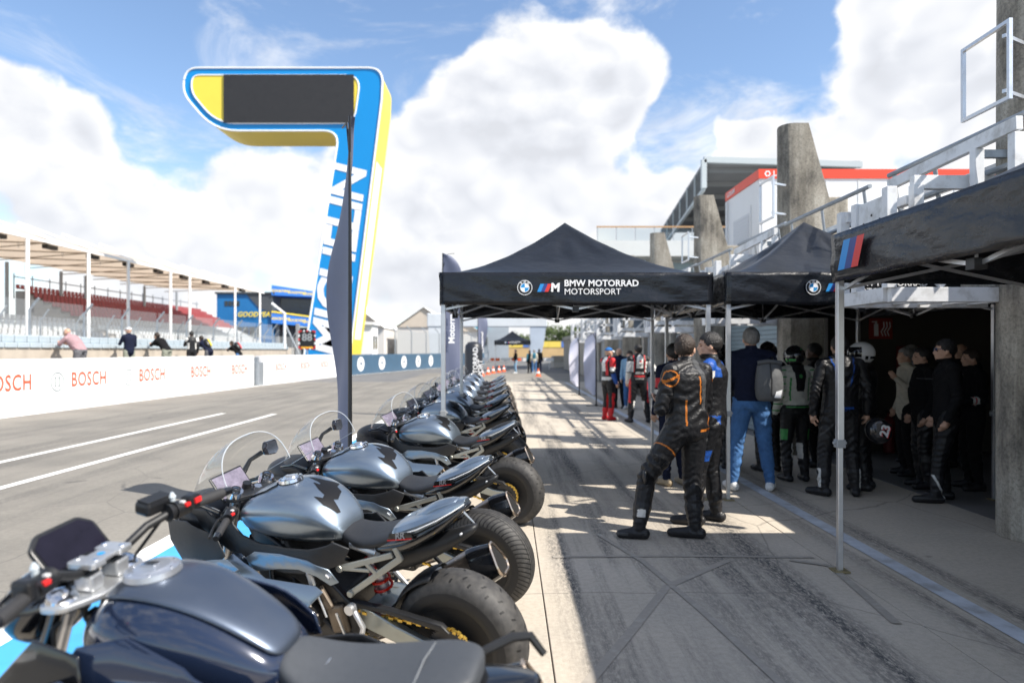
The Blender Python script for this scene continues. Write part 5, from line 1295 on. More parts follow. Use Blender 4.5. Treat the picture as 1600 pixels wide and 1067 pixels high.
    MB().lathe([(.001, .02), (.02, .02), (.024, 0)], (1.125, 0, .95), (-.36, 0, .93), 6).build('steering_nut', CHROME, t)
    MB().lathe([(.001, .03), (.022, .03), (.025, .0)], (1.2, .0, .95), (-.36, 0, .93), 14).build('ignition_lock', BLACK, t)
    for s in (1, -1): grip_set(t, s, (1.165, s*.115, .905), (1.03, s*.375, .868))
    MB().cyl((1.20, -.15, .92), (1.20, -.15, .975), .022, .024, 14).build('brake_reservoir', mat('smoked', (.12, .09, .06), .3), t)
    ms = (-1,) if mirror else ()
    for s in ms:
        MB().tube([(1.40, s*.17, .94), (1.40, s*.24, 1.0), (1.36, s*.30, 1.03)], [.016, .012, .014], 8).build('mirror_arm', BLACK, t)
        mr = MB().prism(rnd([(-.085, -.02), (-.05, .042), (.07, .036), (.085, .0), (.06, -.04), (-.05, -.044)], .012, 3), -.02, .006, 'yz').build('mirror', GLOSSK, t, smooth=False, bevel=.008); mr.location = (1.35, s*.345, 1.045); mr.rotation_euler = (R(-12*s), 0, R(-18*s))
        MB().prism([(-.072, -.018), (-.044, .034), (.062, .029), (.073, .0), (.052, -.033), (-.044, -.036)], -.0225, -.0215, 'yz').build('mirror_glass', CHROME, mr, smooth=False)
    return t
LEAN = R(-10.5)
def bike_at(b, x, y, head, label):
    j = math.sin(y*12.9)
    b.location = (x, y, 0); b.rotation_euler = (LEAN+R(.9*j), 0, R(180-head-1.6*j)); b['label'] = label
b_slick = sport_bike(T_SLICK, False, True)
bike_at(b_slick, -.19, 3.22, 25, 'nearest silver sport motorcycle with black tank print and smooth rear tyre')
b_wet = sport_bike(T_WET, False, True)
bike_at(b_wet, -.12, 4.40, 24, 'second silver sport motorcycle, its rear wet tyre full of chevron grooves')
b_pad = sport_bike(T_SLICK, True, False)
bike_at(b_pad, .05, 6.5, 23, 'third silver sport motorcycle with a black pad on its tail')
more = [(b_pad, .0, 8.45, 24, 'fourth silver sport motorcycle, beside the first tent legs'), (b_slick, -.02, 10.4, 23, 'fifth silver sport motorcycle along the row'), (b_pad, -.05, 12.3, 24, 'sixth silver sport motorcycle along the row'),
        (b_slick, -.08, 14.2, 23, 'seventh silver sport motorcycle along the row'), (b_pad, -.1, 16.2, 24, 'eighth silver sport motorcycle, last but one in the row'), (b_slick, -.12, 18.4, 24, 'last and farthest silver sport motorcycle of the row')]
for src, x, y, h, lb in more: bike_at(copy_tree(src), x, y, h, lb)

def naked_bike():
    t = thing('motorcycle', 'dark blue naked motorcycle with wide handlebar and grey seat in the near corner', 'motorcycle')
    running_gear(t, T_SLICK); silencer(t)
    tank = hull(t, 'tank', NAVY, [sec(.52, .80, .08, .775, .75), sec(.56, .85, .125, .80, .70), sec(.68, .935, .165, .84, .69), sec(.80, .992, .195, .875, .70), sec(.92, 1.012, .215, .89, .71), sec(1.03, .995, .20, .885, .74), sec(1.09, .955, .15, .875, .78), sec(1.115, .92, .10, .87, .80)])
    MB().sym([(.535, [(0, .836), (.055, .832), (.088, .812)]), (.58, [(0, .884), (.075, .880), (.118, .85)]), (.68, [(0, .949), (.09, .944), (.135, .91)]), (.80, [(0, 1.004), (.105, .998), (.152, .962)]), (.92, [(0, 1.023), (.11, 1.018), (.162, .985)]), (1.02, [(0, 1.012), (.10, 1.006), (.14, .975)]), (1.085, [(0, .972), (.06, .968), (.095, .945)])], cap=True).build('tank_top_panel', SATIN, t, sub=2)
    cp = thing_part('filler_cap', t); cp.location = (.965, 0, 1.024); cp.rotation_euler = (0, R(3), 0)
    MB().lathe([(.001, .010), (.05, .010), (.056, .005), (.074, .004), (.078, -.012)], (0, 0, 0), (0, 0, 1), 36).build('cap_ring', mat('satin_metal', (.52, .54, .58), .32, .8), cp)
    MB().prism(rnd([(-.018, -.014), (.03, -.014), (.03, .014), (-.018, .014)], .006), .0105, .017, 'xy').build('cap_lever', CHROME, cp, smooth=False)
    b = MB()
    for k in range(6): a = k*math.pi/3; b.cyl((math.cos(a)*.062, math.sin(a)*.062, .003), (math.cos(a)*.062, math.sin(a)*.062, .007), .0045, None, 6)
    b.build('cap_screw', CHROME, cp)
    for s in (1, -1):
        panel(t, 'tank_side_panel', NAVY, [(1.04, .90), (.90, .93), (.72, .88), (.58, .80), (.56, .74), (.66, .70), (.86, .69), (1.02, .72), (1.10, .80)], lambda x, z, s=s: s*(.236-.9*max(0, z-.84)**1.25-.28*max(0, .68-x)), .010, bevel=.006)
        panel(t, 'air_scoop', GLOSSK, [(1.36, .70), (1.14, .93), (1.00, .90), (.98, .80), (1.06, .66), (1.26, .56)], lambda x, z, s=s: s*(.275-.25*max(0, z-.78)-.12*max(0, x-1.2)), .010, bevel=.005)
        panel(t, 'scoop_blade', NAVY, [(1.22, .78), (1.02, .86), (.93, .80), (1.08, .64), (1.2, .66)], lambda x, z, s=s: s*(.300-.1*abs(z-.76)), .008, bevel=.004)
        panel(t, 'side_cover', MATTEK, [(.62, .74), (.40, .78), (.30, .76), (.42, .64), (.58, .58), (.68, .66)], lambda x, z, s=s: s*(.165-.2*max(0, .45-x)), .010)
    hull(t, 'seat', SEATG_, [sec(.0, .82, .06, .80, .76), sec(.02, .834, .105, .81, .75), sec(.10, .828, .14, .80, .74), sec(.19, .806, .152, .78, .73), sec(.28, .788, .154, .765, .72), sec(.37, .780, .145, .76, .715), sec(.45, .79, .125, .77, .71), sec(.53, .825, .10, .79, .71), sec(.565, .84, .07, .80, .73)])
    MB().tube([(.16, y/40*.12, .817-.0004*abs(y)) for y in range(-36, 37, 6)], .0025, 5).build('seat_seam', mat('seam_grey', (.16, .17, .18), .6), t)
    hull(t, 'tail', GLOSSK, [sec(.30, .71, .11, .69, .64), sec(.12, .76, .12, .73, .67), sec(-.02, .785, .10, .76, .72), sec(-.12, .80, .06, .78, .75), sec(-.16, .795, .03, .78, .76)])
    for s in (1, -1): MB().tube([(.04, s*.12, .77), (-.05, s*.17, .80), (-.10, s*.185, .80), (-.14, s*.18, .75)], [.013, .014, .014, .011], 8).build('grab_bracket', MATTEK, t)
    fr = MB()
    for s in (-1, 1): fr.rings([[(x, s*(y-wd/2), z-h/2), (x, s*(y+wd/2), z-h/2), (x, s*(y+wd/2), z+h/2), (x, s*(y-wd/2), z+h/2)] for x, y, z, wd, h in ((1.14, .05, .86, .05, .12), (1.02, .14, .74, .03, .12), (.80, .16, .64, .03, .11), (.62, .15, .54, .035, .13), (.48, .13, .40, .04, .16))])
    fr.build('frame', BLACK, t, bevel=.008)
    # fork crown, risers, bar
    MB().prism(rnd([(1.205, .165), (1.205, -.165), (1.13, -.165), (1.075, -.06), (1.075, .06), (1.13, .165)], .03), .955, .975, 'xy').build('triple_clamp', mat('cast_alu', (.55, .56, .57), .38, .8, .08, 20), t, smooth=False, bevel=.005)
    for s in (1, -1):
        MB().cyl((1.30, s*.11, .66), (1.165, s*.11, .975), .03, .03, 16).build('fork_leg', GLOSSK, t)
        MB().lathe([(.001, .014), (.010, .016), (.012, .008), (.032, .008), (.040, .002), (.042, -.016)], (1.160, s*.115, .985), (-.36, 0, .93), 26).build('fork_cap', CHROME, t)
        MB().box2((1.105, s*.05-.024, .975), (1.165, s*.05+.024, 1.025)).build('riser', MATS['cast_alu'], t, smooth=False, bevel=.008)
        MB().prism(rnd([(1.09, s*.05-.027), (1.18, s*.05-.027), (1.18, s*.05+.027), (1.09, s*.05+.027)], .01), 1.045, 1.063, 'xy').build('bar_clamp', MATS['cast_alu'], t, smooth=False, bevel=.003)
        for dx in (-.03, .03): MB().cyl((1.135+dx, s*.05, 1.063), (1.135+dx, s*.05, 1.067), .008, None, 6).build('clamp_bolt', CHROME, t)
        MB().tube([(1.135, 0, 1.036), (1.135, s*.09, 1.036), (1.115, s*.17, 1.075), (1.075, s*.25, 1.098), (1.06, s*.28, 1.10)], .0135, 12).build('handlebar', MATTEK, t)
        grip_set(t, s, (1.072, s*.255, 1.098), (1.015, s*.45, 1.095), .018)
        MB().cyl((1.085, s*.26, 1.10), (1.085, s*.26, 1.145), .008, .010, 10).cyl((1.085, s*.26, 1.14), (1.085, s*.26, 1.155), .012, .004, 10).build('mirror_stub', mat('clear_plastic', (.6, .66, .7), .2, 0, trans=.3), t)
    MB().box2((1.10, -.03, 1.048), (1.165, .03, 1.060)).build('bridge', MATS['cast_alu'], t, smooth=False, bevel=.003)
    place(disc_mb(.011, 16), Matrix.Translation((1.132, 0, 1.0608))).build('emblem', LOGO_B, t, smooth=False, fix=False)
    rsv = MB().box((0, 0, 0), (.062, .105, .045)).build('brake_reservoir', BLACK, t, smooth=False, bevel=.012); rsv.location = (1.125, -.225, 1.125); rsv.rotation_euler = (0, R(-8), R(-10))
    MB().box((0, 0, .024), (.05, .092, .004)).build('reservoir_lid', MATTEK, rsv, smooth=False, bevel=.003)
    MB().box2((1.03, -.33, 1.085), (1.075, -.28, 1.135)).build('switch_block', BLACK, t, smooth=False, bevel=.010)
    MB().box2((1.024, -.322, 1.108), (1.030, -.292, 1.124)).build('button', RED, t, smooth=False)
    MB().box2((1.03, .30, 1.085), (1.085, .335, 1.14)).build('switch_block', BLACK, t, smooth=False, bevel=.010)
    ds = MB().prism(rnd([(-.115, -.062), (.115, -.062), (.115, .040), (.075, .074), (-.075, .074), (-.115, .040)], .014, 3), -.008, .008, 'xy').build('display', BLACK, t, smooth=False, bevel=.004)
    ds.matrix_local = Matrix.Translation((1.235, 0, 1.075)) @ face_matrix((0, 0, 0), (0, -1, 0), (.62, 0, .78)).to_4x4()
    MB().prism([(-.102, -.05), (.102, -.05), (.102, .036), (.068, .062), (-.068, .062), (-.102, .036)], .0085, .0105, 'xy').build('display_glass', TFT, ds, smooth=False)
    MB().box2((1.17, -.03, .99), (1.22, .03, 1.05)).build('display_mount', BLACK, t, smooth=False, bevel=.005)
    hl = MB().ell((1.33, 0, .90), (.10, .14, .11), None, 18, 12).build('headlight', GLOSSK, t)
    MB().tube([(1.14, .09, .96), (1.18, .14, .90), (1.20, .13, .80), (1.12, .08, .72)], .007, 6).build('cable', BLACK, t)
    MB().tube([(1.09, -.2, 1.08), (1.16, -.16, .98), (1.2, -.12, .82)], .006, 6).build('cable', BLACK, t)
    MB().tube([(1.12, .03, 1.0), (1.17, .05, .95), (1.19, .02, .86)], .006, 6).build('cable', BLACK, t)
    letters('MOTORRAD', .018, PRINT_W, (1.246, .1425, .80), (.37, 0, -.93), (-.93, 0, -.37), t, bold=.02)
    return t
nb = naked_bike()
nb.location = (-.05, 1.92, 0); nb.rotation_euler = (R(-8), 0, R(180-11))
# ================================================================ people
SKIN = mat('skin', (.50, .30, .21), .55, 0, .12, 30)
SKIN_D = mat('skin_dark', (.10, .055, .035), .5, 0, .12, 30)
HAIR_BR = mat('hair_brown', (.030, .018, .011), .55, 0, .5, 60, .6, 110, stretch=(1, 1, .35))
HAIR_BK = mat('hair_black', (.012, .010, .009), .5, 0, .5, 60, .6, 110, stretch=(1, 1, .35))
HAIR_GR = mat('hair_grey', (.22, .21, .20), .6, 0, .5, 60, .6, 110, stretch=(1, 1, .35))
def leather(name, col, rough=.42): return mat('leather_'+name, col, rough, 0, .18, 14, .5, 26, spec=.32)
def cloth(name, col): return mat('cloth_'+name, col, .9, 0, .15, 10, .5, 22, spec=.15)
LK = leather('black', (.011, .011, .0125)); LG = leather('charcoal', (.055, .056, .058)); LW = leather('white', (.62, .61, .58)); LR = leather('red', (.52, .02, .025)); LB = leather('blue', (.014, .07, .30)); LGR = leather('green', (.06, .28, .08)); LO = leather('orange', (.45, .14, .02)); LY = leather('yellow', (.75, .55, .02))
LCR = leather('cream', (.55, .55, .48))
CN = cloth('navy', (.010, .013, .030)); CK = cloth('black', (.009, .009, .010)); CJ = mat('denim', (.045, .13, .30), .85, 0, .35, 9, .5, 26); CM = cloth('mauve', (.34, .22, .235)); CG_ = cloth('grey', (.13, .13, .14)); CBG = cloth('beige', (.50, .46, .38)); COL_ = cloth('olive', (.26, .27, .22)); CLB = cloth('light_blue', (.22, .36, .50)); CW = cloth('white', (.7, .7, .7)); CDT = cloth('teal', (.03, .15, .22))
SHOE_W = mat('white_shoe', (.70, .70, .68), .6, 0, .1, 12); BOOT = leather('boot', (.018, .018, .02), .36); SHOE_T = mat('tan_shoe', (.32, .25, .16), .7, 0, .2, 12)
EYE = mat('eye_dark', (.015, .012, .01), .2)

BASE = dict(pelvis=(0, 0, .97), chest=(0, .0, 1.30), neck=(0, -.01, 1.50), headc=(0, .02, 1.652),
            hip_l=(-.095, 0, .93), knee_l=(-.11, .03, .51), ank_l=(-.12, -.02, .10), toe_l=(-.145, .145, .035),
            hip_r=(.095, 0, .93), knee_r=(.11, .03, .51), ank_r=(.12, -.02, .10), toe_r=(.145, .145, .035),
            sh_l=(-.195, -.01, 1.46), elb_l=(-.245, -.04, 1.16), wri_l=(-.25, .06, .92),
            sh_r=(.195, -.01, 1.46), elb_r=(.245, -.04, 1.16), wri_r=(.25, .06, .92))
CROSS = dict(elb_l=(-.27, .04, 1.14), wri_l=(.06, .20, 1.16), elb_r=(.27, .04, 1.14), wri_r=(-.09, .17, 1.19))
AKIMBO = dict(elb_r=(.38, -.10, 1.18), wri_r=(.18, .08, 1.03))
LEANF = dict(pelvis=(0, -.16, .95), chest=(0, .06, 1.22), neck=(0, .19, 1.37), headc=(0, .29, 1.49), hip_l=(-.095, -.15, .92), hip_r=(.095, -.15, .92), knee_l=(-.11, -.08, .5), knee_r=(.11, -.08, .5), ank_l=(-.12, -.12, .1), ank_r=(.12, -.12, .1), toe_l=(-.14, .06, .035), toe_r=(.14, .06, .035),
             sh_l=(-.185, .16, 1.31), sh_r=(.185, .16, 1.31), elb_l=(-.22, .34, 1.15), elb_r=(.22, .34, 1.15), wri_l=(-.03, .50, 1.17), wri_r=(.05, .48, 1.19))

def person(label, loc, rz, h, outfit, pose=None, voxel=.011, head=(0, 0), hair=('short', HAIR_BR), skin=SKIN, bulk=1.0, hump=False, rule=None, helmet=None, cap=None, group=None, belly=0.0, eyes=False):
    k = h/1.8; J = {n: Vector(p) for n, p in BASE.items()}
    if pose: J.update({n: Vector(p) for n, p in pose.items()})
    caps = []   # (a, b, ra, rb, region)
    def C(a, b, ra, rb, reg): caps.append((Vector(a), Vector(b), ra, rb, reg))
    B = bulk*1.1
    for s in 'lr':
        C(J['hip_'+s], J['knee_'+s], .099*B, .069*B, 'thigh'); C(J['knee_'+s], J['ank_'+s]+(J['knee_'+s]-J['ank_'+s])*.42, .069*B, .062*B, 'calf')
        C(J['ank_'+s]+(J['knee_'+s]-J['ank_'+s])*.42, J['ank_'+s], .068*B if outfit.get('boots') else .058*B, .056 if outfit.get('boots') else .046*B, 'shaft' if outfit.get('boots') else 'calf')
        d = (J['toe_'+s]-J['ank_'+s]); d.z = 0; d.normalize(); a = J['ank_'+s]
        C(Vector((a.x, a.y, a.z*.45))-d*.045, Vector((a.x, a.y, a.z*.5))+d*.05, .050, .054, 'foot'); C(Vector((a.x, a.y, a.z*.45))+d*.05, J['toe_'+s], .053, .040, 'foot'); C(a, Vector((a.x, a.y, a.z*.5)), .048, .045, 'foot')
        C(J['sh_'+s], J['elb_'+s], .062*B, .050*B, 'arm'); C(J['elb_'+s], J['wri_'+s], .050*B, .038*B, 'forearm')
        f = (J['wri_'+s]-J['elb_'+s]).normalized(); w = J['wri_'+s]
        body = (J['chest']-w); side_ = body-f*body.dot(f); side_.normalize(); wd = f.cross(side_).normalized()
        C(w, w+f*.06, .030, .034, 'hand')
        for q in range(4):
            o = wd*(.030-.02*q); l = (.075, .085, .08, .062)[q]; p0 = w+f*.07+o; p1 = p0+f*l*.55+side_*.012; p2 = p1+f*l*.3+side_*l*.42
            C(p0, p1, .0105, .0095, 'hand'); C(p1, p2, .0095, .008, 'hand')
        th = w+f*.02+wd*.028; C(th, th+f*.04+wd*.022+side_*.02, .013, .010, 'hand'); C(th+f*.04+wd*.022+side_*.02, th+f*.068+wd*.018+side_*.038, .010, .009, 'hand')
    hc = J['headc']; up = (hc-J['neck']).normalized()
    C(J['neck']-up*.03, J['neck']+(hc-J['neck'])*.62, .072, .056, 'neck')
    for s in 'lr': C(J['neck']+up*.01, J['sh_'+s]+Vector((0, 0, .01)), .058*B, .05*B, 'torso')
    mb = MB()
    for a, b, ra, rb, reg in caps:
        d = b-a; L_ = max(d.length, 1e-4); d = d/L_; n = 12 if ra > .02 else 8; pts = []; rr = []
        for q in range(4): t = -math.pi/2+q*math.pi/8; pts.append(a+d*ra*math.sin(t)); rr.append(max(.0005, ra*math.cos(t)))
        pts.append(a); rr.append(ra); pts.append(b); rr.append(rb)
        for q in range(1, 5): t = q*math.pi/8; pts.append(b+d*rb*math.sin(t)); rr.append(max(.0005, rb*math.cos(t)))
        mb.tube(pts, rr, n)
    # torso rings along the bent spine
    P0, P1, P2 = J['pelvis'], J['chest'], J['neck']; rv_h = (J['hip_r']-J['hip_l']).normalized(); rv_s = (J['sh_r']-J['sh_l']).normalized(); rings = []; tor = []
    for t, wx, wy in ((-.2, .10, .085), (-.12, .145, .112), (.02, .172, .122), (.2, .160, .115+belly*.6), (.36, .155, .113+belly), (.55, .168, .120+belly*.5), (.74, .186, .124), (.88, .178, .110), (.97, .115, .082), (1.03, .066, .064)):
        u = max(0, t); c = P0*(1-u)**2+P1*2*u*(1-u)+P2*u*u if t >= 0 else P0+(P0-P1).normalized()*(-t)*.55
        tg = ((P1-P0)*(1-u)+(P2-P1)*u).normalized(); r = (rv_h*(1-u)+rv_s*u); r = (r-tg*r.dot(tg)).normalized(); fw = tg.cross(r)
        rings.append([c+r*math.cos(2*math.pi*q/20)*wx*B+fw*math.sin(2*math.pi*q/20)*wy*B for q in range(20)])
        tor.append((c, min(wx, wy)*B))
    mb.rings(rings)
    if hump: mb.ell(P2+(P1-P2)*.35-Vector((0, .115*B, 0)), (.075, .06, .13), (R(-12), 0, 0), 14, 10)
    # head with face
    Hm = Matrix.Rotation(R(head[0]), 3, 'Z') @ Matrix.Rotation(R(head[1]), 3, 'X')
    def H(x, y, z): return hc+Hm @ Vector((x, y, z))
    def HE(c, r): mb.ell(H(*c), r, Hm, 16, 12)
    HE((0, -.008, .028), (.078, .097, .092)); HE((0, .022, -.045), (.062, .076, .078)); HE((0, .058, -.088), (.034, .034, .030)); HE((0, .098, -.018), (.013, .020, .022)); HE((0, .084, .01), (.012, .018, .035)); HE((0, .078, .030), (.052, .020, .014)); HE((0, .086, -.058), (.024, .014, .010))
    for s in (-1, 1): HE((s*.080, -.004, -.008), (.012, .022, .032)); HE((s*.036, .062, -.022), (.024, .024, .024))
    tmp = mb.build('tmp', SKIN, None, fix=False)
    md = tmp.modifiers.new('r', 'REMESH'); md.mode = 'VOXEL'; md.voxel_size = voxel
    ms = tmp.modifiers.new('s', 'SMOOTH'); ms.iterations = 2; ms.factor = .5
    bpy.context.view_layer.update(); dg = bpy.context.evaluated_depsgraph_get()
    me = bpy.data.meshes.new_from_object(tmp.evaluated_get(dg)); bpy.data.objects.remove(tmp)
    nv = len(me.vertices); co = np.empty(nv*3); me.vertices.foreach_get('co', co); co = co.reshape(-1, 3)
    # slow folds in the clothing, then flat soles
    nrm = np.empty(nv*3); me.vertices.foreach_get('normal', nrm); nrm = nrm.reshape(-1, 3); sd_ = hash(label) % 7
    fold = .0065*np.sin(co[:, 2]*62+4*np.sin(co[:, 0]*17+sd_)+3*np.sin(co[:, 1]*21))*np.clip(np.sin(co[:, 2]*9+co[:, 0]*7+sd_), 0, 1)
    for jn in ('elb_l', 'elb_r', 'knee_l', 'knee_r', 'ank_l', 'ank_r', 'hip_l', 'hip_r', 'chest'):
        q = co-np.array(J[jn]); dj = np.linalg.norm(q, axis=1); fold += .0055*np.exp(-(dj/.12)**2)*np.sin(q[:, 2]*105+q[:, 0]*30+q[:, 1]*40+2*np.sin(q[:, 0]*50))
    fold *= (co[:, 2] < J['neck'].z-.02)*(co[:, 2] > .14); co += nrm*fold[:, None]
    co[:, 2] = np.maximum(co[:, 2], .002)
    nf = len(me.polygons); fc = np.empty(nf*3); me.polygons.foreach_get('center', fc); fc = fc.reshape(-1, 3)
    regs = sorted({c[4] for c in caps})+['torso', 'head']; best = np.full(nf, 1e9); idx = np.zeros(nf, int)
    def upd(dist, name):
        nonlocal best, idx
        m_ = dist < best; best = np.where(m_, dist, best); idx = np.where(m_, regs.index(name), idx)
    for a, b, ra, rb, reg in caps:
        A = np.array(a); d = np.array(b)-A; L2 = max(d @ d, 1e-9); t = np.clip(((fc-A) @ d)/L2, 0, 1); q = A+t[:, None]*d
        upd(np.linalg.norm(fc-q, axis=1)-(ra+(rb-ra)*t), reg)
    for c, r in tor: upd(np.linalg.norm(fc-np.array(c), axis=1)-r*1.25, 'torso')
    upd(np.linalg.norm((fc-np.array(hc))/np.array([.08, .1, .125]), axis=1)*.1-.1, 'head')
    slots = []; mi = np.zeros(nf, int)
    def slot(m_):
        if m_ not in slots: slots.append(m_)
        return slots.index(m_)
    default = {'head': skin, 'neck': skin, 'hand': skin}
    for ri, rn in enumerate(regs):
        m_ = outfit.get(rn, default.get(rn, outfit.get({'forearm': 'arm', 'shaft': 'boots', 'calf': 'thigh', 'foot': 'boots', 'arm': 'torso'}.get(rn, 'torso'), outfit.get('torso', CK))))
        mi[idx == ri] = slot(m_)
    if rule:
        for nm, fn, m_ in rule:
            sel = fn(fc[:, 0], fc[:, 1], fc[:, 2])
            if nm: sel = sel & np.isin(idx, [regs.index(x) for x in nm if x in regs])
            mi[sel] = slot(m_)
    me.vertices.foreach_set('co', (co*k).ravel())
    me.materials.clear()
    for m_ in slots: me.materials.append(m_)
    me.polygons.foreach_set('material_index', mi); me.polygons.foreach_set('use_smooth', [True]*nf); me.update(); me.name = 'person'
    o = bpy.data.objects.new('person', me); COL.objects.link(o); o.location = loc; o.rotation_euler = (0, 0, R(rz)); tag(o, label, 'person', group)
    Hk = Matrix.Translation(hc*k) @ Hm.to_4x4() @ Matrix.Scale(k, 4)
    rr = random.Random(sd_)
    if helmet:
        shell, visor, accent = helmet
        b = MB().ell((0, 0, 0), (.128, .158, .145), None, 32, 22)
        b.v = [(x, y*(1.0 if y < 0 else 1.03), z*(1 if z > 0 else .98)) for x, y, z in b.v if True]
        b.v = [(x, y, max(z, -.135)) for x, y, z in b.v]
        hm = place(b, Hk @ Matrix.Translation((0, .012, .012))).build('helmet', shell, o)
        def patch(a0, a1, e0, e1, sc, n=18, m=6):
            return MB().grid(lambda u, v: (math.sin(a0+(a1-a0)*u)*math.cos(e0+(e1-e0)*v)*.128*sc, math.cos(a0+(a1-a0)*u)*math.cos(e0+(e1-e0)*v)*.160*sc, math.sin(e0+(e1-e0)*v)*.145*sc), n, m)
        place(patch(R(-78), R(78), R(-18), R(32), 1.03), Hk @ Matrix.Translation((0, .012, .012))).build('visor', visor, hm)
        if accent:
            for a0, a1, e0, e1 in ((108, 138, 22, 32), (205, 245, -26, -14), (150, 168, 34, 44), (-92, -106, -30, -12)):
                place(patch(R(a0), R(a1), R(e0), R(e1), 1.018, 8, 4), Hk @ Matrix.Translation((0, .012, .012))).build('helmet_graphic', accent, hm)
        place(MB().box((.0, .165, -.075), (.07, .02, .022)).box((.0, .0, .155), (.03, .08, .012)), Hk).build('helmet_vent', BLACK, hm, smooth=False, bevel=.004*k)
    elif hair and hair[0] != 'bald' and not cap:
        st, hm_ = hair; b = MB().ell((0, -.012, .032), (.090, .110, .108), None, 48, 36)
        def keep(p):
            x, y, z = p
            hl = .75*y+.012-.1*max(0, abs(x)-.07)
            if st == 'long': hl = .05-.9*max(0, -y+.03)
            return z > hl-.02+.016*math.sin(x*310+y*170)*math.sin(y*260)
        mv = [(x*(1+.05*rr.uniform(-1, .7)), y*(1+.05*rr.uniform(-1, .7)), .032+(z-.032)*(1+.07*rr.uniform(-1, .8))) for x, y, z in b.v]
        fs = [f for f in b.f if all(keep(b.v[i]) for i in f)]
        c = MB(); c.v = mv; c.f = fs; c.mi = [0]*len(fs)
        if st == 'bun': c.ell((0, -.115, .06), (.035, .035, .035), None, 12, 8)
        if st == 'long': c.ell((0, -.085, -.06), (.07, .04, .11), None, 14, 10)
        place(c, Hk).build('hair', hm_, o, solid=.006, fix=False)
    elif hair and hair[0] == 'bald': pass
    if cap:
        b = MB().ell((0, -.008, .035), (.088, .108, .098), None, 28, 18); fs = [f for f in b.f if all(b.v[i][2] > .045 for i in f)]; b.f = fs; b.mi = [0]*len(fs)
        cp = place(b, Hk).build('cap', cap[0], o, solid=.004, fix=False)
        place(MB().grid(lambda u, v: (-.07+.14*u, .07+.095*v*(1-.5*(2*u-1)**2), .058-.02*v-.03*(2*u-1)**2), 8, 4), Hk).build('cap_peak', cap[1], cp, solid=.004)
    if eyes or voxel < .012:
        for s in (-1, 1):
            place(MB().ell((s*.032, .079, .005), (.013, .006, .006), None, 10, 6), Hk).build('eye', EYE, o)
            if hair: place(MB().box((s*.033, .090, .026), (.034, .008, .007)), Hk).build('eyebrow', hair[1], o, smooth=False)
            if not (helmet): pass
    return o
def body_text(o, txt, size, m, at, right, up=(0, 0, 1), bold=.02, shear=0.0, reach=.6):
    # print that follows the surface of a garment
    b = text_mb(txt, size, bold, shear); rt = Vector(right).normalized(); M = face_matrix(at, rt, up); d = -(M.to_3x3() @ Vector((0, 0, 1)))
    bt = BVHTree.FromPolygons([v.co.copy() for v in o.data.vertices], [tuple(p.vertices) for p in o.data.polygons]); vs = []
    for p in b.v:
        q = M @ Vector((p[0], p[1], 0)); h = bt.ray_cast(q-d*.3, d, reach+.3); vs.append(tuple(h[0]-d*.004) if h[0] is not None else None)
    bad = {i for i, p in enumerate(vs) if p is None}; keep_ = [k for k, f in enumerate(b.f) if not any(i in bad for i in f)]
    b.v = [p or (0, 0, 1) for p in vs]; b.f = [b.f[k] for k in keep_]; b.mi = [0]*len(b.f); return b.build('lettering', m, o, smooth=False, fix=False)
def slider(o, c, r, m, rot=(0, 0, 0), name='knee_slider'):
    return MB().ell(c, r, rot, 16, 10).build(name, m, o)
def L_suit(main=LK, arm=None, leg=None, boots=BOOT, hand=None, neck=None):
    d = dict(torso=main, arm=arm or main, forearm=arm or main, thigh=leg or main, calf=leg or main, shaft=boots, boots=boots, foot=boots)
    if hand: d['hand'] = hand
    if neck: d['neck'] = neck
    return d
def near(cx, cy, cz, r0, r1=0): return lambda x, y, z: ((x-cx)**2+(y-cy)**2+(z-cz)**2 < r0*r0) & ((x-cx)**2+(y-cy)**2+(z-cz)**2 >= r1*r1)
G1 = 'riders and visitors under the tents'
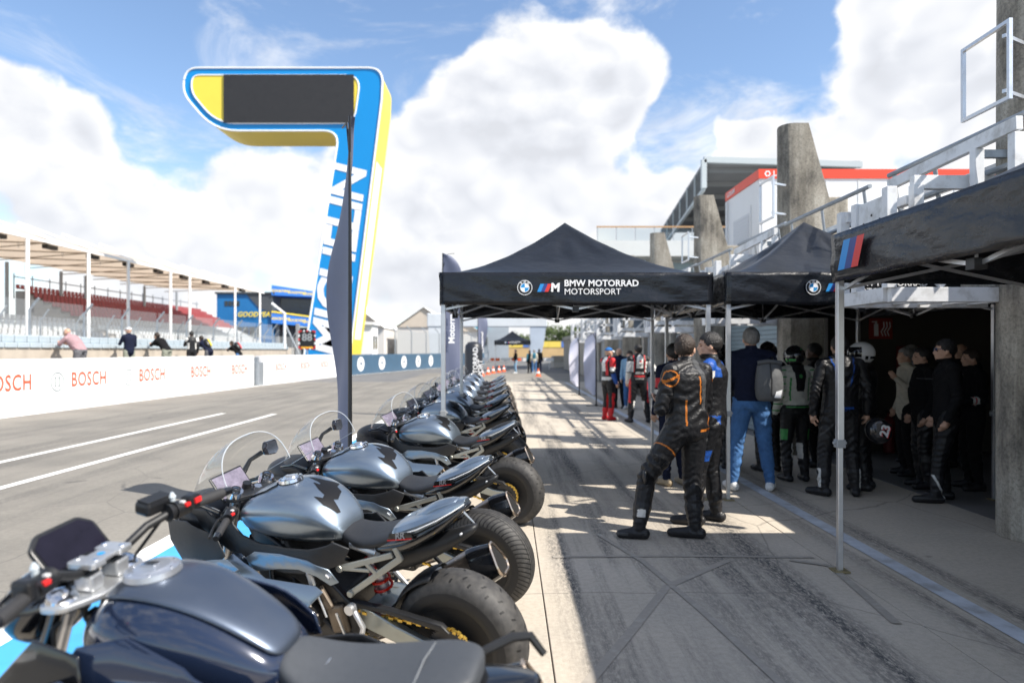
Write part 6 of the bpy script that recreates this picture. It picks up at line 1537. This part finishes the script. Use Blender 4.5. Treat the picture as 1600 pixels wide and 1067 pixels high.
# man with crossed arms, black leathers with orange piping
p1pose = dict(CROSS); p1pose.update(hip_l=(-.10, .02, .94), knee_l=(-.27, .21, .53), ank_l=(-.37, .20, .10), toe_l=(-.49, .305, .035), hip_r=(.09, 0, .94), knee_r=(.09, .03, .51), ank_r=(.07, -.03, .10), toe_r=(-.07, .12, .035), headc=(.0, .02, 1.648))
P1 = person('person in black leathers with orange piping, arms crossed, back turned', (1.56, 5.98, 0), 30, 1.80, L_suit(LK, neck=LK), p1pose, .0075, head=(-62, -4), hair=('short', HAIR_BR), bulk=1.13, hump=False, group=G1,
    rule=[(('torso',), lambda x, y, z: (y < .0) & (z > 1.12) & (x > .015+.10*(1.45-z)) & (x < .075+.05*(1.45-z)), LG), (('torso',), lambda x, y, z: (y < .0) & (z > 1.18) & (z < 1.42) & (np.abs(x-(.0+.09*(1.42-z))) < .0075), LO),
          (('torso',), lambda x, y, z: (y < .03) & (z > 1.0) & (z < 1.22) & (np.abs(x+.115) < .008), LO), (('torso',), lambda x, y, z: (y < .05) & (z > 1.0) & (z < 1.1) & (np.abs(x-.15) < .007), LO),
          (('arm', 'torso'), near(-.235, -.045, 1.405, .074, .062), LO), (('arm', 'torso'), lambda x, y, z: (np.abs(z-1.40-.5*(x+.235)) < .012) & (np.abs(x+.235) < .06) & (y < 0), LO), (('torso',), lambda x, y, z: (y < 0) & (np.abs(z-.955-.05*(x-.08)) < .012) & (x > .02) & (x < .15), LO), (('arm',), lambda x, y, z: (y < -.005) & (np.abs(z-1.27) < .007) & (x < -.2), LG),
          (('thigh',), lambda x, y, z: (x < -.12) & (np.abs(z-.78+.9*(x+.19)) < .0075), LO), (('thigh',), lambda x, y, z: (y < -.03) & (np.abs(z-.83-.25*x) < .012), LG), (('calf', 'thigh'), near(-.305, .16, .52, .055), CK), (('shaft',), lambda x, y, z: (np.abs(x+.385) < .03) & (z > .20) & (z < .27) & (y < .18), LW), (('foot',), lambda x, y, z: (x < -.47) & (z > .03) & (z < .055), LG)])
rt1 = (.866, -.5, 0)
body_text(P1, 'RST', .075, LO, (.075, -.30, .965), rt1, shear=.3)
body_text(P1, 'RST', .10, LG, (-.36, -.16, .74), (.75, -.40, -.5), (.45, 0, .9), shear=.2)
body_text(P1, 'TCX', .055, LW, (-.36, .0, .08), rt1, bold=.03)
body_text(P1, 'RST', .045, LO, (.20, -.2, 1.38), rt1)
slider(P1, (-.33, .175, .53), (.02, .05, .07), BLACK, (0, 0, R(-25)))
slider(P1, (-.335, .17, .545), (.018, .02, .03), LG, (0, 0, R(-25)))
p2pose = dict(CROSS); p2pose.update(knee_l=(-.11, .10, .52), ank_l=(-.13, .12, .1), toe_l=(-.16, .31, .035))
P2 = person('person in black leathers with blue shoulders and white collar, facing left', (1.93, 6.5, 0), 62, 1.83, L_suit(LK, boots=BOOT, neck=CW), p2pose, .0085, head=(18, 0), hair=('short', HAIR_BK), bulk=1.05, group=G1,
    rule=[(('arm', 'torso'), lambda x, y, z: (z > 1.37) & (np.abs(x) > .12), LB), (('arm', 'torso'), near(-.22, -.04, 1.40, .045), LW), (('torso',), lambda x, y, z: (z > .94) & (z < 1.02) & (np.abs(x) > .12), LB), (('thigh',), lambda x, y, z: (z > .60) & (z < .70) & (np.abs(x) > .13), LB), (('calf', 'thigh'), near(-.14, .10, .52, .05), LG), (('calf', 'thigh'), near(-.17, .11, .52, .028), LW), (('forearm',), lambda x, y, z: (x < -.2) & (np.abs(z-1.16) < .015), LW)])
body_text(P2, 'Furygan', .10, LW, (-.42, .05, 1.13), (-.47, .88, .25), (0, -.2, 1))
slider(P2, (-.16, .12, .54), (.05, .025, .06), BLACK)
person('person in navy jacket with red and white sleeve panels behind the crossed-arms leathers', (2.02, 8.35, 0), 20, 1.74, dict(torso=CN, arm=CN, thigh=CN, boots=None, foot=SHOE_T), None, .011, head=(-15, 0), hair=('short', HAIR_BK), skin=SKIN, group=G1,
    rule=[(('arm',), lambda x, y, z: (x < -.15) & (z > 1.24) & (z < 1.36), LR), (('arm',), lambda x, y, z: (x < -.15) & (z > 1.16) & (z < 1.22), LW), (('neck',), lambda x, y, z: z < 1.56, CN)])
P4 = person('person in navy jacket, blue jeans and white sneakers, back turned', (2.86, 8.05, 0), -6, 1.93, dict(torso=CN, arm=CN, thigh=CJ, calf=CJ, foot=SHOE_W), dict(knee_l=(-.15, .03, .51), ank_l=(-.20, -.02, .1), toe_l=(-.24, .17, .035), knee_r=(.15, .03, .51), ank_r=(.20, 0, .1), toe_r=(.27, .18, .035), elb_l=(-.24, .06, 1.18), wri_l=(-.10, .24, 1.1), elb_r=(.24, .06, 1.18), wri_r=(.1, .24, 1.1)), .009, hair=('short', HAIR_GR), group=G1, bulk=1.05,
    rule=[(('torso',), lambda x, y, z: z < .985, CJ), (('neck',), lambda x, y, z: z < 1.55, CN)])
bp = thing('backpack', 'grey roll-top backpack worn with navy jacket and jeans', 'backpack', P4.location+Vector((.12, -.02, 0)), R(-6))
BPM = mat('grey_nylon', (.085, .088, .092), .6, 0, .2, 8, .3, 20)
MB().rings([[(.02+math.cos(2*math.pi*q/16)*w*1.0, -.22+math.sin(2*math.pi*q/16)*d_, z) for q in range(16)] for z, w, d_ in ((1.06, .10, .06), (1.08, .15, .095), (1.2, .165, .105), (1.36, .155, .095), (1.46, .14, .06), (1.52, .13, .02))]).build('bag', BPM, bp, sub=1)
MB().tube([(-.11, -.235, 1.50), (.0, -.25, 1.52), (.15, -.235, 1.50)], .028, 10).build('roll_top', BPM, bp)
MB().tube([(.02, -.325, 1.12), (.02, -.335, 1.3), (.02, -.27, 1.5)], .008, 6).build('buckle_strap', BLACK, bp)
for x in (-.09, .09): MB().tube([(x, -.14, 1.1), (x*1.2, -.125, 1.3), (x, -.1, 1.55), (x*.9, .02, 1.62)], .014, 6).build('strap', BLACK, bp)
MB().add([(.05, -.332, 1.11), (.12, -.325, 1.11), (.14, -.32, 1.20), (.07, -.33, 1.18)], [(0, 1, 2, 3)]).build('reflective_patch', WHITE, bp, smooth=False)
VIS = mat('dark_visor', (.01, .011, .013), .08, 0, .2, 6, coat=.5); HEL_K = mat('helmet_black', (.012, .012, .014), .18, 0, .2, 9, coat=.7); HEL_W = mat('helmet_white', (.72, .72, .71), .22, 0, .05, 6, coat=.7); HEL_G = mat('helmet_green', (.07, .34, .10), .25, coat=.6)
person('rider in dark clothes and black full-face helmet beside the backpack', (3.55, 9.35, 0), 10, 1.76, L_suit(LK), None, .013, helmet=(HEL_K, VIS, None), head=(-40, 0), group=G1)
person('rider in black helmet half hidden behind the tent leg', (2.95, 9.6, 0), -40, 1.75, L_suit(LK), None, .013, helmet=(HEL_K, VIS, None), group=G1)
person('rider in cream and green leathers and black and green helmet', (3.62, 8.62, 0), 6, 1.70, L_suit(LCR, leg=LK, hand=LK), None, .009, helmet=(HEL_K, VIS, HEL_G), bulk=1.04, hump=False, group=G1,
    rule=[(('torso',), lambda x, y, z: (y < 0) & (z > 1.2) & (np.abs(x) < .05+.12*(z-1.2)), LK), (('torso',), lambda x, y, z: (z < 1.02), LK), (('torso',), lambda x, y, z: (y < 0) & (z < 1.005) & (z > .985), LGR), (('torso',), lambda x, y, z: (y < 0) & (np.abs(np.abs(x)-.125) < .010) & (z > 1.08) & (z < 1.38), LGR), (('torso',), near(0, -.13, 1.40, .028), LGR), (('arm', 'forearm'), lambda x, y, z: np.abs(np.mod(z, .09)-.04) < .010, LGR),
          (('thigh', 'calf'), lambda x, y, z: (np.abs(x) > .14) & (z > .55) & (z < .7), LGR), (('calf', 'shaft'), lambda x, y, z: (np.abs(x) < .08) & (z > .3) & (z < .52), LW), (('calf', 'thigh'), near(.17, .03, .49, .05), LY)])
person('person in black clothes partly hidden behind the rider with blue seams', (4.35, 9.7, 0), 60, 1.76, dict(torso=CK, arm=CK, thigh=CK, foot=BOOT), None, .013, hair=('short', HAIR_BK), skin=SKIN_D, group=G1)
P8 = person('tall rider in black leathers with blue back seams holding a helmet', (3.76, 7.75, 0), -4, 1.83, L_suit(LK), dict(elb_l=(-.29, -.06, 1.17), wri_l=(-.30, -.02, .92), elb_r=(.28, -.05, 1.17), wri_r=(.29, .0, .93), knee_l=(-.16, .02, .5), ank_l=(-.19, -.03, .1), toe_l=(-.30, .11, .035), knee_r=(.13, .02, .5), ank_r=(.16, -.02, .1), toe_r=(.22, .15, .035)), .008, hair=('short', HAIR_BK), bulk=1.07, hump=True, group=G1,
    rule=[(('torso',), lambda x, y, z: (y < 0) & (z > 1.22) & (np.abs(np.abs(x)-(.06+.20*(z-1.22))) < .008), LB), (('torso',), lambda x, y, z: (y < 0) & (z > 1.22) & (np.abs(np.abs(x)-(.035+.20*(z-1.22))) < .014), LG), (('torso',), lambda x, y, z: (y < 0) & (np.abs(z-.985) < .01) & (np.abs(x) < .10), LB), (('thigh',), lambda x, y, z: (y < 0) & (x < -.10) & (np.abs(z-.78-1.1*(x+.13)) < .014), LG), (('shaft', 'foot'), lambda x, y, z: (np.abs(x+.24) < .010) & (z > .1), LW), (('shaft', 'foot'), lambda x, y, z: (np.abs(x-.19) < .008) & (z > .1), LW), (('neck',), lambda x, y, z: z < 1.54, LK)])
hh = thing('crash_helmet', 'black and white helmet with number 23 held low by the tall rider', 'helmet', (4.12, 7.62, .62))
b = MB().ell((0, 0, .13), (.12, .15, .135), (R(60), 0, R(30)), 28, 18); b.build('shell', HEL_K, hh)
MB().grid(lambda u, v: (-.085+.17*u, -.128-.018*math.sin(u*math.pi), .07+.15*v), 8, 4).build('number_panel', HEL_K, hh)
letters('23', .13, HEL_W, (.0, -.152, .145), (.3, 0, 1), (-1, 0, .3), hh, bold=.04)
letters('23', .13, RED, (.006, -.1505, .14), (.3, 0, 1), (-1, 0, .3), hh, bold=.055)
body_text(P8, 'GT', .06, LB, (.02, -.3, .985), (1, 0, 0), shear=.3)
P9 = person('rider in black suit wearing a white full-face helmet', (4.22, 8.1, 0), 55, 1.74, L_suit(LK), None, .010, helmet=(HEL_W, VIS, HEL_K), head=(24, 0), bulk=1.06, group=G1)
person('person in black jacket with thin grey shoulder stripes, looking left in the garage', (4.98, 8.2, 0), 78, 1.70, L_suit(CK, leg=LK), None, .010, hair=('short', HAIR_BK), group=G1, belly=.05, rule=[(('arm', 'torso'), lambda x, y, z: (np.abs(z-1.39) < .007) & (x < -.1), LG), (('thigh',), lambda x, y, z: (x < -.15) & (np.abs(z-.80+.5*y) < .02), LG), (('calf', 'shaft'), lambda x, y, z: (x < -.14) & (np.abs(z-.38) < .04), LG)])
person('person in black jacket and glasses with white-striped boots in the garage doorway', (4.78, 7.45, 0), 72, 1.78, L_suit(CK, leg=LK), dict(knee_l=(-.12, .10, .51), ank_l=(-.14, .14, .1), toe_l=(-.16, .34, .035)), .009, hair=('short', HAIR_BK), group=G1, rule=[(('torso',), lambda x, y, z: (y < 0) & (np.abs(z-1.40) < .016) & (np.abs(x) < .12), LG), (('shaft', 'foot'), lambda x, y, z: (x < -.14) & (np.abs(y-.10-.5*(z-.15)) < .012), LW), (('foot',), lambda x, y, z: (z > .05) & (z < .062), LG)])
gl = thing('eyeglasses', 'dark glasses on the person with white-striped boots', 'glasses', (4.78, 7.45, 0), R(72))
MB().box((-.034, .112, 1.655), (.05, .006, .03)).box((.034, .112, 1.655), (.05, .006, .03)).bar((-.075, .0, 1.66), (-.062, .11, 1.66), .004, .006).bar((.075, .0, 1.66), (.062, .11, 1.66), .004, .006).build('frame', mat('blue_frame', (.02, .06, .16), .2), gl, smooth=False)
person('person in a beige top with one arm raised in the garage', (5.25, 9.0, 0), 80, 1.70, dict(torso=CBG, arm=CBG, thigh=CK, foot=BOOT), dict(elb_l=(-.25, .05, 1.18), wri_l=(-.2, .2, 1.35)), .013, hair=('short', HAIR_GR), group=G1)
person('person in black jacket with red and white sleeve band at the garage edge', (5.5, 8.1, 0), 80, 1.68, dict(torso=CK, arm=CK, thigh=CK, foot=BOOT), dict(elb_l=(-.23, -.02, 1.14), wri_l=(-.12, .22, 1.12)), .010, hair=('short', HAIR_BR), group=G1, rule=[(('forearm',), lambda x, y, z: (np.abs(y-.06) < .03), LW), (('forearm',), lambda x, y, z: (np.abs(y-.06) < .008), LR)])
person('person in black clothes deepest in the dark garage', (6.3, 9.5, 0), 120, 1.76, dict(torso=CK, arm=CK, thigh=CK, foot=BOOT), None, .015, hair=('bald', HAIR_BK), group=G1)
person('person in grey clothes just behind the beige top', (5.85, 9.9, 0), 80, 1.74, dict(torso=CG_, arm=CG_, thigh=CK, foot=BOOT), None, .015, hair=('short', HAIR_GR), group=G1)
person('rider in dark leathers standing in shade behind the jeans', (3.05, 10.2, 0), 170, 1.72, L_suit(LK), None, .013, hair=('short', HAIR_BK), group=G1)
# middle distance
G2 = 'people along the garages'
person('rider in red, black and white leathers with red boots and a blue cap', (2.36, 16.2, 0), -62, 1.74, L_suit(LK, boots=LR), dict(elb_l=(-.2, .1, 1.15), wri_l=(-.05, .2, .98)), .012, cap=(cloth('cap_blue', (.03, .13, .35)), CW), hair=('short', HAIR_GR), group=G2, bulk=1.08,
    rule=[(('arm',), lambda x, y, z: z > 1.28, LR), (('arm',), lambda x, y, z: (z > 1.2) & (z < 1.3) & (y < 0), LW), (('forearm',), lambda x, y, z: x > 0, LB), (('torso',), lambda x, y, z: (z < 1.06) & (z > .98), LW), (('torso',), lambda x, y, z: (z > 1.2) & (np.abs(y) > .06) & (np.abs(x) < .08), LW), (('torso',), lambda x, y, z: (z > 1.1) & (np.abs(x-.1) < .03), LR), (('thigh', 'calf'), lambda x, y, z: (z < .66) & (y > -.02), LR), (('calf', 'thigh'), near(.14, .06, .5, .06), LK), (('neck',), lambda x, y, z: z < 1.56, CW), (('foot',), lambda x, y, z: y > .1, LW)])
WR = person('rider in black and white leathers, hand on hip, back turned', (2.98, 15.7, 0), 4, 1.80, L_suit(LK), dict(AKIMBO, knee_l=(-.15, .02, .5), ank_l=(-.19, -.02, .1), toe_l=(-.25, .15, .035), knee_r=(.17, .02, .5), ank_r=(.22, -.02, .1), toe_r=(.3, .15, .035)), .012, hair=('bun', HAIR_BK), bulk=1.08, hump=True, group=G2,
    rule=[(('torso',), lambda x, y, z: (y < -.1) & (z > 1.24) & (np.abs(x) < .075), LW), (('arm', 'torso'), lambda x, y, z: (np.abs(x) > .14) & (z > 1.16), LW), (('arm', 'torso'), lambda x, y, z: (np.abs(x) > .14) & (z > 1.40), LK), (('forearm',), lambda x, y, z: x < 0, LW), (('torso',), lambda x, y, z: (y < 0) & (np.abs(z-1.13) < .022) & (np.abs(x) < .09), LW), (('torso',), lambda x, y, z: (y < 0) & (np.abs(z-1.06) < .016) & (np.abs(x) < .12), LR), (('torso',), near(0, -.19, 1.40, .03), LR), (('torso', 'arm'), lambda x, y, z: (np.abs(np.abs(x)-.125) < .008) & (z > 1.15) & (y < 0), LR), (('thigh', 'calf'), lambda x, y, z: (np.abs(x) > .19) & (z > .45), LR), (('calf',), lambda x, y, z: (np.abs(x) < .13) & (z < .5), LW)])
body_text(WR, 'DAINESE', .05, LW, (0, -.4, 1.0), (1, 0, 0))
body_text(WR, 'AXIAL', .055, LK, (0, -.4, 1.13), (1, 0, 0))
person('person in dark navy behind the two riders by the white flags', (3.15, 19.5, 0), 150, 1.74, dict(torso=CN, arm=CN, thigh=CK, foot=BOOT), None, .016, hair=('bald', HAIR_GR), group=G2)
person('person in light blue clothes between the two riders', (3.4, 19.2, 0), 160, 1.66, dict(torso=CLB, arm=CLB, thigh=CJ, calf=CJ, foot=SHOE_W), None, .016, hair=('long', HAIR_BR), group=G2)
person('person in a light blue shirt and jeans behind the tent leg', (3.75, 15.9, 0), 90, 1.72, dict(torso=CLB, arm=CLB, thigh=CJ, calf=CJ, foot=SHOE_T), None, .014, hair=('short', HAIR_BK), group=G2)
G3 = 'people at the far end of the pit lane'
person('lone distant person in black top and pale jeans on the pit lane', (.5, 50, -.014), 100, 1.76, dict(torso=CK, arm=CK, thigh=CLB, calf=CLB, foot=SHOE_W), dict(elb_r=(.2, .1, 1.15), wri_r=(.12, .3, 1.05)), .02, hair=('short', HAIR_BK), group=G3)
person('distant person in dark teal jacket, left of the far group', (1.55, 50.5, -.014), 20, 1.7, dict(torso=CK, arm=CDT, thigh=CK, foot=BOOT), None, .02, hair=('short', HAIR_BR), group=G3)
pp = person('distant person in beige jacket and jeans with teal backpack', (1.86, 50, -.014), 5, 1.74, dict(torso=CBG, arm=CBG, thigh=CJ, calf=CJ, foot=SHOE_W), None, .02, hair=('short', HAIR_GR), group=G3, rule=[(('torso',), lambda x, y, z: (y < -.05) & (z > 1.12) & (np.abs(x) < .12), CDT)])
person('distant person in black at the right of the far group', (2.25, 50.6, -.014), -20, 1.8, dict(torso=CK, arm=CK, thigh=CN, foot=BOOT), None, .02, hair=('short', HAIR_BK), group=G3)
# leaning on the pit wall
G4 = 'people leaning on the pit wall'
Z = .662
person('person in mauve shirt and grey shorts leaning on the pit wall', (-13.32, 21.0, Z), 82, 1.86, dict(torso=CM, arm=CM, forearm=SKIN, thigh=CG_, calf=SKIN, foot=SHOE_W), LEANF, .014, hair=('bald', HAIR_GR), group=G4, bulk=1.12, belly=.04, rule=[(('torso',), lambda x, y, z: z < .98, CG_)])
person('person in dark jacket with red and white cap at the pit wall', (-13.35, 24.0, Z), 60, 1.82, dict(torso=CN, arm=CN, thigh=COL_, foot=BOOT), dict(elb_l=(-.24, .15, 1.2), wri_l=(-.1, .36, 1.22), elb_r=(.25, .05, 1.15), wri_r=(.12, .25, 1.0)), .014, head=(10, 0), hair=None, cap=(CW, cloth('cap_red', (.5, .03, .03))), group=G4)
person('person in black hoodie and olive trousers bent over the pit wall', (-13.2, 26.1, Z), 78, 1.86, dict(torso=CK, arm=CK, thigh=COL_, foot=BOOT), LEANF, .014, hair=('short', HAIR_BR), group=G4, bulk=1.1, rule=[(('torso',), lambda x, y, z: z < .97, COL_)])
person('rider in black and white leathers standing at the pit wall', (-13.1, 28.2, Z), 40, 1.80, L_suit(LK), dict(elb_l=(-.24, .15, 1.2), wri_l=(-.1, .36, 1.22)), .016, hair=('short', HAIR_BK), group=G4, rule=[(('torso',), lambda x, y, z: (z > 1.05) & (np.abs(x) > .11) & (z < 1.3), LW), (('arm',), lambda x, y, z: z > 1.36, LW)])
pm = person('person with black and yellow backpack leaning on the pit wall', (-12.98, 29.3, Z), 70, 1.80, dict(torso=CN, arm=CN, thigh=CG_, foot=BOOT), LEANF, .016, hair=('short', HAIR_BR), group=G4, bulk=1.05)
pn = person('person with black and red backpack, last at the pit wall', (-13.0, 32.6, .0), 76, 1.72, dict(torso=CK, arm=CK, thigh=CJ, calf=CJ, foot=BOOT), LEANF, .016, hair=('long', HAIR_BR), group=G4)
pn.location.z = Z-.1
for pr, lb, ac in ((pm, 'black backpack with yellow panel on a person at the pit wall', LY), (pn, 'black backpack with red mark on the last person at the pit wall', LR)):
    t = thing('backpack', lb, 'backpack', pr.location, pr.rotation_euler.z)
    MB().ell((0, -.07, 1.30), (.15, .11, .24), (R(-38), 0, 0), 16, 12).build('bag', BLACK, t)
    MB().ell((.03, -.13, 1.33), (.05, .07, .20), (R(-38), 0, 0), 14, 10).build('panel', ac, t)
struct(MB().box2((-13.5, 32.0, 0), (-12.3, 33.5, Z-.1)).build('platform', BEIGE, smooth=False))
